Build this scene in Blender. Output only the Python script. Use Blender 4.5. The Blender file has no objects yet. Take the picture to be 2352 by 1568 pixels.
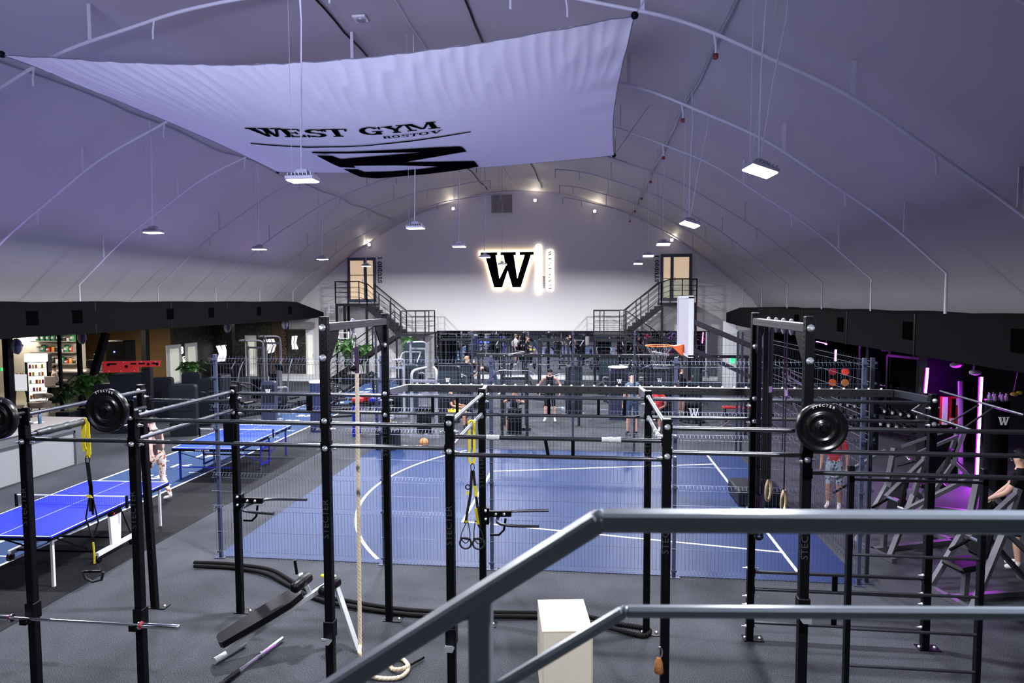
import bpy, bmesh, math, random
from mathutils import Vector, Matrix, geometry
from math import sin, cos, pi, sqrt, atan2, radians

random.seed(7)
SC = bpy.context.scene
COL = SC.collection
V = Vector

# ------------------------------------------------------------------ camera
FPX, PITCH, YAW, ROLL, EYE = 1507.7, 0.06079, 0.11614, -0.003657, 3.934
_fw = V((-sin(YAW) * cos(PITCH), cos(YAW) * cos(PITCH), -sin(PITCH)))
_r0 = V((cos(YAW), sin(YAW), 0)); _u0 = _r0.cross(_fw)
_r = _r0 * cos(ROLL) + _u0 * sin(ROLL); _u = _u0 * cos(ROLL) - _r0 * sin(ROLL)
CAM = V((0, 0, EYE))
cd = bpy.data.cameras.new('camera'); cam = bpy.data.objects.new('camera', cd); COL.objects.link(cam)
cd.sensor_width = 36; cd.lens = FPX / 2352 * 36; cd.clip_start = 0.05; cd.clip_end = 200
cam.matrix_world = Matrix(((_r.x, _u.x, -_fw.x, 0), (_r.y, _u.y, -_fw.y, 0), (_r.z, _u.z, -_fw.z, EYE), (0, 0, 0, 1)))
cd.dof.use_dof = True; cd.dof.focus_distance = 9.5; cd.dof.aperture_fstop = 2.8
SC.camera = cam

def at(u, v, x=None, y=None, z=None):
    """world point seen at a pixel of the 2352x1568 frame, on a plane of the room"""
    d = _fw + _r * ((u - 1176) / FPX) - _u * ((v - 784) / FPX)
    if z is not None: t = (z - EYE) / d.z
    elif y is not None: t = y / d.y
    else: t = x / d.x
    return CAM + d * t

# ------------------------------------------------------------------ view, world, lights
SC.view_settings.view_transform = 'Standard'; SC.view_settings.look = 'None'
SC.view_settings.gamma = 1; SC.view_settings.use_curve_mapping = False
SC.view_settings.exposure = -0.25
W_ = bpy.data.worlds.new('world'); SC.world = W_; W_.use_nodes = True
W_.node_tree.nodes['Background'].inputs[0].default_value = (0.05, 0.05, 0.08, 1)
W_.node_tree.nodes['Background'].inputs[1].default_value = 0.3

def area(name, loc, rot, sx, sy, power, color, spread=pi):
    l = bpy.data.lights.new(name, 'AREA'); l.shape = 'RECTANGLE'; l.size = sx; l.size_y = sy
    l.energy = power; l.color = color; l.spread = spread
    o = bpy.data.objects.new(name, l); COL.objects.link(o); o.location = loc; o.rotation_euler = rot
    return o
LAMP_P = 540
# added purple-blue area lights above the two air ducts, tinting the vault
for yy in (6, 12, 18, 24):
    area('added_vault_wash', (-13.3, yy, 4.15), (0, radians(180 + 62), 0), 0.4, 5.0, 12 if yy == 6 else 40, (0.58, 0.32, 1.0), radians(120))
    area('added_vault_wash', (6.2, yy, 3.9), (0, radians(180 - 62), 0), 0.4, 5.0, 24, (0.50, 0.38, 1.0), radians(120))
# added light near the camera that brightens the banner and the vault
area('added_banner_wash', (-3.5, 1.0, 4.6), (radians(180 - 72), 0, 0), 6.0, 0.5, 265, (0.62, 0.64, 1.0), radians(80))
# warm ceiling spots of the cafe corner and of the corridor
for x_, y_, w_ in ((-22.5, 22.5, 230), (-24.5, 26.0, 200), (-20.5, 25.0, 200), (-17.0, 30.5, 45)):
    area('cafe_ceiling_light', (x_, y_, 2.98), (0, 0, 0), 1.6, 0.8, w_, (1.0, 0.90, 0.74))

# ------------------------------------------------------------------ materials
MATS = {}
def mat(name, col, rough=0.6, metal=0.0, bump=0.0, bscale=60, vary=0.0, vscale=8, emit=None, estr=0, trans=0, alpha=None, spec=None):
    if name in MATS: return MATS[name]
    m = bpy.data.materials.new(name); m.use_nodes = True; nt = m.node_tree; b = nt.nodes['Principled BSDF']
    b.inputs['Base Color'].default_value = (*col, 1); b.inputs['Roughness'].default_value = rough
    b.inputs['Metallic'].default_value = metal
    if spec is not None: b.inputs['Specular IOR Level'].default_value = spec
    if emit: b.inputs['Emission Color'].default_value = (*emit, 1); b.inputs['Emission Strength'].default_value = estr
    if trans: b.inputs['Transmission Weight'].default_value = trans
    tc = nt.nodes.new('ShaderNodeTexCoord')
    if vary:
        n = nt.nodes.new('ShaderNodeTexNoise'); n.inputs['Scale'].default_value = vscale; n.inputs['Detail'].default_value = 6
        nt.links.new(tc.outputs['Object'], n.inputs['Vector'])
        mx = nt.nodes.new('ShaderNodeMix'); mx.data_type = 'RGBA'
        mx.inputs[6].default_value = (*[max(0, c * (1 - vary)) for c in col], 1)
        mx.inputs[7].default_value = (*[min(1, c * (1 + vary)) for c in col], 1)
        nt.links.new(n.outputs['Fac'], mx.inputs[0]); nt.links.new(mx.outputs[2], b.inputs['Base Color'])
    if bump:
        n = nt.nodes.new('ShaderNodeTexNoise'); n.inputs['Scale'].default_value = bscale; n.inputs['Detail'].default_value = 4
        nt.links.new(tc.outputs['Object'], n.inputs['Vector'])
        bp = nt.nodes.new('ShaderNodeBump'); bp.inputs['Strength'].default_value = bump; bp.inputs['Distance'].default_value = 0.01
        nt.links.new(n.outputs['Fac'], bp.inputs['Height']); nt.links.new(bp.outputs['Normal'], b.inputs['Normal'])
    MATS[name] = m; return m

def ramp_mat(name, tex, c0, c1, p0, p1, rough=0.6, scale=(1, 1, 1), **k):
    """material whose colour comes from one texture node through a ramp"""
    m = mat(name, c0, rough, **k); nt = m.node_tree; b = nt.nodes['Principled BSDF']
    tc = nt.nodes.new('ShaderNodeTexCoord'); mp = nt.nodes.new('ShaderNodeMapping'); mp.inputs['Scale'].default_value = scale
    nt.links.new(tc.outputs['Object'], mp.inputs[0]); t = nt.nodes.new(tex[0])
    for kk, vv in tex[1].items():
        if kk in t.inputs: t.inputs[kk].default_value = vv
        else: setattr(t, kk, vv)
    nt.links.new(mp.outputs[0], t.inputs['Vector'])
    r = nt.nodes.new('ShaderNodeValToRGB'); r.color_ramp.elements[0].position = p0; r.color_ramp.elements[1].position = p1
    r.color_ramp.elements[0].color = (*c0, 1); r.color_ramp.elements[1].color = (*c1, 1)
    nt.links.new(t.outputs[0], r.inputs[0]); nt.links.new(r.outputs[0], b.inputs['Base Color'])
    return m

black_steel = mat('black_powder_steel', (0.0020, 0.0020, 0.0030), 0.38, bump=0.08, bscale=300, spec=.13)
bar_steel = mat('satin_black_bar', (0.115, 0.118, 0.135), 0.30, 0.95)
chrome = mat('chrome', (0.85, 0.85, 0.9), 0.15, 1.0)
zinc = mat('zinc_bolt', (0.80, 0.83, 0.88), 0.32, 0.85)
plate_rub = mat('black_rubber_plate', (0.0025, 0.0025, 0.003), 0.26, spec=.4)
grey_frame = mat('silver_grey_frame', (0.33, 0.34, 0.40), 0.4, 0.3)
dark_frame = mat('dark_frame', (0.0045, 0.0045, 0.007), 0.42, spec=.3)
grey_dim = mat('dark_and_dimmed_grey_frame', (0.095, 0.093, 0.115), 0.45, 0.2)  # dark grey; also carries the purple corner's weak light in its colour
vinyl = mat('black_vinyl', (0.0022, 0.0022, 0.0028), 0.36, bump=0.1, bscale=120, spec=.22)
shroud = mat('charcoal_shroud', (0.0050, 0.0058, 0.0100), 0.5, vary=0.15, spec=.22)
shroud_teal = mat('dark_teal_shroud', (0.012, 0.024, 0.030), 0.5, vary=0.15, spec=.25)
fence_mat = mat('galvanised_blue_grey_wire', (0.085, 0.10, 0.15), 0.45, 0.4)
fence_post_m = mat('fence_post_blue_grey', (0.045, 0.057, 0.105), 0.5, 0.2)
white_paint = mat('white_paint', (0.75, 0.76, 0.78), 0.5)
pipe_white = mat('white_pipe', (0.62, 0.62, 0.68), 0.45)
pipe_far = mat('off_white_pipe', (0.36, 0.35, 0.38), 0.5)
rope_white = mat('natural_white_rope', (0.72, 0.60, 0.43), 0.85, bump=0.6, bscale=200)
rope_black = mat('black_battle_rope', (0.0045, 0.004, 0.0045), 0.7, bump=0.4, bscale=200, spec=.15)
yellow = mat('yellow_strap', (0.85, 0.70, 0.02), 0.6, bump=0.2, bscale=400)
black_strap = mat('black_strap', (0.004, 0.004, 0.005), 0.7, bump=0.3, bscale=400)
purple_strap = mat('dark_purple_strap', (0.03, 0.012, 0.045), 0.7)
wood_pale = mat('pale_plywood', (0.66, 0.60, 0.51), 0.6, vary=0.06, vscale=3, bump=0.1)
ring_wood = mat('birch_ring', (0.66, 0.52, 0.30), 0.45)
tt_blue = mat('table_tennis_blue', (0.004, 0.016, 0.62), 0.42, vary=0.05)
tt_blue2 = mat('brighter_table_blue', (0.012, 0.055, 0.70), 0.42, vary=0.05)
blue_frame = mat('blue_steel', (0.005, 0.010, 0.26), 0.4)
white_line = mat('white_line', (0.85, 0.85, 0.88), 0.6)
turf = mat('blue_turf', (0.014, 0.045, 0.135), 0.85, bump=0.5, bscale=250, vary=0.2, vscale=30)
court_m = mat('blue_court', (0.0095, 0.027, 0.100), 0.5, vary=0.25, vscale=1.3, bump=0.05, bscale=30, spec=.25)
red = mat('red_plastic', (0.36, 0.012, 0.014), 0.5)
orange = mat('orange_rim', (0.85, 0.14, 0.02), 0.45)
skin_m = mat('skin', (0.55, 0.33, 0.24), 0.55)
tan_skin = mat('tanned_skin', (0.42, 0.22, 0.14), 0.55)
pale_skin = mat('pale_skin', (0.72, 0.50, 0.42), 0.55)
hair_m = mat('dark_hair', (0.012, 0.009, 0.008), 0.6, bump=0.5, bscale=90, spec=.15)
hair_b = mat('brown_hair', (0.06, 0.025, 0.015), 0.6, bump=0.5, bscale=90, spec=.15)
hair_f = mat('fair_hair', (0.28, 0.17, 0.09), 0.6, bump=0.5, bscale=90, spec=.15)
c_black = mat('black_cloth', (0.005, 0.005, 0.007), 0.85, spec=.1)
c_white = mat('white_cloth', (0.72, 0.70, 0.68), 0.85)
c_bluegrey = mat('blue_grey_cloth', (0.10, 0.15, 0.22), 0.85)
c_navy = mat('navy_denim', (0.018, 0.045, 0.10), 0.85)
c_brown = mat('brown_top', (0.05, 0.032, 0.030), 0.85)
c_red = mat('red_cloth', (0.50, 0.015, 0.02), 0.85)
c_yellow = mat('yellow_cloth', (0.80, 0.60, 0.02), 0.85)
c_cream = mat('cream_cloth', (0.60, 0.50, 0.47), 0.85)
shoe_w = mat('white_shoe', (0.70, 0.66, 0.62), 0.6)
shoe_d = mat('dark_shoe', (0.02, 0.022, 0.035), 0.6)
c_floral = ramp_mat('floral_leggings', ('ShaderNodeTexNoise', {'Scale': 15.0, 'Detail': 3.0}), (0.36, 0.09, 0.04), (0.75, 0.66, 0.60), 0.41, 0.435, 0.8)
c_pattern = ramp_mat('grey_pattern_shorts', ('ShaderNodeTexVoronoi', {'Scale': 16.0}), (0.03, 0.05, 0.08), (0.35, 0.42, 0.50), 0.3, 0.4, 0.8)
leaf = mat('palm_leaf', (0.035, 0.12, 0.02), 0.55)
leaf_d = mat('dark_leaf', (0.012, 0.045, 0.012), 0.5)
soil = mat('potting_soil', (0.02, 0.014, 0.010), 0.9)
concrete = mat('grey_concrete', (0.085, 0.088, 0.098), 0.75, vary=0.15, vscale=3, bump=0.2, bscale=20)
panel_grey = mat('pale_stone_panel', (0.22, 0.22, 0.235), 0.7, vary=0.08, vscale=2)
counter_top = mat('pale_counter_top', (0.28, 0.26, 0.25), 0.5)
neon = mat('pink_neon', (1, 0.6, 1), 0.4, emit=(0.62, 0.022, 1.0), estr=330)
neon_weak = mat('soft_pink_neon', (1, 0.6, 1), 0.4, emit=(0.9, 0.10, 0.95), estr=7)
glow_white = mat('white_light_panel', (1, 1, 1), 0.5, emit=(0.92, 0.96, 1.0), estr=30)
glow_warm = mat('warm_halo_light', (1, 0.9, 0.7), 0.5, emit=(1.0, 0.80, 0.50), estr=5.0)
glow_sign = mat('white_sign_light', (1, 1, 1), 0.5, emit=(1.0, 0.94, 0.80), estr=4.0)
glow_arrow = mat('white_arrow_light', (1, 1, 1), 0.5, emit=(0.95, 0.93, 1.0), estr=1.1)
glow_fridge = mat('fridge_light', (1, 1, 1), 0.5, emit=(1.0, 0.97, 0.90), estr=1.3)
glow_pane = mat('frosted_lit_pane', (0.9, 0.9, 0.8), 0.5, emit=(0.88, 0.92, 0.78), estr=0.35)
glow_room = mat('warm_lit_room', (0.8, 0.6, 0.4), 0.6, emit=(0.95, 0.70, 0.45), estr=0.62)
glow_room2 = mat('lit_room_lower_wall', (0.5, 0.5, 0.4), 0.6, emit=(0.50, 0.48, 0.32), estr=0.45)
glow_green = mat('green_exit_light', (0, 1, 0.3), 0.5, emit=(0.05, 0.9, 0.25), estr=1.4)
glow_blue = mat('blue_led', (0.2, 0.2, 1), 0.5, emit=(0.15, 0.15, 1.0), estr=8)
mirror_m = mat('mirror_glass', (0.60, 0.62, 0.66), 0.015, 1.0)
wood_wall = ramp_mat('brown_wood_boards', ('ShaderNodeTexWave', {'Scale': 1.3, 'Distortion': 3.0, 'Detail': 3.0, 'bands_direction': 'Z'}), (0.16, 0.085, 0.032), (0.27, 0.155, 0.065), 0.2, 0.8, 0.6, (0.3, 0.3, 5))
marble = ramp_mat('black_marble', ('ShaderNodeTexNoise', {'Scale': 1.4, 'Detail': 8.0, 'Distortion': 2.2}), (0.010, 0.009, 0.009), (0.012, 0.011, 0.011), 0.3, 0.5, 0.55)
_r_ = [n for n in marble.node_tree.nodes if n.type == 'VALTORGB'][0].color_ramp
_e = _r_.elements.new(0.497); _e.color = (0.015, 0.014, 0.013, 1); _e = _r_.elements.new(0.505); _e.color = (0.30, 0.26, 0.22, 1); _e = _r_.elements.new(0.513); _e.color = (0.012, 0.011, 0.011, 1)
vault_m = mat('white_pvc_membrane', (0.47, 0.45, 0.48), 0.62, vary=0.06, vscale=0.8, bump=0.25, bscale=1.5)
wall_m = mat('plaster_white', (0.66, 0.63, 0.62), 0.8, vary=0.03)
duct_m = mat('black_fabric_duct', (0.0030, 0.0028, 0.0036), 0.85, vary=0.2, vscale=2, spec=.05)
dark_wall = mat('black_wall', (0.005, 0.005, 0.006), 0.6, spec=.15)
rail_m = mat('grey_painted_rail', (0.085, 0.10, 0.125), 0.30, 0.2)
banner_m = mat('white_banner_cloth', (0.86, 0.86, 0.88), 0.9, bump=0.1, bscale=600, spec=.1)
ink = mat('black_print', (0.003, 0.003, 0.004), 1.0, spec=0)
frame_blue = mat('blue_grey_door_frame', (0.055, 0.06, 0.095), 0.5)
floor_m = mat('dark_rubber_floor', (0.055, 0.057, 0.066), 0.8, bump=0.35, bscale=120, spec=.15)
def speckle(m, c0, c1, sc):
    nt = m.node_tree; b = nt.nodes['Principled BSDF']; tc = nt.nodes.new('ShaderNodeTexCoord')
    n = nt.nodes.new('ShaderNodeTexNoise'); n.inputs['Scale'].default_value = sc; n.inputs['Detail'].default_value = 2
    nt.links.new(tc.outputs['Object'], n.inputs['Vector'])
    n2 = nt.nodes.new('ShaderNodeTexNoise'); n2.inputs['Scale'].default_value = 0.7; n2.inputs['Detail'].default_value = 5
    nt.links.new(tc.outputs['Object'], n2.inputs['Vector'])
    ad = nt.nodes.new('ShaderNodeMath'); ad.operation = 'MULTIPLY_ADD'; ad.inputs[1].default_value = 0.45
    nt.links.new(n2.outputs['Fac'], ad.inputs[0]); nt.links.new(n.outputs['Fac'], ad.inputs[2])
    r = nt.nodes.new('ShaderNodeValToRGB'); r.color_ramp.elements[0].position = 0.56; r.color_ramp.elements[1].position = 0.92
    r.color_ramp.elements[0].color = (*c0, 1); r.color_ramp.elements[1].color = (*c1, 1)
    nt.links.new(ad.outputs[0], r.inputs[0]); nt.links.new(r.outputs[0], b.inputs['Base Color'])
speckle(floor_m, (0.014, 0.0155, 0.020), (0.080, 0.084, 0.100), 95)
floor_d = mat('darker_rubber_tiles', (0.02, 0.02, 0.02), 0.8, bump=0.35, bscale=120, spec=.15)
speckle(floor_d, (0.005, 0.005, 0.007), (0.024, 0.024, 0.028), 95)

def perforated(name, base, ax, off, lat_off, r=0.011, pitch=.05):
    """steel drilled with a row of holes along one axis of the part"""
    m = base.copy(); m.name = name; nt = m.node_tree; b = nt.nodes['Principled BSDF']
    tc = nt.nodes.new('ShaderNodeTexCoord'); sx = nt.nodes.new('ShaderNodeSeparateXYZ'); nt.links.new(tc.outputs['Object'], sx.inputs[0])
    sn = nt.nodes.new('ShaderNodeSeparateXYZ'); nt.links.new(tc.outputs['Normal'], sn.inputs[0])
    def M(op, a, b_=None, c=None):
        n = nt.nodes.new('ShaderNodeMath'); n.operation = op
        for i, q in enumerate((a, b_, c)):
            if q is None: continue
            if isinstance(q, (int, float)): n.inputs[i].default_value = q
            else: nt.links.new(q, n.inputs[i])
        return n.outputs[0]
    al = M('SUBTRACT', M('FLOORED_MODULO', M('ADD', sx.outputs[ax], off), pitch), pitch / 2)
    o1, o2 = [i for i in range(3) if i != ax]
    pick = M('GREATER_THAN', M('ABSOLUTE', sn.outputs[o1]), .5)
    lat = M('ADD', M('MULTIPLY', sx.outputs[o2], pick), M('MULTIPLY', sx.outputs[o1], M('SUBTRACT', 1.0, pick)))
    lat = M('ADD', lat, lat_off)
    d = M('SQRT', M('ADD', M('MULTIPLY', al, al), M('MULTIPLY', lat, lat)))
    hole = M('LESS_THAN', d, r)
    mx = nt.nodes.new('ShaderNodeMix'); mx.data_type = 'RGBA'; mx.inputs[6].default_value = b.inputs['Base Color'].default_value; mx.inputs[7].default_value = (.0015, .0015, .002, 1)
    nt.links.new(hole, mx.inputs[0]); nt.links.new(mx.outputs[2], b.inputs['Base Color'])
    nt.links.new(M('ADD', .42, M('MULTIPLY', hole, .5)), b.inputs['Roughness'])
    return m
# ------------------------------------------------------------------ mesh builder
class MB:
    def __init__(s): s.v = []; s.f = []; s.sm = []; s.cuts = []
    def cut(s): s.cuts.append((len(s.v), len(s.f))); return s
    def add(s, vs, fs, smooth=False):
        n = len(s.v); s.v += [tuple(p) for p in vs]; s.f += [tuple(i + n for i in f) for f in fs]; s.sm += [smooth] * len(fs)
        return s
    def box(s, c, d, m=None, bev=0.0):
        x, y, z = d[0] / 2, d[1] / 2, d[2] / 2; c = V(c)
        if bev > 0:
            b = min(bev, x * .9, y * .9, z * .9); P = []; idx = {}
            for sx in (-1, 1):
                for sy in (-1, 1):
                    for sz in (-1, 1):
                        for k in range(3):
                            p = [sx * x, sy * y, sz * z]
                            for j in range(3):
                                if j != k: p[j] -= (sx, sy, sz)[j] * b
                            idx[(sx, sy, sz, k)] = len(P); P.append(V(p))
            F = []
            for k in range(3):
                a, e = (k + 1) % 3, (k + 2) % 3
                for sk in (-1, 1):
                    q = []
                    for sa, se in ((-1, -1), (1, -1), (1, 1), (-1, 1)):
                        t = [0, 0, 0]; t[k] = sk; t[a] = sa; t[e] = se; q.append(idx[(*t, k)])
                    F.append(q if sk > 0 else q[::-1])
                for sa in (-1, 1):
                    for se in (-1, 1):
                        q = []
                        for sk, kk in ((-1, a), (1, a), (1, e), (-1, e)):
                            t = [0, 0, 0]; t[k] = sk; t[a] = sa; t[e] = se; q.append(idx[(*t, kk)])
                        F.append(q if sa * se > 0 else q[::-1])
            for sx in (-1, 1):
                for sy in (-1, 1):
                    for sz in (-1, 1):
                        q = [idx[(sx, sy, sz, k)] for k in range(3)]; F.append(q if sx * sy * sz > 0 else q[::-1])
            P = [(m @ p if m else p) + c for p in P]; return s.add(P, F)
        P = [V((i, j, k)) for k in (-z, z) for j in (-y, y) for i in (-x, x)]
        P = [(m @ p if m else p) + c for p in P]
        return s.add(P, [(0, 2, 3, 1), (4, 5, 7, 6), (0, 1, 5, 4), (2, 6, 7, 3), (0, 4, 6, 2), (1, 3, 7, 5)])
    def span(s, a, b, bev=0.0):
        a, b = V(a), V(b); return s.box((a + b) / 2, [abs(q) for q in (b - a)], None, bev)
    def bar(s, p0, p1, w, h, up=(0, 0, 1), bev=0.0):
        p0, p1 = V(p0), V(p1); d = p1 - p0; L = d.length; d.normalize(); up = V(up)
        if abs(d.dot(up)) > .99: up = V((0, 1, 0))
        x = d.cross(up).normalized(); z = x.cross(d); m = Matrix((x, d, z)).transposed()
        return s.box((p0 + p1) / 2, (w, L, h), m, bev)
    def tube(s, pts, r, n=8, cap=True, closed=False):
        pts = [V(p) for p in pts]; N = len(pts); rs = r if isinstance(r, (list, tuple)) else [r] * N
        ref = None; rings = []
        for i, p in enumerate(pts):
            if closed: t = pts[(i + 1) % N] - pts[i - 1]
            else: t = pts[min(i + 1, N - 1)] - pts[max(i - 1, 0)]
            t.normalize()
            if ref is None: ref = V((0, 0, 1)) if abs(t.z) < .9 else V((1, 0, 0))
            a = t.cross(ref).normalized(); ref = a.cross(t).normalized()
            rings.append([p + (a * cos(2 * pi * k / n) + ref * sin(2 * pi * k / n)) * rs[i] for k in range(n)])
        vs = [q for rg in rings for q in rg]; fs = []
        M = N if closed else N - 1
        for i in range(M):
            j = (i + 1) % N
            for k in range(n): fs.append((i * n + k, i * n + (k + 1) % n, j * n + (k + 1) % n, j * n + k))
        s.add(vs, fs, n > 4)
        if cap and not closed: s.add(rings[0], [tuple(range(n))[::-1]]); s.add(rings[-1], [tuple(range(n))])
        return s
    def lathe(s, c, prof, n=24, axis=(0, 0, 1), smooth=True, caps=True):
        ax = V(axis).normalized(); a = ax.orthogonal().normalized(); b = ax.cross(a); c = V(c); vs = []
        for r, h in prof:
            for k in range(n): vs.append(c + ax * h + (a * cos(2 * pi * k / n) + b * sin(2 * pi * k / n)) * r)
        fs = []
        for i in range(len(prof) - 1):
            for k in range(n): fs.append((i * n + k, i * n + (k + 1) % n, (i + 1) * n + (k + 1) % n, (i + 1) * n + k))
        s.add(vs, fs, smooth)
        if caps: s.add(vs[:n], [tuple(range(n))[::-1]]); s.add(vs[-n:], [tuple(range(n))])
        return s
    def ball(s, c, r, n=12, sc=(1, 1, 1)):
        c = V(c); vs = []; m = n // 2
        for i in range(m + 1):
            t = pi * i / m
            for k in range(n): vs.append((c.x + r * sc[0] * sin(t) * cos(2 * pi * k / n), c.y + r * sc[1] * sin(t) * sin(2 * pi * k / n), c.z + r * sc[2] * cos(t)))
        return s.add(vs, [(i * n + k, (i + 1) * n + k, (i + 1) * n + (k + 1) % n, i * n + (k + 1) % n) for i in range(m) for k in range(n)], True)
    def prism(s, poly, d, o=(0, 0, 0), ex=(1, 0, 0), ey=(0, 0, 1)):
        """extrude a 2D polygon (in the ex, ey plane) by the vector d"""
        o, ex, ey, d = V(o), V(ex), V(ey), V(d); P = [o + ex * a + ey * b for a, b in poly]; n = len(P)
        tri = geometry.tessellate_polygon([[V((a, b, 0)) for a, b in poly]])
        s.add(P + [p + d for p in P], [tuple(t) for t in tri] + [tuple(i + n for i in t[::-1]) for t in tri] + [(i, (i + 1) % n, (i + 1) % n + n, i + n) for i in range(n)])
        return s
    def split(s, name, m, parent):
        """one object for each run of faces closed by cut()"""
        a = (0, 0); out = []
        for b in s.cuts + ([] if s.cuts and s.cuts[-1] == (len(s.v), len(s.f)) else [(len(s.v), len(s.f))]):
            q = MB(); q.v = s.v[a[0]:b[0]]; q.f = [tuple(i - a[0] for i in f) for f in s.f[a[1]:b[1]]]; q.sm = s.sm[a[1]:b[1]]
            out.append(q.build(name, m, parent)); a = b
        return out
    def build(s, name, m, parent=None, loc=None, **k):
        me = bpy.data.meshes.new(name); me.from_pydata(s.v, [], s.f); me.update()
        bm = bmesh.new(); bm.from_mesh(me); bmesh.ops.recalc_face_normals(bm, faces=bm.faces); bm.to_mesh(me); bm.free()
        if any(s.sm):
            for p, f in zip(me.polygons, s.sm): p.use_smooth = f
        me.materials.append(m); o = bpy.data.objects.new(name, me); COL.objects.link(o)
        if loc is not None: o.location = loc
        if parent is not None: o.parent = parent
        if k: tag(o, **k)
        return o

def tag(o, label=None, cat=None, group=None, kind=None):
    for kk, vv in (('label', label), ('category', cat), ('group', group), ('kind', kind)):
        if vv: o[kk] = vv
    return o
def thing(name, label, cat, loc=(0, 0, 0), rz=0, group=None):
    o = bpy.data.objects.new(name, None); COL.objects.link(o); o.location = loc; o.rotation_euler = (0, 0, rz); o.empty_display_size = .1
    return tag(o, label, cat, group)
def dup(root, loc, rz=0, label=None, group=None):
    r = root.copy(); COL.objects.link(r); r.location = loc; r.rotation_euler = (0, 0, rz)
    if label: r['label'] = label
    if group: r['group'] = group
    def kids(o, n):
        for ch in [c for c in o.children]:
            c = ch.copy(); COL.objects.link(c); c.parent = n; kids(ch, c)
    kids(root, r); return r
def st(name, mb, m, parent=None): return mb.build(name, m, parent, kind=None if parent else 'structure')
def arc(c, r, a0, a1, n, ax=(1, 0, 0), ay=(0, 0, 1)):
    c, ax, ay = V(c), V(ax), V(ay)
    return [c + ax * (r * cos(a0 + (a1 - a0) * i / n)) + ay * (r * sin(a0 + (a1 - a0) * i / n)) for i in range(n + 1)]
def bez(p, n=10):
    """smooth curve through the points (Catmull-Rom)"""
    p = [V(q) for q in p]; P = [p[0]] + p + [p[-1]]; out = []
    for i in range(1, len(P) - 2):
        for k in range(n):
            t = k / n; a, b, c, d = P[i - 1], P[i], P[i + 1], P[i + 2]
            out.append(0.5 * ((2 * b) + (c - a) * t + (2 * a - 5 * b + 4 * c - d) * t * t + (3 * b - a - 3 * c + d) * t ** 3))
    return out + [p[-1]]

# ------------------------------------------------------------------ lettering
def _R(a, b, c, d): return [(a, b), (c, b), (c, d), (a, d)]
def _A(cx, cy, rx, ry, t, a0, a1, n=14, t2=None):
    out = []; t2 = t2 or t * .6
    for i in range(n):
        q = []
        for a, k in ((a0 + (a1 - a0) * i / n, 1), (a0 + (a1 - a0) * (i + 1) / n, 1), (a0 + (a1 - a0) * (i + 1) / n, 0), (a0 + (a1 - a0) * i / n, 0)):
            a = radians(a); q.append((cx + (rx - (0 if k else t)) * cos(a), cy + (ry - (0 if k else t2)) * sin(a)))
        out.append(q)
    return out
SLAB = {
 'W': (1.34, [_R(0, .88, .42, 1), _R(.46, .88, .88, 1), _R(.92, .88, 1.34, 1), [(.08, .9), (.34, .9), (.52, 0), (.34, 0)], [(.62, .9), (.72, .9), (.52, 0), (.38, 0)], [(.56, .9), (.80, .9), (.98, 0), (.80, 0)], [(1.08, .9), (1.20, .9), (.98, 0), (.84, 0)]]),
 'E': (.82, [_R(0, .88, .78, 1), _R(0, 0, .78, .12), _R(.12, 0, .34, 1), _R(.3, .45, .6, .56), _R(.52, .36, .6, .65), _R(.70, .72, .78, 1), _R(.70, 0, .78, .28)]),
 'S': (.76, _A(.38, .73, .34, .27, .2, 20, 270) + _A(.38, .27, .34, .27, .2, 90, -160) + [_R(.62, .7, .7, 1), _R(.02, 0, .1, .3)]),
 'T': (.86, [_R(.02, .88, .84, 1), _R(.32, 0, .54, 1), _R(.2, 0, .66, .12), _R(.02, .66, .1, 1), _R(.76, .66, .84, 1)]),
 'G': (.9, _A(.44, .5, .44, .5, .22, 40, 330) + [_R(.62, .02, .82, .46), _R(.48, .38, .9, .48), _R(.76, .68, .84, 1)]),
 'Y': (.95, [_R(0, .88, .42, 1), _R(.54, .88, .95, 1), [(.08, .9), (.34, .9), (.58, .42), (.38, .42)], [(.66, .9), (.82, .9), (.56, .42), (.44, .42)], _R(.38, 0, .6, .46), _R(.26, 0, .72, .12)]),
 'M': (1.16, [_R(0, .88, .34, 1), _R(.82, .88, 1.16, 1), _R(.1, 0, .2, 1), _R(.86, 0, 1.06, 1), _R(0, 0, .34, .12), _R(.74, 0, 1.16, .12), [(.12, 1), (.36, 1), (.62, .1), (.5, .1)], [(.86, 1), (.98, 1), (.62, .1), (.54, .1)]]),
 'R': (.95, [_R(0, .88, .5, 1), _R(.1, 0, .32, 1), _R(0, 0, .44, .12), _R(.3, .44, .5, .54), [(.44, .5), (.66, .5), (.88, 0), (.64, 0)], _R(.64, 0, .95, .12)] + _A(.48, .72, .34, .28, .2, 90, -90, t2=.1)),
 'O': (.92, _A(.46, .5, .46, .5, .22, 0, 360, 24)),
 'V': (.95, [_R(0, .88, .42, 1), _R(.54, .88, .95, 1), [(.1, .9), (.36, .9), (.58, 0), (.42, 0)], [(.68, .9), (.8, .9), (.56, 0), (.44, 0)]]),
 'U': (.98, [_R(0, .88, .42, 1), _R(.58, .88, .98, 1), _R(.1, .3, .32, 1), _R(.72, .3, .84, 1)] + _A(.47, .34, .37, .34, .2, 180, 360)),
 'D': (.95, [_R(0, .88, .4, 1), _R(0, 0, .4, .12), _R(.1, 0, .32, 1)] + _A(.38, .5, .5, .5, .22, 90, -90, t2=.12)),
 'I': (.46, [_R(.12, 0, .34, 1), _R(0, .88, .46, 1), _R(0, 0, .46, .12)]),
 '1': (.5, [_R(.16, 0, .36, 1), _R(.02, 0, .5, .12), _R(.02, .78, .2, .88)]),
 ' ': (.45, [])}
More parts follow.
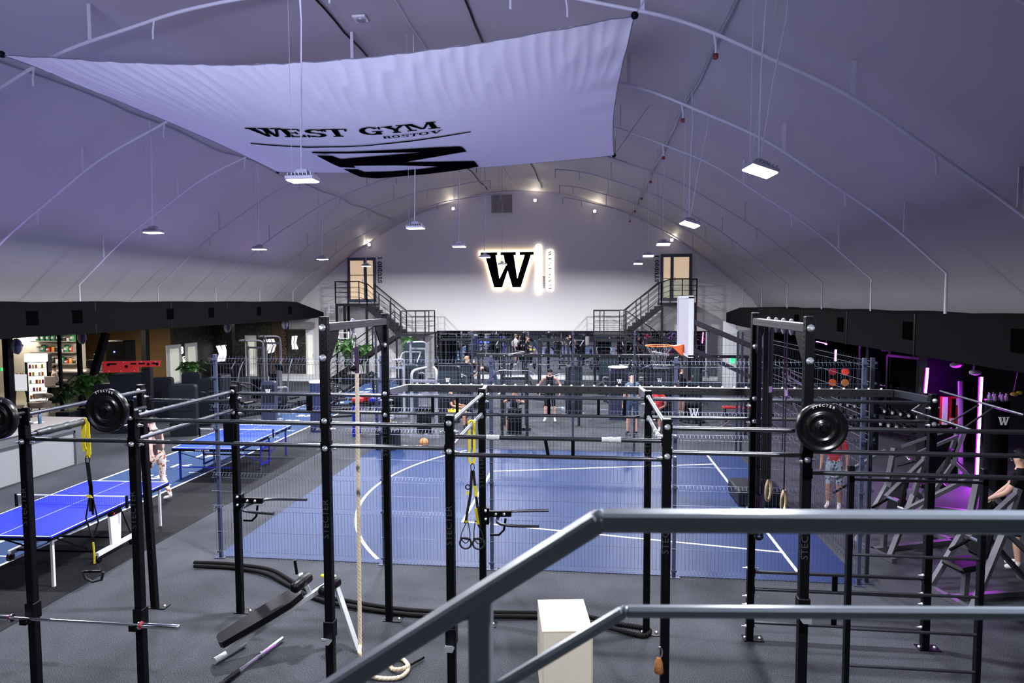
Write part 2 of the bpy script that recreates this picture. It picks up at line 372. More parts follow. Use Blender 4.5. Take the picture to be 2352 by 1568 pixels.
def slab(text, h, gap=.09):
    x = 0; out = []
    for c in text:
        w, ps = SLAB[c]
        out += [[((x + a) * h, b * h) for a, b in p] for p in ps]; x += w + gap
    return out, (x - gap) * h
def put_slab(mb, text, h, o, ex, ey, depth, center=False, width=None):
    ps, w = slab(text, h); k = (width / w) if width else 1
    off = -w * k / 2 if center else 0
    for p in ps: mb.prism([(a * k + off, b) for a, b in p], depth, o, ex, ey)
W_LOGO = [(0, 1), (.315, 1), (.315, .915), (.285, .915), (.355, .24), (.47, .60), (.435, .915), (.375, .915), (.375, 1), (.665, 1), (.665, .915), (.625, .915), (.69, .24), (.83, .915), (.735, .915), (.735, 1), (1, 1), (1, .915), (.945, .915), (.755, 0), (.60, 0), (.51, .48), (.405, 0), (.255, 0), (.085, .915), (0, .915)]
def font_obj(text, size, name, m, parent, M, extrude=0.002, xs=1.0, bold=0.0):
    c = bpy.data.curves.new('t', 'FONT'); c.body = text; c.size = size; c.extrude = extrude; c.align_x = 'CENTER'; c.align_y = 'CENTER'; c.resolution_u = 2; c.offset = bold
    o = bpy.data.objects.new('t', c); COL.objects.link(o); bpy.context.view_layer.update()
    me = bpy.data.meshes.new_from_object(o.evaluated_get(bpy.context.evaluated_depsgraph_get())); bpy.data.objects.remove(o)
    for v in me.vertices: v.co = M @ V((v.co.x * xs, v.co.y, v.co.z))
    me.materials.clear(); me.materials.append(m)
    ob = bpy.data.objects.new(name, me); COL.objects.link(ob)
    if parent is not None: ob.parent = parent
    return ob
def frame3(o, ex, ey):
    ex, ey = V(ex).normalized(), V(ey).normalized(); ez = ex.cross(ey); o = V(o)
    return Matrix(((ex.x, ey.x, ez.x, o.x), (ex.y, ey.y, ez.y, o.y), (ex.z, ey.z, ez.z, o.z), (0, 0, 0, 1)))

# ================================================================== THE HALL
CX = -3.55; YB = 33.0
def vault_z(dx): return 9.42 - 0.0415 * dx * dx
# vault: a membrane of twelve bays, bulging a little between the arches
mb = MB(); ys = []; y = -9.0
while y < YB + .01: ys.append(y); y += 0.4
xs = [-12.2 + 24.4 * i / 60 for i in range(61)]
def vz(dx, y):
    ph = ((y - 6.55) / 3.27) % 1.0
    return vault_z(dx) + 0.10 * sin(pi * ph) * max(0, 1 - (dx / 13) ** 2) if abs(dx) < 11.6 else max(3.34, vault_z(11.6) - (abs(dx) - 11.6) * 2)
vs = [(CX + dx, y, vz(dx, y)) for y in ys for dx in xs]
n = len(xs); mb.add(vs, [(i * n + k, i * n + k + 1, (i + 1) * n + k + 1, (i + 1) * n + k) for i in range(len(ys) - 1) for k in range(n - 1)], True)
st('ceiling', mb, vault_m)
st('floor', MB().box((-6, 12, -.1), (44, 44, .2)), floor_m)
# back wall, cut to the curve of the vault
poly = [(-12.2, 0)] + [(dx, vz(dx, YB) + .25) for dx in xs[::2]] + [(12.2, 0)]
st('wall_back', MB().prism([(CX + a, b) for a, b in poly], (0, .3, 0), (0, YB, 0)), wall_m)
st('wall_front', MB().prism([(CX + a, b) for a, b in poly], (0, -.3, 0), (0, -9, 0)), dark_wall)
st('baseboard_back', MB().span((-13, YB - .06, 0), (8, YB, .22)), white_paint)
# the lower side rooms under the ducts
st('ceiling', MB().span((-28, -6, 3.14), (-14.35, YB, 3.3)), dark_wall)
st('ceiling', MB().span((7.1, -6, 2.92), (14.4, YB, 3.08)), dark_wall)
st('wall_right', MB().span((14.2, -9, 0), (14.4, YB, 3.0)), dark_wall)
st('wall_left', MB().span((-28.2, -9, 0), (-28, 29.6, 3.2)), dark_wall)
mb = MB().span((-28, 29.6, 0), (-20.1, 29.8, 3.14)); st('wall_left', mb, wood_wall)
st('wall_left', MB().span((-20.1, 29.6, 0), (-19.9, YB, 3.14)), marble)
mb = MB().span((-20, YB, 0), (-15.7, YB + .2, 3.14)); st('wall_back', mb, marble)
st('trim_1', MB().span((-16.6, YB - .08, 0), (-15.9, YB, 3.1)), mat('brown_panel', (0.06, 0.032, 0.014), 0.5))
st('wall_back', MB().span((-15.75, YB - .05, 0), (at(704, 800, y=YB).x, YB + .05, 2.52)), marble)
st('wall_back', MB().span((8.3, YB, 0), (14.4, YB + .2, 3.1)), dark_wall)
tag(MB().span((-16.2, 31.2, 0), (-12.6, YB, .17)).build('entrance_step', white_paint), 'low white step at the foot of the end wall beside the marble wall', 'step')
st('floor', MB().span((-27.9, 17.5, .0), (-16.3, 29.6, .012)), mat('pale_olive_floor', (0.15, 0.14, 0.10), 0.25))

# sports floors
tag(MB().span((-8.72, 3.5, 0), (-7.0, 17.5, .006)).build('rubber_mat', floor_d), 'strip of darker rubber matting along the turf lane', 'mat')
fl = tag(MB().span((-5.72, 9.38, 0), (3.80, 17.1, .012)).build('court_surface', court_m), 'blue sports court with white basketball lines inside the mesh fence', 'sports court')
mb = MB(); zc = .0125
def seg(mb, a, b, w, z, cut=True):
    a, b = V((*a, 0)), V((*b, 0)); d = (b - a).normalized(); p = V((-d.y, d.x, 0)) * w / 2; e = V((0, 0, z))
    mb.add([a - p + e, a + p + e, b + p + e, b - p + e], [(0, 1, 2, 3)])
    if cut: mb.cut()
seg(mb, (3.02, 9.42), (3.02, 17.08), .05, zc); seg(mb, (3.0, 10.45), (-2.22, 11.35), .05, zc + .001)
seg(mb, (3.0, 16.05), (-2.2, 14.85), .05, zc + .001); seg(mb, (-2.22, 11.3), (-2.22, 14.87), .05, zc + .002)
pts = [(1.35 + 5.85 * cos(a), 13.2 + 5.85 * sin(a)) for a in [radians(134 + i * (226 - 134) / 40) for i in range(41)]]
pts = [p for p in pts if 9.42 < p[1] < 17.05]
for a, b in zip(pts, pts[1:]): seg(mb, a, b, .055, zc + .003, False)
mb.split('court_line', white_line, fl)
lane = tag(MB().span((-10.77, 4, 0), (-8.75, 32.5, .014)).build('turf_lane', turf), 'long blue turf lane with white numbers under the table tennis tables', 'turf lane')
mb = MB(); seg(mb, (-10.77, 4), (-10.77, 32.5), .06, .0155); seg(mb, (-8.75, 4), (-8.75, 32.5), .06, .0155)
for k in range(26):
    yy = 6.0 + k * 1.0
    for xx in (-10.45, -9.05): seg(mb, (xx - .12, yy), (xx + .12, yy), .03, .0155)
mb.split('lane_line', white_line, lane)
for k in range(16):
    yy = 12.45 + (k - 14) * 1.0 + .0 if k else 0
for num in list(range(6, 34)):
    yy = 13.0 + (num - 15) * 1.0
    if 4.5 < yy < 32: font_obj(str(num), .42, 'lane_number', white_line, lane, frame3((-9.75, yy + .55, .0158), (1, .0, 0), (0.0, 1, 0)), 0.0, 1.25, .016)

# air ducts
def duct(side):
    left = side < 0
    if left: x0, x1, z0, z1, y1 = -14.75, -13.3, 3.13, 3.95, 28.8
    else: x0, x1, z0, z1, y1 = 6.1, 7.6, 2.90, 3.66, 27.5
    t = thing('air_duct', ('long black fabric air duct along the left side above the counter and wood wall' if left else 'long black fabric air duct along the right side above the purple lit machines'), 'air duct', ((x0 + x1) / 2, 12, z0))
    mb = MB(); N = 42; n = 0
    P = []
    for i in range(N + 1):
        y = -6 + (y1 + 6) * i / N; s = .035 * abs(sin(i * .75)) ; P.append((y, s))
    prof = []
    ox, oy, oz = t.location
    for y, s in P: prof.append([(x0, z0), (x1, z0 - s * .4), (x1 + (.02 if left else 0), (z0 + z1) / 2), (x1, z1 + s), (x0, z1 + s * .5)])
    if left: prof += [[(x0, z0 + .05), (x1, z0 + .05), (x1, z0 + .25), (x1, 3.42), (x0, 3.42)]]; yy = [p[0] for p in P] + [31.9]
    else: prof += [[(x0, z0 + .08), (x1, z0 + .08), (x1, 3.15), (x1, 3.4), (x0, 3.4)]]; yy = [p[0] for p in P] + [30.2]
    vs = []; 
    for y, pr in zip(yy, prof): vs += [(a - ox, y - oy, b - oz) for a, b in pr]
    m = 5
    mb.add(vs, [(i * m + k, i * m + (k + 1) % m, (i + 1) * m + (k + 1) % m, (i + 1) * m + k) for i in range(len(yy) - 1) for k in range(m)])
    mb.add(vs[:m], [tuple(range(m))]); mb.add(vs[-m:], [tuple(range(m))[::-1]])
    mb.build('duct_body', duct_m, t)
    fx = (x1 if left else x0); q = []
    for y in ([14.35, 15.75, 19.6, 21.9, 25.3, 28.1] if left else [10.1, 13.4, 16.8, 20.2]):
        mb = MB(); mb.box((fx - ox, y - oy, z0 + .45 - oz), (.05, .34, .34)); mb.build('vent', mat('vent_black', (0.0012, 0.0012, 0.0015), 0.95, spec=0), t)
    mb = MB()
    for k in range(11):
        y = -3.2 + k * 3.27 - .02
        if y < y1: mb.span((fx - .012 - ox, y - .02 - oy, z0 - .02 - oz), (fx + .012 - ox, y + .02 - oy, z1 + .02 - oz)).cut()
    mb.split('hanging_strap', black_steel, t)
duct(-1); duct(1)

# white sprinkler pipes following the vault
def pipe_z(dx): a = min(1, max(0, (abs(dx) - 2.4) / 7.8)); return 8.72 - .0415 * dx * dx + .17 * sin(pi * a)
NEARF = ['nearest the camera', 'second from the camera', 'third from the camera', 'fourth from the camera', 'fifth from the camera', 'sixth from the camera', 'seventh from the camera', 'just before the wall']
for k in range(8):
    y = 6.55 + 3.27 * k
    if k == 7: y -= .15
    for s in (-1, 1):
        e = 10.15; a0 = .35 if s < 0 else 2.4
        ds = [a0 + (e - a0) * i / 40 for i in range(41)]
        t = thing('sprinkler_pipe', 'white curved sprinkler pipe on the %s half of the vault, %s' % ('cafe' if s < 0 else 'neon lit', NEARF[k]), 'pipe', (CX + s * e, y, 3.9))
        o = t.location
        L = lambda dx, z: V((CX + s * dx, y, z)) - o
        jit = lambda dx: .02 * sin(dx * 2.7 + k)
        pts = [L(d, pipe_z(d) + jit(d)) for d in ds] + [L(e, 3.93 if s < 0 else 3.66)]
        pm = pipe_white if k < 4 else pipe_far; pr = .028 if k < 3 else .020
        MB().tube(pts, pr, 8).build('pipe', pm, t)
        for j, d in enumerate((a0, 2.9 + .3 * (k % 2), 5.3, 8.3)):
            z = pipe_z(d) + jit(d); mb = MB()
            if j == 0: mb.tube([L(d, z + .02), L(d, z - .3)], .022, 6)
            else: mb.tube([L(d, z), L(d + .03, z - .18), L(d + .03, z - .3)], .018, 6)
            nz = mb.build('sprinkler_drop', pm, t)
            if s > 0 and (j == 2 or (j == 3 and k == 0)): MB().lathe(L(d + .03, z - .36), [(.028, 0), (.04, .02), (.036, .07), (.016, .08)], 10).build('sprinkler_head', mat('dark_red_cap', (0.20, 0.03, 0.03), 0.5), nz)
        for d in ((1.2 if s < 0 else 3.6, 4.3, 7.2, 9.4) if k < 4 else (4.3, 8.0)):
            z = pipe_z(d); zt = vault_z(d) - .01
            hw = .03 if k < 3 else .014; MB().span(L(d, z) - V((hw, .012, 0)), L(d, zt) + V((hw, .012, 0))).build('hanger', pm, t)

# cables running along the vault and their junction boxes
def vcable(dx, m, r, name, label, y0=-5, wob=.03, drop=.06):
    pts = [(CX + dx + wob * sin(y * 1.1), y, vz(dx, y) - drop - .02 * sin(y * 1.3)) for y in [y0 + i * .5 for i in range(int((YB - .2 - y0) / .5))]]
    tag(MB().tube(pts, r, 6).build(name, m), label, 'cable')
vcable(-1.35, black_steel, .022, 'ceiling_cable', 'black cable along the vault left of its crown')
vcable(1.3, black_steel, .022, 'ceiling_cable', 'black cable along the vault right of its crown')
vcable(0.0, pipe_white, .012, 'ceiling_cable', 'thin pale cable along the crown of the vault')
vcable(5.6, grey_frame, .03, 'ceiling_cable', 'grey cable run along the right side of the vault feeding the lamps')
vcable(-6.0, grey_frame, .02, 'ceiling_cable', 'grey cable run along the left side of the vault feeding the lamps')
# ceiling sounder
sp = at(828, 45, y=12.6); sp.z = vz(sp.x - CX, 12.6) - .04
t = thing('ceiling_speaker', 'small square white speaker on the vault above the banner', 'speaker', sp)
MB().box((0, 0, 0), (.26, .26, .05), None, .01).build('plate', white_paint, t); MB().lathe((0, 0, -.05), [(.08, 0), (.09, .03)], 16).build('speaker_dome', grey_frame, t)

# ------------------------------------------------------------------ hanging lamps
def lamp():
    t = thing('high_bay_lamp', '', 'ceiling lamp')
    mb = MB().box((0, 0, .035), (.38, .25, .05), None, .01)
    for i in range(7): mb.box((-.15 + i * .05, 0, .075), (.012, .22, .035))
    mb.build('housing', mat('lamp_grey', (0.42, 0.43, 0.47), 0.4, 0.5), t)
    MB().box((0, 0, .004), (.34, .21, .014)).build('diffuser', glow_white, t)
    MB().tube([(-.14, 0, .06), (-.1, 0, .13), (0, 0, .16), (.1, 0, .13), (.14, 0, .06)], .008, 6).build('bracket', grey_frame, t)
    MB().box((0, 0, .12), (.14, .07, .05)).build('driver_box', grey_frame, t)
    return t
LAMPS = []
rows = [8.1, 13.6, 18.3, 22.9, 27.6]
NM = ['nearest', 'second', 'third', 'fourth', 'farthest']
LX = {-9.55: 'left', -3.62: 'middle', 2.03: 'right'}
proto = None
for x, nm in LX.items():
    for i, y in enumerate(rows):
        yy = y + (.15 if x > 0 else 0)
        lab = '%s white LED lamp hanging in the %s row under the vault' % (NM[i], nm)
        if proto is None: proto = lamp(); t = proto; t.location = (x, yy, 5.47); t['label'] = lab
        else: t = dup(proto, (x, yy, 5.47), 0, lab)
        t['group'] = 'high bay lamps in three rows'
        if x > 0: t.rotation_euler = (radians(-8), radians(14) if i < 2 else 0, radians(20) if i < 2 else 0)
        top = vz(x - CX, yy)
        mb = MB(); mb.tube([(-.02, 0, .15), (-.02 + .02 * sin(y), .02, 1.2), (.03, 0, 2.0), (0, 0, top - 5.47 - .02)] , .010 if i < 2 else .008, 6)
        mb.tube([(-.14, 0, .10), (-.14, 0, top - 5.47 - .02)], .004, 4)
        c = mb.build('suspension_cable', pipe_white if i < 2 else grey_frame, t)
        if x > 0 and i < 2: c.rotation_euler = (radians(8), radians(-14), 0)
        l = area('lamp_light', (x, yy, 5.455), (0, 0, 0), .33, .2, LAMP_P * (1.25 if i == 4 else 1), (0.93, 0.95, 1.0))
        if x > 0: l.rotation_euler = (0, radians(6), 0)
# the rows go on behind the camera
for x in LX:
    for y in (2.6, -3.0):
        if y < 0 or x > -5: area('lamp_light', (x, y, 5.455), (0, 0, 0), .33, .2, LAMP_P * (.25 if y < 0 else (1.0 if x > 0 else .5)), (0.93, 0.95, 1.0))

# ------------------------------------------------------------------ banner
BA, BB, BC, BD = V((-8.05, 8.4, 7.36)), V((.55, 8.4, 7.43)), V((.55, 14.95, 7.16)), V((-8.0, 16.4, 7.30))
def ban(s, t, wr=True):
    a = BA.lerp(BB, s); b = BD.lerp(BC, s); p = a.lerp(b, t)
    # free edges curve inwards and the cloth sags
    p.y += .35 * sin(pi * s) * (1 - t) * .3 - .75 * sin(pi * s) * t
    p.x += (.28 * sin(pi * t)) * (1 - s) - .12 * sin(pi * t) * s
    p.z -= .30 * sin(pi * s) + .25 * sin(pi * s) * sin(pi * t) + .05 * sin(pi * t)
    if wr:
        f = max(0, 1 - t * 2.6); q = s * 8.6
        w = sin(q * 11 + 2.6 * sin(q * 1.7) + t * 7 + 1.5 * sin(t * 14 + q)) * .62 + sin(q * 21.3 + t * 11 + 1.6 * sin(q * 3.1)) * .42
        p.z += .052 * (abs(w) ** .7 - .5) * f * (.45 + .55 * sin(pi * min(1, t * 3.0)))
        g = max(0, 1 - (1 - s) * 9); p.z += .02 * sin(t * 40) * g * (1 - t)
    return p
mb = MB(); NS, NT = 300, 110
vs = [ban(i / NS, j / NT) for j in range(NT + 1) for i in range(NS + 1)]; n = NS + 1
mb.add(vs, [(j * n + i, j * n + i + 1, (j + 1) * n + i + 1, (j + 1) * n + i) for j in range(NT) for i in range(NS)], True)
bt = thing('hanging_banner', 'huge pale cloth banner with black gym lettering sagging under the vault', 'banner', (0, 0, 0))
cl = mb.build('cloth', banner_m, bt)
mb = MB()
for e in ([ban(i / 60, 0) for i in range(61)], [ban(i / 60, 1) for i in range(61)], [ban(0, i / 60) for i in range(61)], [ban(1, i / 60) for i in range(61)]): mb.tube(e, .007, 6)
mb.build('edge_cord', mat('grey_cord', (0.16, 0.16, 0.2), 0.7), bt)
for c, tx, nm in ((BA, (-.5, -.3, .6), 0), (BB, (.6, -.4, .75), 0), (BC, (.8, .5, 1.2), 0), (BD, (-.3, .4, .5), 0)):
    e = c + V(tx); mb = MB().tube([c, e], .008, 5); r = mb.build('guy_rope', grey_frame, bt); MB().ball(c, .05, 8).build('corner_ring', black_steel, bt)
def ban_hit(u, v):
    lo = None; d = (at(u, v, y=10) - CAM).normalized(); s, t = .5, .5
    # Newton solve  ban(s,t) = CAM + k d
    k = 10.0
    for _ in range(25):
        p = ban(s, t, False); F = p - (CAM + d * k)
        h = 1e-4; a = (ban(s + h, t, False) - p) / h; b = (ban(s, t + h, False) - p) / h
        M = Matrix(((a.x, b.x, -d.x), (a.y, b.y, -d.y), (a.z, b.z, -d.z)))
        try: dl = M.inverted() @ (-F)
        except Exception: break
        s += max(-.2, min(.2, dl[0])); t += max(-.2, min(.2, dl[1])); k += dl[2]
        if dl.length < 1e-6: break
    return ban(s, t) - V((0, 0, .014))
def px_decal(name, polys, m, parent, hit, step=14):
    mb = MB()
    for poly in polys:
        bm = bmesh.new(); tri = geometry.tessellate_polygon([[V((a, b, 0)) for a, b in poly]])
        vv = [bm.verts.new((a, b, 0)) for a, b in poly]
        for q in tri:
            try: bm.faces.new([vv[i] for i in q])
            except ValueError: pass
        us = [p[0] for p in poly]; vs_ = [p[1] for p in poly]
        for ax, lo, hi in ((0, min(us), max(us)), (1, min(vs_), max(vs_))):
            stp = step if ax == 0 else step / 2; x = lo + stp
            while x < hi:
                co = [0, 0, 0]; co[ax] = x; no = [0, 0, 0]; no[ax] = 1
                bmesh.ops.bisect_plane(bm, geom=bm.verts[:] + bm.edges[:] + bm.faces[:], plane_co=co, plane_no=no, dist=1e-5); x += stp
        bm.verts.index_update(); mb.add([hit(v.co.x, v.co.y) for v in bm.verts], [tuple(v.index for v in f.verts) for f in bm.faces]); bm.free()
    return mb.build(name, m, parent)
c7 = lambda P: [(400 + a / 2.94, 200 + b / 2.94) for a, b in P]
px_decal('printed_logo', [c7([(760, 415), (930, 430), (1020, 446), (1060, 450), (930, 449), (960, 457), (1065, 460), (1122, 482), (1300, 466), (1500, 450), (1680, 435), (1300, 441), (1160, 443), (1020, 443), (930, 441), (935, 432), (1170, 432), (1500, 417), (1750, 402), (1930, 395), (1945, 400), (1975, 430), (1550, 503), (1800, 500), (2027, 495), (2057, 533), (1900, 560), (1700, 585), (1600, 592), (1480, 604), (1370, 612), (1260, 604), (1205, 580), (1145, 550), (1240, 553), (1285, 570), (1460, 567), (1650, 552), (1800, 532), (1500, 524), (1210, 527), (1225, 541), (1120, 537), (1060, 510), (960, 457), (930, 449)])], ink, cl, ban_hit)
px_decal('printed_line', [c7([(515, 373), (600, 380), (760, 391), (900, 397), (1160, 394), (1300, 387), (1600, 355), (1800, 326), (2005, 293), (2003, 299), (1800, 334), (1600, 363), (1300, 393), (1160, 401), (900, 404), (760, 398), (600, 387), (515, 378)])], ink, cl, ban_hit)
def px_text(text, boxes):
    """each letter is fitted to its own four corners: top left, top right, bottom right, bottom left"""
    out = []
    for ch, (tl, tr, br, bl) in zip(text, boxes):
        w, ps = SLAB[ch]
        for p in ps:
            q = []
            for a, b in p:
                a /= w; x = (bl[0] * (1 - a) + br[0] * a) * (1 - b) + (tl[0] * (1 - a) + tr[0] * a) * b
                y = (bl[1] * (1 - a) + br[1] * a) * (1 - b) + (tl[1] * (1 - a) + tr[1] * a) * b; q.append((x, y))
            out.append(c7(q))
    return out
B_ = [((470, 270), (720, 272), (750, 331), (590, 329)), ((690, 277), (840, 278), (905, 333), (750, 333)), ((860, 279), (1010, 279), (1045, 333), (905, 335)), ((990, 278), (1165, 277), (1175, 328), (1050, 331)),
      ((1232, 268), (1395, 262), (1420, 315), (1265, 320)), ((1390, 264), (1570, 246), (1560, 300), (1445, 306)), ((1530, 250), (1765, 226), (1800, 270), (1575, 294))]
B2 = [((1405, 328), (1462, 322), (1475, 340), (1412, 343)), ((1465, 322), (1522, 317), (1528, 335), (1475, 338)), ((1530, 316), (1590, 310), (1588, 329), (1535, 333)), ((1592, 310), (1650, 304), (1640, 324), (1596, 328)), ((1652, 302), (1722, 294), (1718, 314), (1650, 320)), ((1724, 294), (1818, 281), (1795, 306), (1735, 311))]
px_decal('printed_name', px_text('WESTGYM', B_), ink, cl, ban_hit, 30)
px_decal('printed_city', px_text('ROSTOV', B2), ink, cl, ban_hit, 30)

# ------------------------------------------------------------------ end wall: mirrors, signs, doors, stairs
yw = YB - .001
MRX = [-7.72, -4.25, -.75, 2.75, 6.3]
for i in range(4):
    t = thing('wall_mirror', ['leftmost wide mirror panel at the foot of the end wall', 'mirror panel left of the middle on the end wall', 'mirror panel right of the middle on the end wall', 'rightmost wide mirror panel at the foot of the end wall'][i], 'mirror', ((MRX[i] + MRX[i + 1]) / 2, yw - .06, .24), 0, 'mirror panels along the end wall')
    w = MRX[i + 1] - MRX[i]
    MB().box((0, 0, 1.09), (w - .01, .03, 2.18)).build('glass', mirror_m, t)
    MB().box((0, .02, 2.20), (w, .08, .04)).build('top_rail', black_steel, t)
# lit wall logo
t = thing('lit_logo_sign', 'black W letter sign with a glowing halo high on the end wall', 'sign', at(1164, 660, y=yw - .2))
o = t.location; P0, P1 = at(1104, 660, y=yw - .2), at(1226, 578, y=yw - .2); w, h = P1.x - P0.x, P1.z - P0.z
big = []
cx_, cz_ = .5, .5
MB().prism([(a * w, b * h) for a, b in W_LOGO], (0, .06, 0), P0 - o).build('letter', ink, t)
bm = bmesh.new(); pts = [V((a * w, b * h)) for a, b in W_LOGO]; n = len(pts); off = []
for i in range(n):
    a, b, c = pts[i - 1], pts[i], pts[(i + 1) % n]; d1 = (b - a).normalized(); d2 = (c - b).normalized()
    n1 = V((-d1.y, d1.x)); n2 = V((-d2.y, d2.x)); m = (n1 + n2); m = m.normalized() if m.length > .1 else n1; k = 1 / max(.45, m.dot(n1)); off.append(b + m * .085 * k)
bm.free()
MB().prism([tuple(p) for p in off], (0, .02, 0), P0 - o + V((0, .09, 0))).build('halo', glow_warm, t)
A0, A1 = at(1231, 674, y=yw - .15), at(1243, 561, y=yw - .15)
tag(MB().span((A0.x, yw - .15, A0.z), (A1.x, yw - .08, A1.z), .05).build('lit_wall_bar', glow_sign), 'vertical glowing white bar right of the W sign', 'sign')
t = thing('lit_name_sign', 'vertical glowing gym name lettering right of the white bar', 'sign', at(1264, 668, y=yw - .12)); o = t.location
N0, N1 = at(1256, 666, y=yw - .12), at(1270, 573, y=yw - .12)
MB().span(V((N0.x, yw - .10, N0.z)) - o, V((N1.x, yw - .06, N1.z)) - o, .03).build('halo', glow_sign, t)
mb = MB(); hh = (N1.x - N0.x) * .5; put_slab(mb, 'WEST GYM', hh, V((N0.x + hh * .5, yw - .12, N1.z - .05)) - o, (0, 0, -1), (1, 0, 0), (0, -.02, 0), width=(N1.z - N0.z) * .96)
mb.build('lettering', mat('amber_letters', (0.30, 0.16, 0.06), 0.6), t)
R0, R1 = at(1248, 662, y=yw - .1), at(1251.5, 634, y=yw - .1)
mb = MB(); put_slab(mb, 'ROSTOV', R1.x - R0.x + .03, (R0.x - .03, yw - .02, R1.z), (0, 0, -1), (1, 0, 0), (0, -.03, 0), width=R1.z - R0.z)
tag(mb.build('city_lettering', ink), 'small black vertical city name beside the glowing lettering', 'sign')
# wall spots
for i, (u, v) in enumerate([(848, 562), (1041, 479), (1229, 460), (1366, 485), (1543, 551)]):
    p = at(u, v, y=yw - .1)
    t = thing('wall_spot', ['small lit square spot above the left studio door', 'small lit spot left of the ventilation grille', 'small lit spot at the crown of the end wall', 'small lit spot high right of the W sign', 'small lit spot above the right studio door'][i], 'wall lamp', p, 0, 'spots round the end wall')
    MB().box((0, .05, 0), (.17, .1, .17), None, .02).build('housing', white_paint, t); MB().box((0, -.01, 0), (.13, .02, .13), None, .01).build('lens', mat('spot_glow', (1, 1, 1), .5, emit=(1, .95, .85), estr=5), t)
    area('wall_spot_light', p + V((0, -.12, 0)), (radians(180 - 50), 0, pi), .12, .12, 9, (1.0, .86, .66))
a, b = at(1129, 489, y=yw - .05), at(1176, 447, y=yw - .05)
t = thing('ventilation_grille', 'dark square louvre grille at the top of the end wall', 'vent', (a.x, yw - .06, a.z)); w, h = b.x - a.x, b.z - a.z
MB().box((w / 2, .02, h / 2), (w, .06, h)).build('frame', mat('grille_grey', (0.20, 0.18, 0.18), .6), t)
mb = MB()
for i in range(18): mb.box((w / 2, -.02, (i + .5) * h / 18), (w * .97, .05, h / 36), Matrix.Rotation(.5, 3, 'X'))
mb.build('louvre', mat('grille_slat', (0.34, 0.30, 0.29), .6), t)

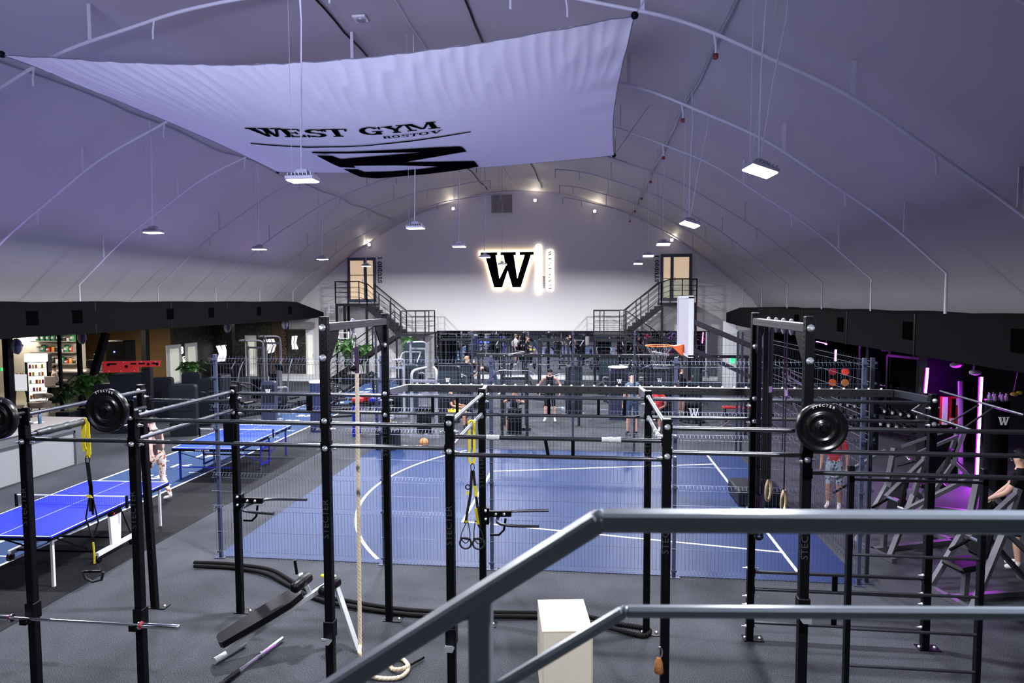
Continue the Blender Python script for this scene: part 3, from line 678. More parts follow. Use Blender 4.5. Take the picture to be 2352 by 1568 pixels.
def studio(s):
    X = lambda x: CX + s * (x - CX) if s < 0 else x   # mirrored about the hall axis
    mx = lambda x: (x if s > 0 else -7.40 - x)
    t = thing('door_%d' % (1 if s < 0 else 2), '', None); t['kind'] = 'structure'
    x0, x1, z0, z1 = 3.50, 4.99, 3.95, 6.22
    fr = MB(); g = .13
    for a, b in (((x0, z0), (x0 + g, z1)), ((x1 - g, z0), (x1, z1)), ((x0 + g, z1 - .15), (x1 - g, z1)), ((x0 + g, z0), (x1 - g, z0 + .14)), ((x0 + .47, z0 + .14), (x0 + .62, z1 - .15))):
        fr.span((mx(a[0]), yw - .12, a[1]), (mx(b[0]), yw - .02, b[1]))
    fr.build('door_frame', frame_blue, t)
    MB().span((mx(x0 + g), yw - .05, z0 + 1.0), (mx(x1 - g), yw - .03, z1 - .15)).build('door_glass', glow_room, t)
    MB().span((mx(x0 + g), yw - .05, z0 + .14), (mx(x1 - g), yw - .03, z0 + 1.0)).build('door_glass', glow_room2 if s > 0 else glow_room, t)
    MB().span((mx(x0 + g), yw - .07, z0 + 1.35 + (.0 if s < 0 else -.3)), (mx(x1 - g), yw - .052, z0 + 1.39 + (.0 if s < 0 else -.3))).build('inner_shelf', mat('shelf_olive', (0.35, 0.26, 0.15), .6), t)
    MB().span((mx(x0 + .66), yw - .16, z0 + .95), (mx(x0 + .69), yw - .12, z0 + 1.15)).build('door_handle', chrome, t)
    mb = MB(); p0, p1 = (at(869, 650, y=yw), at(877, 590, y=yw)) if s < 0 else (at(1504, 648, y=yw), at(1513, 586, y=yw))
    put_slab(mb, 'STUDIO 1', p1.x - p0.x, (p1.x, yw - .02, p0.z), (0, 0, 1), (-1, 0, 0), (0, -.03, 0), width=p1.z - p0.z)
    tag(mb.build('studio_sign', ink), 'black vertical studio lettering beside the %s upper door' % ('left' if s < 0 else 'right'), 'sign')
    # staircase: platform, upper flight, landing, lower flight doubling back
    side = 'left' if s < 0 else 'right'
    T = thing('staircase', 'black steel staircase with landing and railings below the %s upper door' % side, 'staircase', (mx(3.4), 31.9, 0)); o = T.location
    def P(x, y, z): return V((mx(x), y, z)) - o
    zp, zl = 3.86, 2.42; pl = (3.35, 4.97); ld = (.25, 1.70)
    ya, yb = 31.1, 32.85; stm = mat('stair_black', (0.006, 0.0055, 0.007), .5, spec=.25)
    MB().span(P(pl[0], ya, zp - .12), P(pl[1], yb, zp)).build('platform', stm, T)
    MB().span(P(ld[0], ya - .9, zl - .1), P(ld[1], yb - .2, zl)).build('landing', stm, T)
    for x, y in ((pl[1] - .05, ya + .05), (pl[1] - .45, ya + .05), (pl[1] - .05, yb - .1), (pl[0] + .05, ya + .05)):
        MB().span(P(x - .05, y - .05, 0), P(x + .05, y + .05, zp - .12)).build('column', stm, T)
    for x, y in ((ld[0] + .06, ya - .85), (ld[1] - .06, ya - .85), (ld[0] + .06, yb - .3)):
        MB().span(P(x - .04, y - .04, 0), P(x + .04, y + .04, zl - .1)).build('column', stm, T)
    n = 8
    for i in range(n):
        x = pl[0] - (i + .5) * (pl[0] - ld[1]) / n; z = zp - (i + 1) * (zp - zl) / (n + 1)
        MB().span(P(x - .13, ya, z - .15), P(x + .13, ya + 1.05, z)).build('step', stm, T)
    mb = MB(); mb.bar(P(pl[0], ya - .02, zp - .22), P(ld[1], ya - .02, zl - .12), .04, .16); mb.bar(P(pl[0], ya + 1.08, zp - .22), P(ld[1], ya + 1.08, zl - .12), .04, .16); mb.build('stringer', stm, T)
    for i in range(11):
        x = ld[1] + (i + .5) * 3.4 / 11; z = zl - (i + 1) * zl / 12
        MB().span(P(x - .14, ya - .9, z - .05), P(x + .14, ya - .1, z)).build('step', stm, T)
    mb = MB(); mb.bar(P(ld[1], ya - .92, zl - .12), P(ld[1] + 3.4, ya - .92, .08), .04, .18); mb.bar(P(ld[1], ya - .08, zl - .12), P(ld[1] + 3.4, ya - .08, .08), .04, .18); mb.build('stringer', stm, T)
    def rail(pts, post_every=1):
        mb = MB()
        for h in (1.08,): mb.tube([p + V((0, 0, h)) for p in pts], .028, 6)
        for h in (.80, .56, .32): mb.tube([p + V((0, 0, h)) for p in pts], .012, 5)
        mb.build('railing', stm, T)
        for p in pts: MB().span(p - V((.022, .022, 0)), p + V((.022, .022, 1.08))).build('baluster', stm, T)
    rail([P(pl[1] - .02, yb - .05, zp), P(pl[1] - .02, ya, zp)]); rail([P(pl[1] - .02, ya, zp), P(4.3, ya, zp), P(3.75, ya, zp), P(pl[0], ya, zp - .15)])
    rail([P(pl[0], ya, zp - .1), P(2.75, ya, zp - .6), P(2.2, ya, zl + .45), P(ld[1], ya, zl)])
    rail([P(pl[0], ya + 1.1, zp - .1), P(2.5, ya + 1.1, zp - .8), P(ld[1], ya + 1.1, zl)])
    rail([P(ld[1], ya + 1.1, zl), P(ld[0] + .3, ya + 1.1, zl), P(ld[0], ya + 1.1, zl)]); rail([P(ld[0], ya + 1.1, zl), P(ld[0], ya - .85, zl)])
    rail([P(ld[0], ya - .88, zl), P(.7, ya - .88, zl), P(ld[1] - .3, ya - .88, zl)])
    rail([P(ld[1], ya - .9, zl), P(2.8, ya - .9, zl * .68), P(3.9, ya - .9, zl * .36), P(ld[1] + 3.3, ya - .9, .08)])
studio(-1); studio(1)

# ================================================================== TRAINING RIG
XC = [-5.56, -4.39, -2.44, -1.26, .69, 1.87, 3.78]; YF, YK = 5.85, 7.68
rig = thing('training_rig', 'large black bolted steel training rig with pull-up bars filling the foreground', 'training rig', (-.9, 6.77, 0)); RO = rig.location
def rp(x, y, z): return V((x, y, z)) - RO
hole_m = mat('hole_shadow_black', (0.002, 0.002, 0.003), .9)
PW = .078
post_steel = perforated('perforated_black_steel', black_steel, 2, 0.0, 0.0)
def upright(x, y, h):
    u = MB().span((-PW / 2, -PW / 2, .008), (PW / 2, PW / 2, h), .006).build('upright', post_steel, rig, loc=rp(x, y, 0))
    bp = MB().span((-.07, -.05, 0), (.16, .09, .010)).build('base_plate', black_steel, u)
    mb = MB()
    for dx in (-.045, .12): mb.lathe((dx, .02, .01), [(.018, 0), (.018, .012), (.008, .02)], 6).cut()
    mb.split('anchor_bolt', zinc, u)
    return u
UP = {}
for i, x in enumerate(XC):
    h = 3.80 if i in (2, 5) else 2.90
    UP[(i, 0)] = upright(x, YF, h); UP[(i, 1)] = upright(x, YK, h)
UP[(0, 1)].rotation_euler.y = -.030   # this post leans slightly in the photograph
# the free standing narrow post seen beside the second front upright
letter_grey = mat('engraved_letter_grey', (0.030, 0.030, 0.034), .5)
for (i, r), z in {(0, 0): 1.92, (1, 0): 1.92, (2, 0): 1.90, (3, 0): 1.88, (4, 0): 1.88, (5, 0): 1.88, (2, 1): 2.25, (3, 1): 1.9, (4, 1): 2.2}.items():
    y = (YF if r == 0 else YK) - PW / 2 - .0012; x = XC[i]
    font_obj('STECTER', .082, 'engraved_name', letter_grey, UP[(i, r)], frame3((-.005, -PW / 2 - .0012, z), (0, 0, 1), (-1, 0, 0)), .0005, 1.15)
def bolt(mb, p, ax, r=.020, L=.028):
    mb.lathe(p, [(r * 1.25, 0), (r * 1.25, .004), (r, .005), (r, .014), (r * .6, .018), (r * .55, L)], 10, ax).cut()
BAR_R = .020
def hbar(i, r, z, j=None, name='pull_up_bar', sx=0):
    y = YF if r == 0 else YK; j = i + 1 if j is None else j
    a, b = rp(XC[i] + PW / 2, y, z), rp(XC[j] - PW / 2, y, z)
    o = MB().tube([a, b], BAR_R, 10).build(name, bar_steel, rig)
    mb = MB()
    for p, s in ((a, 1), (b, -1)): mb.span(p + V((-.004 * s, -.036, -.045)), p + V((.006 * s, .036, .045))).cut()
    mb.split('flange', black_steel, o); return o
def tie(x0, x1, y, z0, z1, lean=0):
    MB().bar(rp(x0, y, z0), rp(x1, y, z1), .012, .05 if lean == 0 else .035, (1, 0, 0)).build('spacer_plate', black_steel, rig)
hbar(0, 0, 2.59)
for i in (1, 2): hbar(i, 0, 2.80); hbar(i, 0, 2.59)
hbar(3, 0, 2.70); hbar(3, 0, 2.535)
hbar(4, 0, 2.815); hbar(4, 0, 2.60)
hbar(5, 0, 2.835); hbar(5, 0, 2.635); hbar(5, 0, 2.45)
hbar(0, 1, 2.705)
for i in (1, 2, 3, 4, 5): hbar(i, 1, 2.80); hbar(i, 1, 2.59)
for z in (.81, .605, .21): hbar(5, 1, z, name='low_bar')
def plate_tie(x, y, z0, z1, w=.075):
    MB().span(rp(x - w / 2, y - .006, z0), rp(x + w / 2, y + .006, z1)).build('spacer_plate', black_steel, rig)
plate_tie(-3.41, YF, 2.59, 2.80, .10); plate_tie(-3.41, YK, 2.59, 2.80)
for x in (-1.86, -1.56, -.46, .12, .42): plate_tie(x, YK, 2.59, 2.80, .035)
plate_tie(2.80, YK, .61, .81, .06); plate_tie(2.80, YK, .21, .33, .06)
MB().bar(rp(-.385, YF, 2.70), rp(-.355, YF, 2.535), .01, .03, (1, 0, 0)).build('spacer_plate', black_steel, rig); plate_tie(-.135, YF, 2.535, 2.70, .03)
# depth bars joining front and back
def dbar(i, z, round_=True, m=None):
    x = XC[i]; a, b = rp(x, YF + PW / 2, z), rp(x, YK - PW / 2, z)
    return (MB().tube([a, b], .021, 10) if round_ else MB().bar(a, b, .075, .075, bev=.005)).build('depth_bar' if round_ else 'cross_beam', m or bar_steel, rig)
pale_bar = mat('worn_grey_bar', (0.23, 0.235, 0.27), .35, .5)
for i, zs in {0: (2.83, 2.62), 1: (2.83, 2.60), 3: (2.83, 2.60), 4: (2.83, 2.60)}.items():
    for z in zs: dbar(i, z, True, pale_bar if i in (3, 4) else None)
beam_base = mat('dark_violet_grey_steel', (0.022, 0.020, 0.030), .4)
beam_y = perforated('perforated_violet_steel', beam_base, 1, 0.0, 0.0, .006)
for i in (2, 5):
    x = XC[i]; ym = (YF + YK) / 2; hl = (YK - YF - PW) / 2
    b = MB().span((-.0375, -hl, -.0375), (.0375, hl, .0375), .004).build('cross_beam', beam_y, rig, loc=rp(x, ym, 3.70))
    for y in ([6.6] if i == 2 else [6.35, 6.6, 6.85, 7.12]):
        mb = MB(); mb.lathe((0, y - ym, .0375), [(.026, 0), (.026, .004), (.018, .006), (.018, .02), (.006, .026)], 10)
        mb.lathe((0, y - ym, -.0375), [(.022, 0), (.022, .018), (.008, .05)], 8, (0, 0, -1)); mb.tube([(0, y - ym, -.04), (0, y - ym, .04)], .006, 6); mb.build('eye_bolt', zinc, b)
    for y0, y1 in ((YF + .05, YF + .32), (YK - .05, YK - .32)):
        MB().prism([(0, 0), (.30, 0), (.30, -.05), (.05, -.32), (0, -.32)], (.012, 0, 0), rp(x - .006, y0, 3.665), (0, 1 if y1 > y0 else -1, 0), (0, 0, 1)).build('gusset_plate', black_steel, rig)
# long beam standing out behind the rig
yB = 8.25; zb = 2.87
lbm = perforated('perforated_graphite_steel', mat('graphite_beam', (0.024, 0.024, 0.027), .4, bump=.1), 0, 0.0, 0.0, .009, .142)
lb = MB().span((-2.96, -.0375, -.045), (2.96, .0375, .045), .004).build('cross_beam', lbm, rig, loc=rp(.64, yB, zb - .045))
x = -2.84; mb = MB()
while x < 2.92: bolt_at = (x, 0, .045); mb.lathe(bolt_at, [(.016, 0), (.016, .004), (.013, .005), (.011, .016)], 8).cut(); x += .142
mb.split('beam_bolt', zinc, lb)
for a, b in (((-2.44, YK, 2.83), (-2.33, yB, 2.83)), ((3.78, YK, 2.83), (3.62, yB, 2.83)), ((.69, YK, 2.83), (.64, yB - .03, 2.83)), ((-1.26, YK, 2.83), (-1.30, yB - .03, 2.83))):
    MB().bar(rp(*a), rp(*b), .045, .08, bev=.003).build('beam_arm', pale_bar if a[0] != 3.78 else bar_steel, rig)
# bolts
for i, x in enumerate(XC):
    for r, y in ((0, YF), (1, YK)):
        mb = MB(); tall = i in (2, 5)
        zs = ([3.70, 2.83, 2.57] if tall else [2.83, 2.57]) + ([3.42] if tall else [])
        for z in zs: bolt(mb, (0, -PW / 2, z), (0, -1, 0), .026 if tall and z > 3.2 else .022)
        for z in ([2.79, 2.6]):
            for s in (-1, 1): bolt(mb, (s * PW / 2, .02 * s, z - .045), (s, 0, 0), .016, .045)
        if i == 6 and r: 
            for z in (.81, .6, .48, .21): bolt(mb, (-PW / 2, 0, z + .04), (-1, 0, 0), .015, .05)
        if i == 5 and r:
            for z in (.85, .52, .42, .16):
                for s in (-1, 1): bolt(mb, (s * PW / 2, 0, z), (s, 0, 0), .015, .05)
        mb.split('bolt', zinc, UP[(i, r)])
# bar wraps, pads, j-cups
wrapm = mat('pale_worn_tape', (0.46, 0.48, 0.50), .6, vary=.3, vscale=40)
def wrap(a, b, r, m, nm): 
    pts = [V(a).lerp(V(b), i / 8) for i in range(9)]; MB().tube(pts, [r * (.85 + .3 * random.random()) for _ in pts], 10).build(nm, m, rig)
wrap(rp(-.86, YF, 2.70), rp(-.50, YF, 2.70), .026, wrapm, 'tape_wrap') if False else None
wrap(rp(-.92, YF, 2.70), rp(-.80, YF, 2.70), .026, wrapm, 'tape_wrap'); wrap(rp(.12, YF, 2.70), rp(.29, YF, 2.70), .026, wrapm, 'tape_wrap')
for y in (6.55, 6.75): wrap(rp(.69, y, 2.60), rp(.69, y + .07, 2.60), .027, wrapm, 'tape_wrap')
pa, pb = rp(-5.56, 5.98, 2.62), rp(-5.56, 6.72, 2.62)
mb = MB(); N = 16; pts = [pa.lerp(pb, i / N) for i in range(N + 1)]; mb.tube(pts, [(.040 if 0 < i < N else .03) + .003 * sin(i * 2.3) + .003 * sin(i * 5.1) for i in range(N + 1)], 12)
mb.build('bar_pad', mat('wrinkled_black_leather', (0.022, 0.026, 0.026), .35, bump=.6, bscale=30), rig)
def jcup(i, z):
    x = XC[i]; mb = MB().span(rp(x - .05, YF - .055, z), rp(x + .05, YF + .05, z + .17), .006)
    c = mb.build('bar_cup', black_steel, rig)
    mb = MB().span(rp(x - .035, YF - .13, z - .01), rp(x + .035, YF - .05, z + .008)); mb.span(rp(x - .035, YF - .135, z - .01), rp(x + .035, YF - .125, z + .05)); mb.build('cup_hook', black_steel if i < 2 else zinc, c)
for i, z in ((0, .76), (1, .76), (2, .74), (3, .74), (5, 1.18)): jcup(i, z)
# wing bracket on the right end of the rig
wg = bar_steel
WA, WB = (3.50, 7.45, 2.62), (4.9, 5.2, 2.62)
mb = MB()
def q3(u, v, y): return rp(*at(u, v, y=y))
mb.tube([q3(2095, 943, 7.75), q3(2240, 990, 6.6)], .013, 8); mb.tube([q3(2160, 898, 7.6), q3(2352, 953, 6.5)], .013, 8)
mb.tube([q3(2095, 943, 7.75), q3(2125, 922, 7.7)], .012, 8); mb.tube([q3(2185, 968, 7.05), q3(2248, 930, 7.1)], .010, 8); mb.tube([q3(2215, 982, 6.85), q3(2285, 934, 6.95)], .010, 8)
mb.build('wing_bracket', bar_steel, rig)
# stall bar ladder hooked on the front row
x0, x1, yl = 2.28, 3.36, 5.95
t = thing('stall_bar_ladder', 'black steel ladder rack leaning on the right end of the training rig', 'ladder', (x0, yl, 0))
for x in (0, x1 - x0): MB().span((x - .022, -.03, 0), (x + .022, .03, 2.5), .004).build('rail', black_steel, t)
for k in range(8): 
    z = .03 + .335 * k
    if 0.2 < z < 2.45: MB().tube([(0.02, 0, z), (x1 - x0 - .02, 0, z)], .014, 8).build('rung', bar_steel, t)
# dip handles
def dip(loc, lab, sc=1):
    t = thing('dip_handle', lab, 'dip handle', loc, 0, 'dip handles bolted to the back posts of the rig')
    MB().box((.16, -.0, 0), (.30, .05, .07), None, .005).build('arm', black_steel, t)
    MB().box((0, 0, -.02), (.09, .09, .20), None, .005).build('clamp', black_steel, t)
    MB().tube(bez([(.62, -.34, -.045), (.30, -.30, -.045), (.15, -.20, -.045), (.15, 0, -.045), (.22, .14, -.045), (.34, .22, -.045), (.78, .24, -.045)], 5), .019, 8).build('grip_bar', bar_steel, t)
    MB().tube([(.05, 0, -.26), (.16, 0, -.26), (.22, 0, -.2), (.24, 0, -.06)], .014, 8).build('brace', black_steel, t)
    mb = MB()
    for z in (.05, -.05): bolt(mb, (0, -.045, z), (0, -1, 0), .014)
    for x in (.12, .22): bolt(mb, (x, -.025, 0), (0, -1, 0), .014)
    mb.split('bolt', zinc, t); return t
d1 = dip((-4.35, YK - .02, 1.46), 'black dip handle on the back post beside the climbing frame, above the battle rope')
dup(d1, (-1.22, YK - .02, 1.39), radians(8), 'black dip handle on the back post behind the hanging yellow straps')

# bumper plates on their pegs
def bumper():
    t = thing('bumper_plate', '', 'weight plate')
    R = .199
    MB().lathe((0, 0, 0), [(.026, -.03), (.05, -.032), (.055, -.022), (.092, -.020), (.097, -.030), (.118, -.030), (.122, -.020), (.165, -.020), (.172, -.032), (R - .004, -.032), (R, -.024), (R, .024), (R - .004, .032), (.172, .032), (.165, .02), (.05, .02), (.026, .03), (.026, -.03)], 56, (0, 1, 0), caps=False).build('disc', plate_rub, t)
    MB().lathe((0, 0, 0), [(.026, -.034), (.034, -.034), (.034, .034), (.026, .034), (.026, -.034)], 24, (0, 1, 0), caps=False).build('hub_ring', plate_rub, t)
    for k, c in enumerate('STECTER'):
        a = radians(90 - (k - 3) * 8.5); p = V((.184 * cos(a), -.0335, .184 * sin(a)))
        font_obj(c, .030, 'raised_letter', mat('silver_letter', (.6, .6, .62), .5), t, frame3(p, (sin(a), 0, -cos(a)), (cos(a), 0, sin(a))), .0006)
    return t
b0 = bumper(); b0.location = (-4.38, 5.5, 2.95); b0['label'] = 'black bumper weight plate hanging on the second front post from the left'; b0['group'] = 'bumper plates stored on the rig'
for (px, pz, lb) in ((-5.50, 2.86, 'black bumper weight plate cut off by the left edge of the frame'), (1.87, 2.91, 'black bumper weight plate on the tall right front post')): dup(b0, (px, 5.5, pz), 0, lb)
for x, z in ((-4.38, 2.95), (-5.50, 2.86), (1.87, 2.91)):
    MB().tube([rp(x, 5.44, z), rp(x, YF - .03, z)], .023, 10).build('plate_peg', black_steel, rig)
    mb = MB().bar(rp(x, YF - .045, z - .12), rp(x, YF - .045, z + .05), .07, .012, (0, 1, 0)); mb.build('peg_bracket', black_steel, rig)

# barbells
def sleeve_barbell(p0, p1, lab, grip=False, name='barbell'):
    p0, p1 = V(p0), V(p1); t = thing(name, lab, 'barbell', (p0 + p1) / 2); o = t.location; d = (p1 - p0).normalized(); L = (p1 - p0).length
    a, b = p0 - o, p1 - o
    MB().tube([a + d * .4, b - d * .4], .0145, 12).build('shaft', chrome, t)
    for e, s in ((a, 1), (b, -1)):
        MB().lathe(e, [(.024, 0), (.026, .004), (.0255, .40)], 20, d * s).build('sleeve', chrome, t)
        MB().lathe(e + d * s * .40, [(.038, 0), (.040, .01), (.038, .02)], 20, d * s).build('collar', chrome, t)
        MB().lathe(e + d * s * .388, [(.034, 0), (.034, .012)], 20, d * s).build('collar_band', red, t)
    return t
sleeve_barbell((-6.12, 5.755, .80), (-3.92, 5.755, .80), 'chrome barbell resting across the two left front posts')
a, b = at(649, 1466, z=.035), at(424, 1635, z=.035)
t = thing('barbell', 'chrome barbell lying on the floor beside the sit-up bench', 'barbell', (a + b) / 2); o = t.location; d = (b - a).normalized()
MB().tube([a - o, a - o + d * .36], .025, 16).build('sleeve', chrome, t); MB().lathe(a - o + d * .36, [(.036, 0), (.036, .025)], 16, d).build('collar', chrome, t)
MB().tube([a - o + d * .38, a - o + d * .72], .022, 14).build('shaft', chrome, t); MB().tube([a - o + d * .72, b - o], .030, 14).build('grip_sleeve', vinyl, t)

# suspension straps
def tape(mb, pts, w, wd=(1, 0, 0), th=.003):
    wd = V(wd).normalized() * w / 2; pts = [V(p) for p in pts]
    for a, b in zip(pts, pts[1:]):
        nrm = (b - a).cross(wd).normalized() * th; 
        vs = [a - wd - nrm, a + wd - nrm, a + wd + nrm, a - wd + nrm, b - wd - nrm, b + wd - nrm, b + wd + nrm, b - wd + nrm]
        mb.add(vs, [(0, 1, 5, 4), (1, 2, 6, 5), (2, 3, 7, 6), (3, 0, 4, 7), (0, 3, 2, 1), (4, 5, 6, 7)])
    return mb
def loop(c, w, h, ax=(1, 0, 0), n=20):
    c, ax = V(c), V(ax); return [c + ax * (w * sin(2 * pi * i / n)) + V((0, 0, h * cos(2 * pi * i / n))) for i in range(n)]
t = thing('suspension_trainer', 'yellow and black suspension straps hanging from the left end of the rig', 'suspension strap', (-5.52, at(197, 966, x=-5.52).y, 2.64)); t.scale = (.9, .9, .76)
MB().tube(arc((0, 0, 0), .03, 0, 2 * pi, 12), .008, 6).build('loop', yellow, t)
tape(tape(MB(), [(-.03, 0, .0), (-.045, 0, -.30), (-.03, 0, -.45)], .05), [(.02, 0, .02), (.035, -.01, -.3), (.035, -.01, -.50)], .05).build('anchor_strap', yellow, t)
tape(MB(), [(.01, 0, -.42), (.01, 0, -.55)], .05).build('anchor_tab', yellow, t)
MB().tube(loop((0, 0, -.58), .025, .06), .006, 6, closed=True).build('carabiner', black_steel, t)
tape(tape(MB(), [(.0, 0, -.62), (.03, 0, -1.0), (.02, 0, -1.35)], .055), [(.03, 0, -.95), (.05, 0, -1.2), (.04, 0, -1.4)], .03).build('main_strap', black_strap, t)
tape(MB(), [(.0, -.01, -1.10), (.02, -.01, -1.14)], .07, th=.006).build('adjuster_tab', yellow, t)
tape(tape(MB(), [(.0, 0, -1.15), (-.055, 0, -1.45), (.02, 0, -1.75)], .02), [(.05, 0, -1.15), (.11, 0, -1.5), (.03, 0, -1.75)], .02).build('side_strap', black_strap, t)
tape(MB(), [(.045, -.02, -1.80), (.055, -.02, -2.0), (.05, -.02, -2.12)], .022).build('yellow_tail', yellow, t)
mb = MB(); mb.tube([(-.10, 0, -2.26), (.12, 0, -2.24)], .022, 10); mb.build('hand_grip', vinyl, t)
mb = MB(); mb.tube([(-.13, 0, -2.25), (-.10, 0, -2.36), (0, 0, -2.41), (.12, 0, -2.37), (.15, 0, -2.25)], .017, 8); mb.tube([(.05, 0, -2.1), (.13, 0, -2.25)], .004, 5); mb.tube([(.05, 0, -2.1), (-.11, 0, -2.26)], .004, 5); mb.build('foot_loop', black_strap, t)
t = thing('suspension_trainer', 'yellow and black suspension straps hanging between the middle posts of the rig', 'suspension strap', (-1.26, at(1083, 973, x=-1.26).y, 2.62)); t.scale = (.85, .85, .72)
mb = tape(MB(), [(.032, 0, .02), (.034, 0, -.58), (.012, 0, -.64)], .034); tape(mb, [(-.03, .0, .02), (-.03, 0, -.58), (.0, 0, -.64)], .03); mb.build('anchor_strap', yellow, t)
MB().tube(arc((.0, 0, 0), .035, 0, pi, 8), .014, 6).build('loop', yellow, t)
MB().tube(loop((.01, 0, -.68), .022, .06), .006, 6, closed=True).build('carabiner', black_steel, t)
tape(tape(MB(), [(.0, 0, -.73), (-.02, 0, -1.1), (-.09, 0, -1.55)], .035), [(.02, 0, -.73), (.05, 0, -1.1), (.10, 0, -1.6)], .035).build('main_strap', black_strap, t)
MB().tube(loop((-.05, -.02, -.98), .03, .035), .008, 6, closed=True).build('adjuster_ring', black_steel, t)
mb = tape(MB(), [(.04, -.02, -.96), (.06, -.02, -1.12)], .04); mb.cut(); tape(mb, [(.05, -.02, -1.3), (.08, -.02, -1.55)], .035); mb.cut(); tape(mb, [(-.05, -.02, -1.05), (-.06, -.02, -1.1)], .035); mb.cut(); tape(mb, [(-.07, -.02, -1.5), (-.075, -.02, -1.53)], .03); mb.split('yellow_tab', yellow, t)
for x, s in ((-.10, 1), (.07, -1)):
    MB().tube(bez([(x * .6, 0, -1.5), (x - .05, 0, -1.75), (x + .01, 0, -1.86), (x + .07, 0, -1.75), (x * .6, 0, -1.5)], 5), .007, 6).build('handle_strap', black_strap, t)
    MB().tube(loop((x + .01, 0, -1.86), .075, .085), .013, 8, closed=True).build('foot_cradle', black_strap, t)
    MB().tube([(x - .06, 0, -1.78), (x + .08, 0, -1.80)], .014, 8).build('hand_grip', vinyl, t)

# climbing rope
def rope_mesh(pts, r, m, name, parent, twist=9, lobes=3, n=18):
    pts = [V(p) for p in pts]; mb = MB(); vs = []; ref = None; L = 0
    for i, p in enumerate(pts):
        t = (pts[min(i + 1, len(pts) - 1)] - pts[max(i - 1, 0)]).normalized()
        if ref is None: ref = V((0, 0, 1)) if abs(t.z) < .9 else V((1, 0, 0))
        a = t.cross(ref).normalized(); ref = a.cross(t).normalized()
        if i: L += (p - pts[i - 1]).length
        ph = L * twist / r * .12
        for k in range(n):
            th = 2 * pi * k / n; rr = r * (.76 + .24 * abs(cos((th * lobes - ph) / 2)) ** .8)
            vs.append(p + (a * cos(th) + ref * sin(th)) * rr)
    mb.add(vs, [(i * n + k, i * n + (k + 1) % n, (i + 1) * n + (k + 1) % n, (i + 1) * n + k) for i in range(len(pts) - 1) for k in range(n)], True)
    mb.add(vs[:n], [tuple(range(n))]); mb.add(vs[-n:], [tuple(range(n))[::-1]])
    return mb.build(name, m, parent)
xr, yr = -2.44, 6.62
top = at(820, 852, y=yr); bot = at(827, 1483, y=yr + .02)
t = thing('climbing_rope', 'thick natural white climbing rope hanging from the tall left crossbeam', 'climbing rope', (xr, yr, 0)); o = t.location
P = [top.lerp(bot, i / 520) - o for i in range(521)]
end = P[-1]
F = bez([bot - o, at(826, 1500, z=.35) - o, at(838, 1545, z=.05) - o, at(875, 1557, z=.024) - o, at(920, 1554, z=.024) - o, at(938, 1532, z=.024) - o, at(922, 1512, z=.026) - o, at(898, 1518, z=.026) - o, at(900, 1535, z=.026) - o, at(922, 1536, z=.05) - o, at(940, 1527, z=.05) - o], 30)
rope_mesh(P + F[1:], .0225, rope_white, 'rope_strand', t, twist=26)
MB().tube([top - o + V((0, 0, .26)), top - o - V((0, 0, .02))], .024, 12).build('top_sleeve', purple_strap, t)
MB().tube([at(942, 1526, z=.04) - o, at(973, 1509, z=.03) - o], .017, 10).build('end_sleeve', vinyl, t)
mb = MB(); z0 = 3.66
mb.tube(loop((0, 0, z0 - .10), .022, .06), .007, 6, closed=True); mb.tube(loop((.01, .0, z0 - .21), .03, .06, (0, 1, 0)), .007, 6, closed=True); mb.tube(loop((0, 0, z0 - .32), .022, .07), .007, 6, closed=True)
mb.build('carabiner', chrome, t); MB().ball((0, 0, z0 - .42), .045, 10, (1, 1, .8)).build('swivel', black_steel, t)

# gym rings
def ring(x, y, zt, zr, lab, ang):
    t = thing('gym_ring', lab, 'gym ring', (x, y, zt), ang, 'pair of gym rings')
    tape(MB(), [(0, 0, 0), (0, 0, zr - zt + .10)], .035).build('ring_strap', black_strap, t)
    tape(MB(), [(.03, .03, 0), (.03, .03, -1.2)], .03).build('strap_tail', purple_strap, t)
    MB().box((0, 0, -.62), (.05, .02, .06)).build('buckle', zinc, t)
    MB().tube(loop((0, 0, zr - zt), .10, .105), .0145, 12, closed=True).build('ring', ring_wood, t)
r1 = at(1765, 1126, y=6.85); r2 = at(1800, 1151, y=6.60)
ring(r1.x, r1.y, 3.66, r1.z, 'wooden gym ring on a black strap, the farther and higher of the pair', radians(62))
ring(r2.x, r2.y, 3.66, r2.z, 'wooden gym ring on a black strap, the nearer and lower of the pair', radians(62))
# extra black bands hanging beside the rings
for i, (u, yy, zl) in enumerate(((1812, 7.1, 2.05), (1772, 7.35, 1.35))):
    p = at(u, 780, y=yy); 
    t = thing('resistance_band', ['black resistance band hanging behind the gym rings', 'wide dark resistance band hanging nearest the back post behind the rings'][i], 'resistance band', (XC[5], yy, 3.66))
    tape(tape(MB(), [(-.03, 0, 0), (-.02, 0, zl - 3.66)], .045), [(.03, 0.01, 0), (.03, .01, zl - 3.66)], .04).build('band_strap', black_strap if i == 0 else purple_strap, t)
    MB().tube(arc((0, 0, zl - 3.66), .035, pi, 2 * pi, 8), .018, 8).build('band_end', black_strap, t)
# brush hanging on the right front post
p = at(1513, 1520, y=YF - .1)
t = thing('wooden_brush', 'small brown brush hanging by a metal clip on the right middle post', 'brush', p)
MB().lathe((0, 0, -.10), [(.03, 0), (.045, .01), (.035, .10), (.02, .14)], 12).build('bristles', mat('brown_brush', (.30, .12, .03), .7, bump=.5), t)
MB().tube(loop((.01, 0, .09), .02, .05), .006, 6, closed=True).build('clip', chrome, t)

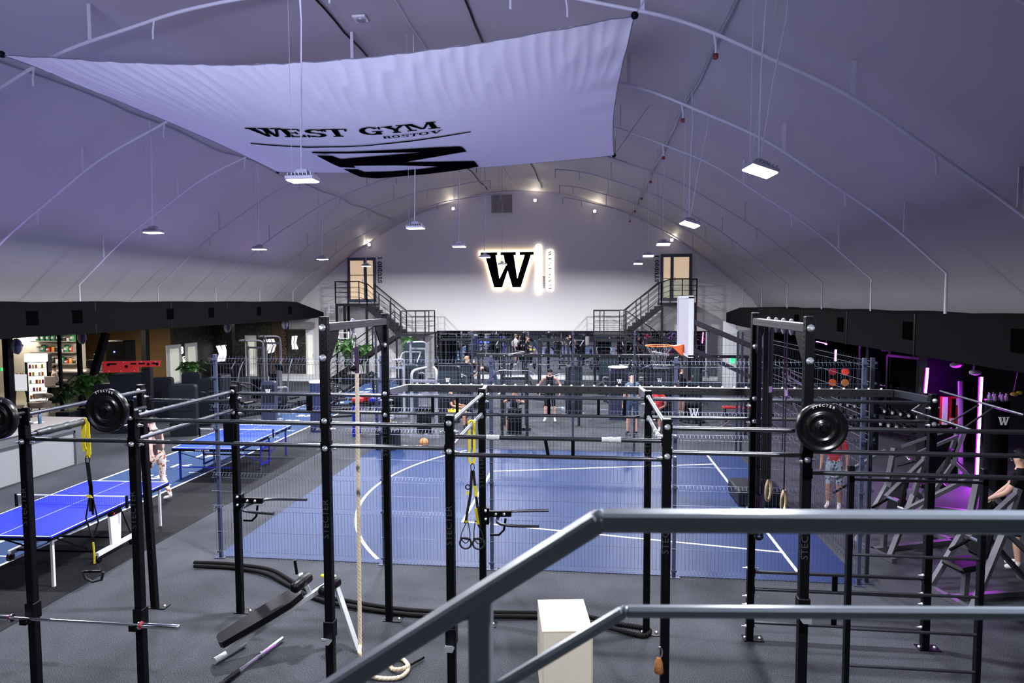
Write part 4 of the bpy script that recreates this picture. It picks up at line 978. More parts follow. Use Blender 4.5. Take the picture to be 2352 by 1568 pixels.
# battle rope doubled along the floor
t = thing('battle_rope', 'thick black battle rope doubled along the floor under the rig', 'battle rope', (-2.5, 8.2, 0)); o = t.location
A = [at(u, v, z=.03) - o for u, v in ((446, 1293), (500, 1293), (560, 1298), (625, 1311), (680, 1340), (730, 1366), (800, 1382), (900, 1396), (1000, 1404), (1120, 1408), (1235, 1407), (1290, 1408), (1360, 1420), (1420, 1432), (1470, 1440), (1492, 1450), (1482, 1459), (1455, 1456), (1400, 1443), (1340, 1426), (1250, 1417), (1120, 1417), (990, 1414), (880, 1404), (780, 1390), (715, 1370), (665, 1345), (610, 1319), (545, 1305), (490, 1301), (446, 1301))]
A = [p + (V((0, 0, .012)) if i % 3 == 0 else V((0, 0, 0))) for i, p in enumerate(A)]
rope_mesh(bez(A, 50), .0295, rope_black, 'rope_strand', t, twist=46, n=16)

# sit-up bench
t = thing('sit_up_bench', 'inclined black sit-up bench with a grey frame and foam rollers', 'exercise bench', at(660, 1500, z=0)); o = t.location
silver_b = mat('bench_silver', (0.46, 0.47, 0.50), .4, .3)
f0, f1 = at(500, 1512, z=.05), at(735, 1345, y=7.2)
c0 = at(492, 1518, z=.045); 
MB().tube([c0 - o, at(562, 1476, z=.045) - o], .036, 16).build('floor_tube', silver_b, t)
lo, hi = at(520, 1495, z=.14), at(770, 1330, y=7.15)
fr = MB().bar(lo - o, hi - o, .06, .06, bev=.005).build('main_beam', silver_b, t)
pl, ph = at(505, 1480, z=.24), at(692, 1366, y=7.02)
mb = MB(); d = (ph - pl).normalized(); side = V((.62, -.78, 0)) ; side = (side - d * side.dot(d)).normalized(); nn = side.cross(d).normalized(); nn = nn if nn.z > 0 else -nn
sh = [(0, -.07), (.03, -.12), (.6, -.15), (.85, -.15), (1, -.10), (1.03, 0), (1, .10), (.85, .15), (.6, .15), (.03, .12), (0, .07)]; Lp = (ph - pl).length
poly = [(a * Lp, b) for a, b in sh]; mb.prism(poly, nn * .07, pl - o - nn * .0, d, side); mb.build('pad', vinyl, t)
top = hi - o; MB().bar(at(822, 1493, z=.03) - o, at(765, 1322, y=7.2) - o, .055, .05, bev=.004).build('rear_leg', silver_b, t)
MB().bar(at(712, 1362, y=7.1) - o, at(690, 1318, y=7.05) - o, .06, .05, bev=.004).build('roller_post', silver_b, t)
def roller(u0, v0, u1, v1, y0, y1, nm='foam_roller'):
    a, b = at(u0, v0, y=y0) - o, at(u1, v1, y=y1) - o; dd = (b - a); MB().lathe(a, [(.03, 0), (.045, .01), (.062, .03), (.062, dd.length - .03), (.045, dd.length - .01), (.03, dd.length)], 20, dd).build(nm, vinyl, t)
roller(672, 1353, 712, 1322, 6.80, 7.10); roller(736, 1362, 778, 1332, 6.9, 7.2)
MB().tube([at(682, 1318, y=7.05) - o, at(677, 1286, y=7.05) - o], .017, 10).build('hand_grip', vinyl, t)
MB().ball(at(741, 1322, y=7.1) - o, .022, 12).build('yellow_knob', yellow, t)
# plyometric box
c = at(1292, 1405, z=.62); p0 = at(1231, 1448, z=.76); 
t = thing('plyometric_box', 'pale plywood jump box standing behind the stair railing', 'jump box', (0, 0, 0))
z = .76; A_, B_2, C_, D_ = at(1231, 1449, z=z), at(1348, 1447, z=z), at(1353, 1378, z=z), at(1247, 1374, z=z)
ctr = (A_ + B_2 + C_ + D_) / 4; t.location = (ctr.x, ctr.y, 0); t.rotation_euler.z = atan2(B_2.y - A_.y, B_2.x - A_.x)
wx = ((B_2 - A_).length + (C_ - D_).length) / 2; wy = ((D_ - A_).length + (C_ - B_2).length) / 2
MB().box((0, 0, z / 2), (wx, wy, z), None, .004).build('box_body', wood_pale, t)
MB().add([(-.055 + .055 * 0 + (.06 + .025 * cos(a)) * (1 if cos(a) > 0 else -1) * 0 + (.045 * (1 if cos(a) > 0 else -1)) + .022 * cos(a) + .03, -wy / 2 - .001, z - .14 + .022 * sin(a)) for a in [2 * pi * (i + .5) / 16 for i in range(16)]], [tuple(range(16))]).build('hand_hole', hole_m, t)
mb = MB()
for xx in (-wx / 2 + .012, wx / 2 - .012): mb.box((xx, -wy / 2 - .0006, z / 2), (.002, .001, z * .98))
mb.box((0, -wy / 2 - .0006, z - .014), (wx * .97, .001, .002)); mb.build('panel_joint', mat('joint_brown', (.30, .22, .14), .7), t)

# ------------------------------------------------------------------ foreground stair railing (out of focus)
t = thing('stair_railing', 'blurred grey metal stair handrail crossing the bottom right of the view', 'handrail', (.03, 1.72, 2.3)); o = t.location
K = V((.03, 1.72, 3.355)); Rr = V((1.9, 1.92, 3.345)); Ll = V((-1.25, 1.60, 2.52))
def rtube(pts, w, h, nm):
    mb = MB()
    for a, b in zip(pts, pts[1:]): mb.bar(a - o, b - o, w, h, bev=.008)
    mb.ball(pts[1] - o, w * .52, 10); mb.build(nm, rail_m, t)
rtube([Ll, K, Rr], .058, .052, 'top_rail')
K2 = V((.098, 1.72, 3.112)); rtube([V((-1.0, 1.62, 2.42)), K2, V((1.9, 1.92, 3.10))], .03, .03, 'lower_rail')
MB().span(V((-.315, 1.665, 1.9)) - o, V((-.255, 1.725, 3.15)) - o, .004).build('post', rail_m, t)
MB().span(V((1.5, 1.84, 1.9)) - o, V((1.56, 1.9, 3.33)) - o, .004).build('post', rail_m, t)
st('floor', MB().span((-.2, -1.2, 1.75), (2.4, 1.95, 1.9)), concrete)
mb = MB()
for k in range(10): mb.span((-.2 - .28 * (k + 1), .5, 1.9 - .18 * (k + 1) - .04), (-.2 - .28 * k, 1.75, 1.9 - .18 * (k + 1)))
mb.bar((-.2, 1.74, 1.78), (-3.0, 1.74, .06), .04, .22); mb.bar((-.2, .5, 1.78), (-3.0, .5, .06), .04, .22)
st('floor', mb, stm_ if False else black_steel)
mb = MB()
for x, y in ((0, 1.7), (2.3, 1.7), (0, -1), (2.3, -1)): mb.span((x - .06, y - .06, 0), (x + .06, y + .06, 1.75))
st('trim_2', mb, black_steel)

# ================================================================== MESH FENCES
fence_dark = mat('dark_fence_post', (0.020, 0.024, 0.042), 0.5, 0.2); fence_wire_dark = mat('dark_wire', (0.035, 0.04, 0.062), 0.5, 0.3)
def fence(label, a, b, posts, z1=3.13, front=True, step=.05):
    """a, b: ends on the floor, posts: distances along it"""
    a, b = V((*a, 0)), V((*b, 0)); d = (b - a).normalized(); L = (b - a).length; nrm = V((d.y, -d.x, 0))
    t = thing('mesh_fence', label, 'fence', (a + b) / 2); o = t.location
    folds = [(3.01, 3.09), (2.30, 2.38), (1.98, 2.06), (1.26, 1.34), (.75, .83), (.03, .11)]
    flat = [2.80, 2.59, 1.80, 1.60, 1.05, .42]
    prof = [(0.0, 0), (.04, 0), (.07, .042), (.10, 0)]
    for z0, z1_ in sorted(folds)[1:]: prof += [(z0, 0), ((z0 + z1_) / 2, .042), (z1_, 0)]
    prof += [(z1, 0)]
    r = .0023
    for p0, p1 in zip(posts, posts[1:]):
        if p0 == posts[0]: p0 = p0 - .10
        mb = MB(); n = int((p1 - p0) / step)
        for k in range(1, n):
            q = a + d * (p0 + (p1 - p0) * k / n) - o
            mb.tube([q + nrm * (x + .03) + V((0, 0, z)) for z, x in prof], r, 3, cap=False)
        for z in [z for f in folds for z in f] + flat:
            mb.tube([a + d * p0 + nrm * .03 + V((0, 0, z)) - o, a + d * p1 + nrm * .03 + V((0, 0, z)) - o], r * 1.15, 4, cap=False)
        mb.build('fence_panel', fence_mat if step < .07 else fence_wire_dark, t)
    for p in posts:
        q = a + d * p - o
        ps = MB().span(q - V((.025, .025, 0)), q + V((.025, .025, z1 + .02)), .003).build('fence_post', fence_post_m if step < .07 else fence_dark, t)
        mb = MB().box(q + V((0, 0, .005)), (.16, .13, .01)); mb.build('base_plate', fence_post_m, ps)
        mb = MB()
        for z in (3.08, 2.8, 2.35, 2.02, 1.3, .8, .1): mb.box(q + nrm * .035 + V((0, 0, z)), (.075, .02, .03) if abs(d.x) > .5 else (.02, .075, .03)).cut()
        mb.split('clamp', fence_post_m, ps)
    return t
fence('tall blue-grey wire mesh fence along the near side of the blue court', (-5.72, 9.36), (3.74, 9.36), [.08, 2.69, 4.32, 6.94, 9.44])
fence('tall wire mesh fence along the far side of the blue court', (-5.78, 17.2), (3.80, 17.2), [.06, 2.7, 5.38, 6.97, 9.55], step=.10)
fence('wire mesh fence along the right side of the blue court lit purple from behind', (3.86, 9.45), (3.86, 17.15), [.0, 2.55, 5.1, 7.65], step=.10)

# basketball hoop
t = thing('basketball_hoop', 'basketball hoop with white backboard and orange rim inside the fenced court', 'basketball hoop', (3.3, 13.2, 0)); o = t.location
xb = 1.86
MB().span(V((xb, 12.45, 2.93)) - o, V((xb + .04, 14.0, 3.98)) - o, .005).build('backboard', mat('pale_backboard', (.60, .60, .66), .4), t)
mb = MB()
for a, b in (((12.42, 2.90), (12.47, 4.01)), ((13.98, 2.90), (14.03, 4.01)), ((12.42, 3.98), (14.03, 4.03)), ((12.42, 2.88), (14.03, 2.93))): mb.span(V((xb - .02, a[0], a[1])) - o, V((xb + .07, b[0], b[1])) - o)
mb.build('board_frame', white_paint, t)
MB().span(V((xb + .04, 12.9, 2.4)) - o, V((xb + .12, 13.5, 2.95)) - o).build('board_pad', shroud, t)
MB().tube([V((1.39, 13.2, 3.05)) + V((.265 * cos(a), .265 * sin(a), 0)) - o for a in [2 * pi * i / 32 for i in range(32)]], .011, 8, closed=True).build('rim', orange, t)
MB().prism([(0, .06), (.20, .03), (.20, 0), (.03, -.16), (0, -.16)], (0, .18, 0), V((xb - .01, 13.11, 3.02)) - o, (-1, 0, 0), (0, 0, 1)).build('rim_bracket', orange, t)
mb = MB(); N = 12
for k in range(N):
    for s in (-1, 1):
        mb.tube([V((1.39 + r_ * cos(a), 13.2 + r_ * sin(a), 3.04 - z)) - o for r_, z, a in ((.265, 0, 2 * pi * k / N), (.17, .14, 2 * pi * (k + s * .5) / N), (.13, .28, 2 * pi * k / N), (.12, .42, 2 * pi * (k + s * .5) / N))], .0028, 4)
mb.build('net', mat('grey_net', (.16, .16, .18), .8), t)
arm_m = mat('violet_black_steel', (0.020, 0.016, 0.030), .45)
for y in (13.0, 13.4):
    mb = MB().bar(V((xb + .1, y, 3.56)) - o, V((3.45, y, 2.92)) - o, .05, .09); mb.bar(V((xb + .1, y, 3.02)) - o, V((3.35, y, 2.35)) - o, .05, .08); mb.build('lift_arm', arm_m, t)
MB().span(V((xb + .04, 12.95, 2.9)) - o, V((xb + .14, 13.45, 3.7)) - o).build('board_bracket', arm_m, t)
mb = MB().span(V((3.30, 13.05, .3)) - o, V((3.48, 13.35, 3.0)) - o, .01); mb.build('mast', arm_m, t)
MB().span(V((2.85, 12.7, .03)) - o, V((3.72, 13.7, .32)) - o, .03).build('base', shroud, t)

# ================================================================== TABLE TENNIS
def tt(x, y, rz, label, m, legm, kind):
    W, L = 1.525, 2.74
    t = thing('table_tennis_table', label, 'table tennis table', (x, y, 0), rz)   # near right corner at the origin
    for i, (y0, y1) in enumerate(((0, L / 2 - .006), (L / 2 + .006, L))):
        s = MB().span((-W, y0, .738), (0, y1, .76)).build('table_top', m, t)
        mb = MB(); z = .7607
        for a, b in (((-W, y0 if i == 0 else y1 - .02), (0, y0 + .02 if i == 0 else y1)), ((-W, y0), (-W + .02, y1)), ((-.02, y0), (0, y1)), ((-W / 2 - .0025, y0), (-W / 2 + .0025, y1))):
            mb.add([(a[0], a[1], z), (b[0], a[1], z), (b[0], b[1], z), (a[0], b[1], z)], [(0, 1, 2, 3)])
        mb.build('edge_line', white_line, s)
        ap = MB(); h = .04 if kind == 0 else .055
        for a, b in (((-W, y0), (-W + .012, y1)), ((-.012, y0), (0, y1)), ((-W, y0 if i == 0 else y1 - .012), (0, y0 + .012 if i == 0 else y1))): ap.span((*a, .738 - h), (*b, .738))
        ap.build('apron', black_steel, t)
    net = MB()
    z0, z1 = .768, .905; yn = L / 2
    for k in range(int(1.83 / .04)): net.box((-W / 2 - .915 + .02 + k * .04, yn, (z0 + z1) / 2), (.0025, .0025, z1 - z0))
    for k in range(6): net.box((-W / 2, yn, z0 + k * .025), (1.83, .0025, .0025))
    net.build('net_mesh', mat('dark_net', (0.008, 0.009, 0.03), .8), t)
    MB().span((-W / 2 - .915, yn - .004, z1 - .003), (-W / 2 + .915, yn + .004, z1 + .012)).build('net_tape', white_line, t)
    for s in (-1, 1):
        MB().span((-W / 2 + s * .915 - .016, yn - .02, .72), (-W / 2 + s * .915 + .016, yn + .02, .925), .004).build('net_post', black_steel, t)
    for xx in (-.10, -W + .10):
        for yy in (.14, L - .14):
            MB().span((xx - .018, yy - .018, .0 if kind == 0 else .0), (xx + .018, yy + .018, .738)).build('leg', legm, t)
    if kind == 0:
        for s, xx in ((0, -.06), (1, -W + .06)):
            MB().prism([(-.13, .62), (.13, .66), (.10, .12), (-.10, .12)], (.04, 0, 0), (xx - .02, L / 2, 0), (0, 1, 0), (0, 0, 1)).build('support_panel', white_paint, t)
            MB().span((xx - .03, L / 2 - .42, .10), (xx + .03, L / 2 + .42, .17), .008).build('foot_beam', white_paint, t)
            MB().box((xx, L / 2, .67), (.07, .26, .12), None, .02).build('hinge_block', black_steel, t)
            MB().lathe((xx + .036, L / 2 - .06, .655), [(.018, 0), (.018, .006)], 12, (1, 0, 0)).build('red_button', red, t)
            for yy in (-.40, .40): MB().lathe((xx - .025, L / 2 + yy, .06), [(.02, 0), (.06, .002), (.06, .048), (.02, .05)], 20, (1, 0, 0)).build('wheel', plate_rub, t)
            MB().tube([(xx + .02, L / 2 + .12, .68), (xx + .02, L / 2 + .34, .2)], .01, 6).build('strut', black_steel, t)
        mb = MB(); 
        for yy in (-.3, .3): mb.bar((-.08, L / 2 + yy, .14), (-W + .08, L / 2 + yy, .14), .03, .03)
        mb.bar((-.1, .3, .70), (-W + .1, .3, .70), .03, .03); mb.bar((-.3, .25, .7), (-.3, L / 2 - .3, .18), .02, .02); mb.bar((-W + .3, .25, .7), (-W + .3, L / 2 - .3, .18), .02, .02)
        mb.build('under_frame', black_steel, t)
    else:
        mb = MB()
        for yy in (.14, L - .14): mb.bar((-.1, yy, .30), (-W + .1, yy, .30), .025, .025)
        for xx in (-.06, -W + .06):
            mb.bar((xx, L / 2 - .22, .10), (xx, L / 2 - .22, .72), .03, .03, (0, 1, 0)); mb.bar((xx, L / 2 + .22, .10), (xx, L / 2 + .22, .72), .03, .03, (0, 1, 0)); mb.bar((xx, L / 2 - .24, .12), (xx, L / 2 + .24, .12), .04, .04)
            mb.span((xx - .012, L / 2 - .22, .46), (xx + .012, L / 2 + .22, .60))
            mb.bar((xx, L / 2 - .2, .2), (xx, .16, .62), .015, .015); mb.bar((xx, L / 2 + .2, .3), (xx, L - .16, .50), .015, .015)
        mb.build('trolley_frame', blue_frame, t)
        mb = MB()
        for yy in (L / 2 - .22, L / 2 + .22): mb.bar((-.06, yy, .35), (-W + .06, yy, .35), .03, .03)
        mb.bar((-.06, L / 2, .58), (-W + .06, L / 2, .58), .03, .03); mb.build('under_frame', black_steel, t)
        for xx in (-.06, -W + .06):
            for yy in (-.24, .24): MB().lathe((xx - .015, L / 2 + yy, .045), [(.045, 0), (.045, .03)], 16, (1, 0, 0)).build('caster', chrome, t)
        font_obj('START LINE', .048, 'printed_name', white_line, t, frame3((-.82, -.0015, .712), (1, 0, 0), (0, 0, 1)), 0, 1.3)
        font_obj('START LINE', .05, 'printed_name', white_line, t, frame3((.0015, L / 2 + .25, .712), (0, 1, 0), (0, 0, 1)), 0, 1.3)
        font_obj('START LINE', .045, 'printed_name', white_line, t, frame3((-.046, L / 2, .53), (0, 1, 0), (0, 0, 1)), 0, 1.2)
    return t
tt(-7.264, 7.972, .0475, 'blue table tennis table with white legs nearest the camera on the turf lane', tt_blue, white_paint, 0)
tt(-7.56, 13.325, .028, 'blue table tennis table with blue steel legs farther along the turf lane', tt_blue2, blue_frame, 1)

# ================================================================== PEOPLE
def person(name, label, loc, rz, J, mats, hair=None, scale=1.0, hairstyle='short', fem=False, extra=None, cat='person', group=None):
    """J overrides the joints of a standing figure facing +y, heights in metres for 1.75 m"""
    D = dict(pelvis=(0, 0, .97), waist=(0, .01, 1.10), chest=(0, .01, 1.30), collar=(0, 0, 1.45), neck=(0, .005, 1.52), head0=(0, .02, 1.60), head1=(0, .02, 1.68),
             shL=(-.17, 0, 1.43), elL=(-.23, -.02, 1.13), wrL=(-.24, .05, .88), shR=(.17, 0, 1.43), elR=(.23, -.02, 1.13), wrR=(.24, .05, .88),
             hiL=(-.095, 0, .93), knL=(-.10, .02, .51), anL=(-.105, -.02, .09), toL=(-.12, .15, .04), hiR=(.095, 0, .93), knR=(.10, .02, .51), anR=(.105, -.02, .09), toR=(.12, .15, .04))
    D.update(J); D = {k: V(v) * scale for k, v in D.items()}
    R = dict(pelvis=(.150, .122), waist=(.128, .108), chest=(.162, .125), collar=(.085, .07), neck=(.052, .052), head0=(.062, .075), head1=(.078, .095),
             sh=(.058, .055), el=(.040, .040), wr=(.026, .024), hi=(.088, .090), kn=(.056, .058), an=(.036, .040), to=(.040, .042))
    if fem: R.update(pelvis=(.155, .138), waist=(.105, .098), chest=(.128, .122), sh=(.044, .045), el=(.033, .033), wr=(.022, .02), hi=(.098, .110), kn=(.056, .058), an=(.032, .036))
    names = []; P = []; RR = []; E = []; reg = []
    def add(nm, p, r, parent, rg): names.append(nm); P.append(V(p)); RR.append((r[0] * scale, r[1] * scale)); reg.append(rg); 
    def link(a, b): E.append((names.index(a), names.index(b)))
    for nm in ('pelvis', 'waist', 'chest', 'collar', 'neck', 'head0', 'head1'): add(nm, D[nm], R[nm], None, nm)
    for a, b in (('pelvis', 'waist'), ('waist', 'chest'), ('chest', 'collar'), ('collar', 'neck'), ('neck', 'head0'), ('head0', 'head1')): link(a, b)
    fwd = V((0, 1, 0))
    for s in 'LR':
        sg = -1 if s == 'L' else 1
        for k in ('sh', 'el', 'wr', 'hi', 'kn', 'an', 'to'): add(k + s, D[k + s], R[k], None, k)
        mid = lambda a, b, f: D[a + s].lerp(D[b + s], f)
        add('fa' + s, mid('el', 'wr', .3), (R['el'][0] * 1.02, R['el'][1] * 1.02), None, 'fa'); add('ca' + s, mid('kn', 'an', .28), (R['kn'][0] * 1.03, R['kn'][1] * 1.08), None, 'ca'); add('th' + s, mid('hi', 'kn', .35), (R['hi'][0] * .92, R['hi'][1] * .92), None, 'th')
        add('ua' + s, mid('sh', 'el', .45), (R['sh'][0] * .88, R['sh'][1] * .88), None, 'ua')
        for a, b in (('collar', 'sh' + s), ('sh' + s, 'ua' + s), ('ua' + s, 'el' + s), ('el' + s, 'fa' + s), ('fa' + s, 'wr' + s), ('pelvis', 'hi' + s), ('hi' + s, 'th' + s), ('th' + s, 'kn' + s), ('kn' + s, 'ca' + s), ('ca' + s, 'an' + s), ('an' + s, 'to' + s)): link(a, b)
        # hand: palm and five fingers
        hd = (D['wr' + s] - D['el' + s]).normalized(); sd = hd.cross(V((sg, 0, 0))); sd = sd.normalized() if sd.length > .2 else V((0, 1, 0)); pn = hd.cross(sd)
        w = D['wr' + s]; add('palm' + s, w + hd * .055 * scale, (.040, .020), None, 'palm'); link('wr' + s, 'palm' + s)
        for f, (q, ln) in enumerate(((.030, .070), (.010, .078), (-.010, .072), (-.029, .056))):
            b0 = w + hd * .085 * scale + sd * q * scale; b1 = b0 + (hd * .5 * ln + pn * sg * -.012) * scale; b2 = b1 + (hd * .40 * ln + pn * sg * -.022) * scale
            add('f%d' % f + s, b0, (.0095, .0095), None, 'palm'); add('g%d' % f + s, b1, (.0085, .0085), None, 'palm'); add('h%d' % f + s, b2, (.0065, .0065), None, 'palm')
            link('palm' + s, 'f%d' % f + s); link('f%d' % f + s, 'g%d' % f + s); link('g%d' % f + s, 'h%d' % f + s)
        b0 = w + (hd * .035 + sd * .036) * scale; b1 = b0 + (hd * .035 + sd * .014 - pn * sg * .012) * scale
        add('t0' + s, b0, (.012, .012), None, 'palm'); add('t1' + s, b1, (.009, .009), None, 'palm'); link('palm' + s, 't0' + s); link('t0' + s, 't1' + s)
    me = bpy.data.meshes.new('tmp'); me.from_pydata([tuple(p) for p in P], E, []); tmp = bpy.data.objects.new('tmp', me); COL.objects.link(tmp)
    sk = tmp.modifiers.new('s', 'SKIN'); sk.use_smooth_shade = True
    if not me.skin_vertices: 
        bpy.context.view_layer.update()
    sv = me.skin_vertices[0].data if me.skin_vertices else None
    if sv is None:
        bm = bmesh.new(); bm.from_mesh(me); bm.verts.layers.skin.verify(); bm.to_mesh(me); bm.free(); sv = me.skin_vertices[0].data
    for i, r in enumerate(RR): sv[i].radius = r; sv[i].use_root = (i == 0)
    ss = tmp.modifiers.new('u', 'SUBSURF'); ss.levels = 1; ss.render_levels = 1
    bpy.context.view_layer.update()
    body = bpy.data.meshes.new_from_object(tmp.evaluated_get(bpy.context.evaluated_depsgraph_get())); bpy.data.objects.remove(tmp)
    body.name = 'body'
    body.materials.clear(); ml = []
    def slot(m):
        if m not in ml: ml.append(m); body.materials.append(m)
        return ml.index(m)
    # nearest bone decides which garment a face belongs to
    segs = [(P[a], P[b], reg[a], reg[b]) for a, b in E]
    for f in body.polygons:
        c = f.center; best = None
        for a, b, ra, rb in segs:
            ab = b - a; k = max(0, min(1, (c - a).dot(ab) / max(1e-9, ab.dot(ab)))); dd = (c - (a + ab * k)).length
            if best is None or dd < best[0]: best = (dd, ra, rb, k)
        f.material_index = slot(mats(best[1], best[2], best[3])); f.use_smooth = True
    t = thing(name, label, cat, loc, rz, group)
    b = bpy.data.objects.new('body', body); COL.objects.link(b); b.parent = t
    h0, h1 = D['head0'], D['head1']; up = (h1 - h0).normalized(); fc = J.get('face', None); fc = V(fc).normalized() if fc else V((0, 1, 0)); fc = (fc - up * fc.dot(up)).normalized(); rt = fc.cross(up)
    hc = h0.lerp(h1, .55); s = scale
    skin = mats('head0', 'head1', .5)
    mb = MB(); M3 = Matrix((rt, fc, up)).transposed()
    # nose, ears, eyes, mouth
    mb.tube([hc + fc * .088 * s + up * .015 * s, hc + fc * .112 * s - up * .018 * s, hc + fc * .095 * s - up * .025 * s], [.006, .013, .007], 8).build('nose', skin, t)
    for q in (-1, 1):
        MB().ball(hc + rt * q * .074 * s, .024 * s, 8, (.4, .7, 1)).build('ear', skin, t)
        e = hc + rt * q * .032 * s + fc * .083 * s + up * .018 * s; MB().ball(e, .011 * s, 8).build('eye', mat('eye_dark', (.03, .02, .02), .3), t)
    MB().tube([hc + fc * .084 * s - rt * .022 * s - up * .048 * s, hc + fc * .092 * s - up * .05 * s, hc + fc * .084 * s + rt * .022 * s - up * .048 * s], .006 * s, 6).build('mouth', mat('lips', (.35, .12, .10), .5), t)
    if hair:
        mb = MB(); vs = []; n = 20; m = 10
        for i in range(m + 1):
            th = pi * .56 * i / m
            for k in range(n):
                ph = 2 * pi * k / n; dirv = rt * (sin(th) * cos(ph)) + fc * (sin(th) * sin(ph)) + up * cos(th)
                front = max(0, dirv.dot(fc)); cut = 1 - (.35 * front if th > pi * .33 else 0)
                vs.append(hc + up * .030 * s - fc * .006 * s + (rt * dirv.dot(rt) * .089 + fc * dirv.dot(fc) * .105 + up * dirv.dot(up) * .098) * s * cut * (1 + .02 * sin(k * 5 + i * 3)))
        mb.add(vs, [(i * n + k, i * n + (k + 1) % n, (i + 1) * n + (k + 1) % n, (i + 1) * n + k) for i in range(m) for k in range(n)], True)
        if hairstyle == 'bun': mb.ball(hc - fc * .12 * s + up * .05 * s, .05 * s, 12)
        if hairstyle == 'beard': mb.ball(hc + fc * .035 * s - up * .062 * s, .062 * s, 12, (1, 1, .75))
        if hairstyle == 'pony': mb.tube(bez([hc - fc * .10 * s + up * .05 * s, hc - fc * .17 * s, hc - fc * .15 * s - up * .18 * s], 5), [.03 * s] * 5 + [.022 * s] * 5 + [.008], 8)
        mb.build('hair', hair, t)
    return t
ARMS = ('sh', 'ua', 'el', 'fa', 'wr', 'palm'); LEGS = ('hi', 'th', 'kn', 'ca', 'an', 'to')
def dress(skin, top, bottom, shoe, sleeves=False, legs='long', arms_to='el'):
    def f(a, b, k):
        if 'to' in (a, b) and (b == 'to'): return shoe
        if a == 'ca' and b == 'an': return shoe if k > .80 else (bottom if legs == 'long' else skin)
        if a == 'kn' and b == 'ca': return bottom if legs == 'long' else skin
        if a == 'th' and b == 'kn': return bottom if legs in ('long', 'shorts') or k < .3 else skin
        if b in LEGS or a in LEGS: return bottom
        if a == 'pelvis' and b == 'waist': return bottom if k < .45 else top
        if a in ('waist', 'chest') or b == 'chest': return top
        if b == 'collar': return top
        if a == 'collar' and b == 'neck': return top if k < .35 else skin
        if a == 'collar' and b == 'sh': return top if sleeves or k < .7 else skin
        if a == 'sh' and b == 'ua' and sleeves: return top
        if a == 'ua' and b == 'el' and sleeves: return top if (arms_to == 'wr' or k < .3) else skin
        if sleeves and arms_to == 'wr' and b in ('fa', 'wr'): return top
        return skin
    return f
sit = dict(pelvis=(0, 0, .56), waist=(0, .0, .70), chest=(0, .01, .90), collar=(0, 0, 1.05), neck=(0, .01, 1.12), head0=(0, .03, 1.20), head1=(0, .03, 1.28),
           shL=(-.17, 0, 1.03), elL=(-.24, .10, .76), wrL=(-.18, .32, .72), shR=(.17, 0, 1.03), elR=(.24, .10, .76), wrR=(.18, .32, .72),
           hiL=(-.10, .03, .53), knL=(-.14, .45, .53), anL=(-.15, .46, .10), toL=(-.16, .62, .04), hiR=(.10, .03, .53), knR=(.14, .45, .53), anR=(.15, .46, .10), toR=(.16, .62, .04))
# 1 woman walking along the lane
w = at(368, 1148, z=0)
person('person', 'woman in brown tank top and floral leggings walking past the table tennis tables', (-8.47, 11.93, 0), radians(86), dict(
    pelvis=(0, .0, .96), waist=(0, .02, 1.09), chest=(0, .035, 1.29), collar=(0, .03, 1.43), neck=(0, .06, 1.49), head0=(0, .10, 1.565), head1=(0, .12, 1.64), face=(0, 1, -.35),
    shL=(-.155, .03, 1.41), elL=(-.20, -.03, 1.13), wrL=(-.205, .0, .88), shR=(.155, .03, 1.41), elR=(.20, .02, 1.12), wrR=(.185, .08, .87),
    hiL=(-.09, .02, .92), knL=(-.09, .30, .52), anL=(-.09, .33, .10), toL=(-.10, .50, .05), hiR=(.09, -.02, .92), knR=(.09, -.03, .50), anR=(.10, -.21, .085), toR=(.105, -.03, .035)),
    (lambda f: (lambda a, b, k: c_black if (a == 'palm' or b == 'palm') else f(a, b, k)))(dress(pale_skin, c_brown, c_floral, shoe_w, legs='long')), hair_m, .97, 'bun', fem=True)
# 2 man in black tank
p = at(1263, 968, z=0)
person('person', 'man in black sleeveless top and black shorts standing on the gym floor behind the court', p, pi, dict(
    shL=(-.19, 0, 1.44), elL=(-.36, -.02, 1.20), wrL=(-.33, .10, .97), shR=(.19, 0, 1.44), elR=(.36, -.02, 1.20), wrR=(.33, .10, .97), head0=(0, .05, 1.59), head1=(0, .07, 1.67), anL=(-.15, 0, .09), toL=(-.19, .16, .04), knL=(-.13, .03, .51), anR=(.15, 0, .09), toR=(.19, .16, .04), knR=(.13, .03, .51)),
    dress(skin_m, c_black, c_black, shoe_w, legs='shorts'), hair_m, 1.0)
# 3 man with beard in white shirt
p = at(1072, 900, y=24.5); 
person('person', 'bearded man in white tee with a hand raised to his mouth behind the weight machines', (p.x, 24.5, 0), radians(-80), dict(elR=(.28, .12, 1.20), wrR=(.12, .22, 1.52)), dress(skin_m, c_white, c_black, shoe_d, True, 'shorts'), hair_f, 1.06, 'beard')
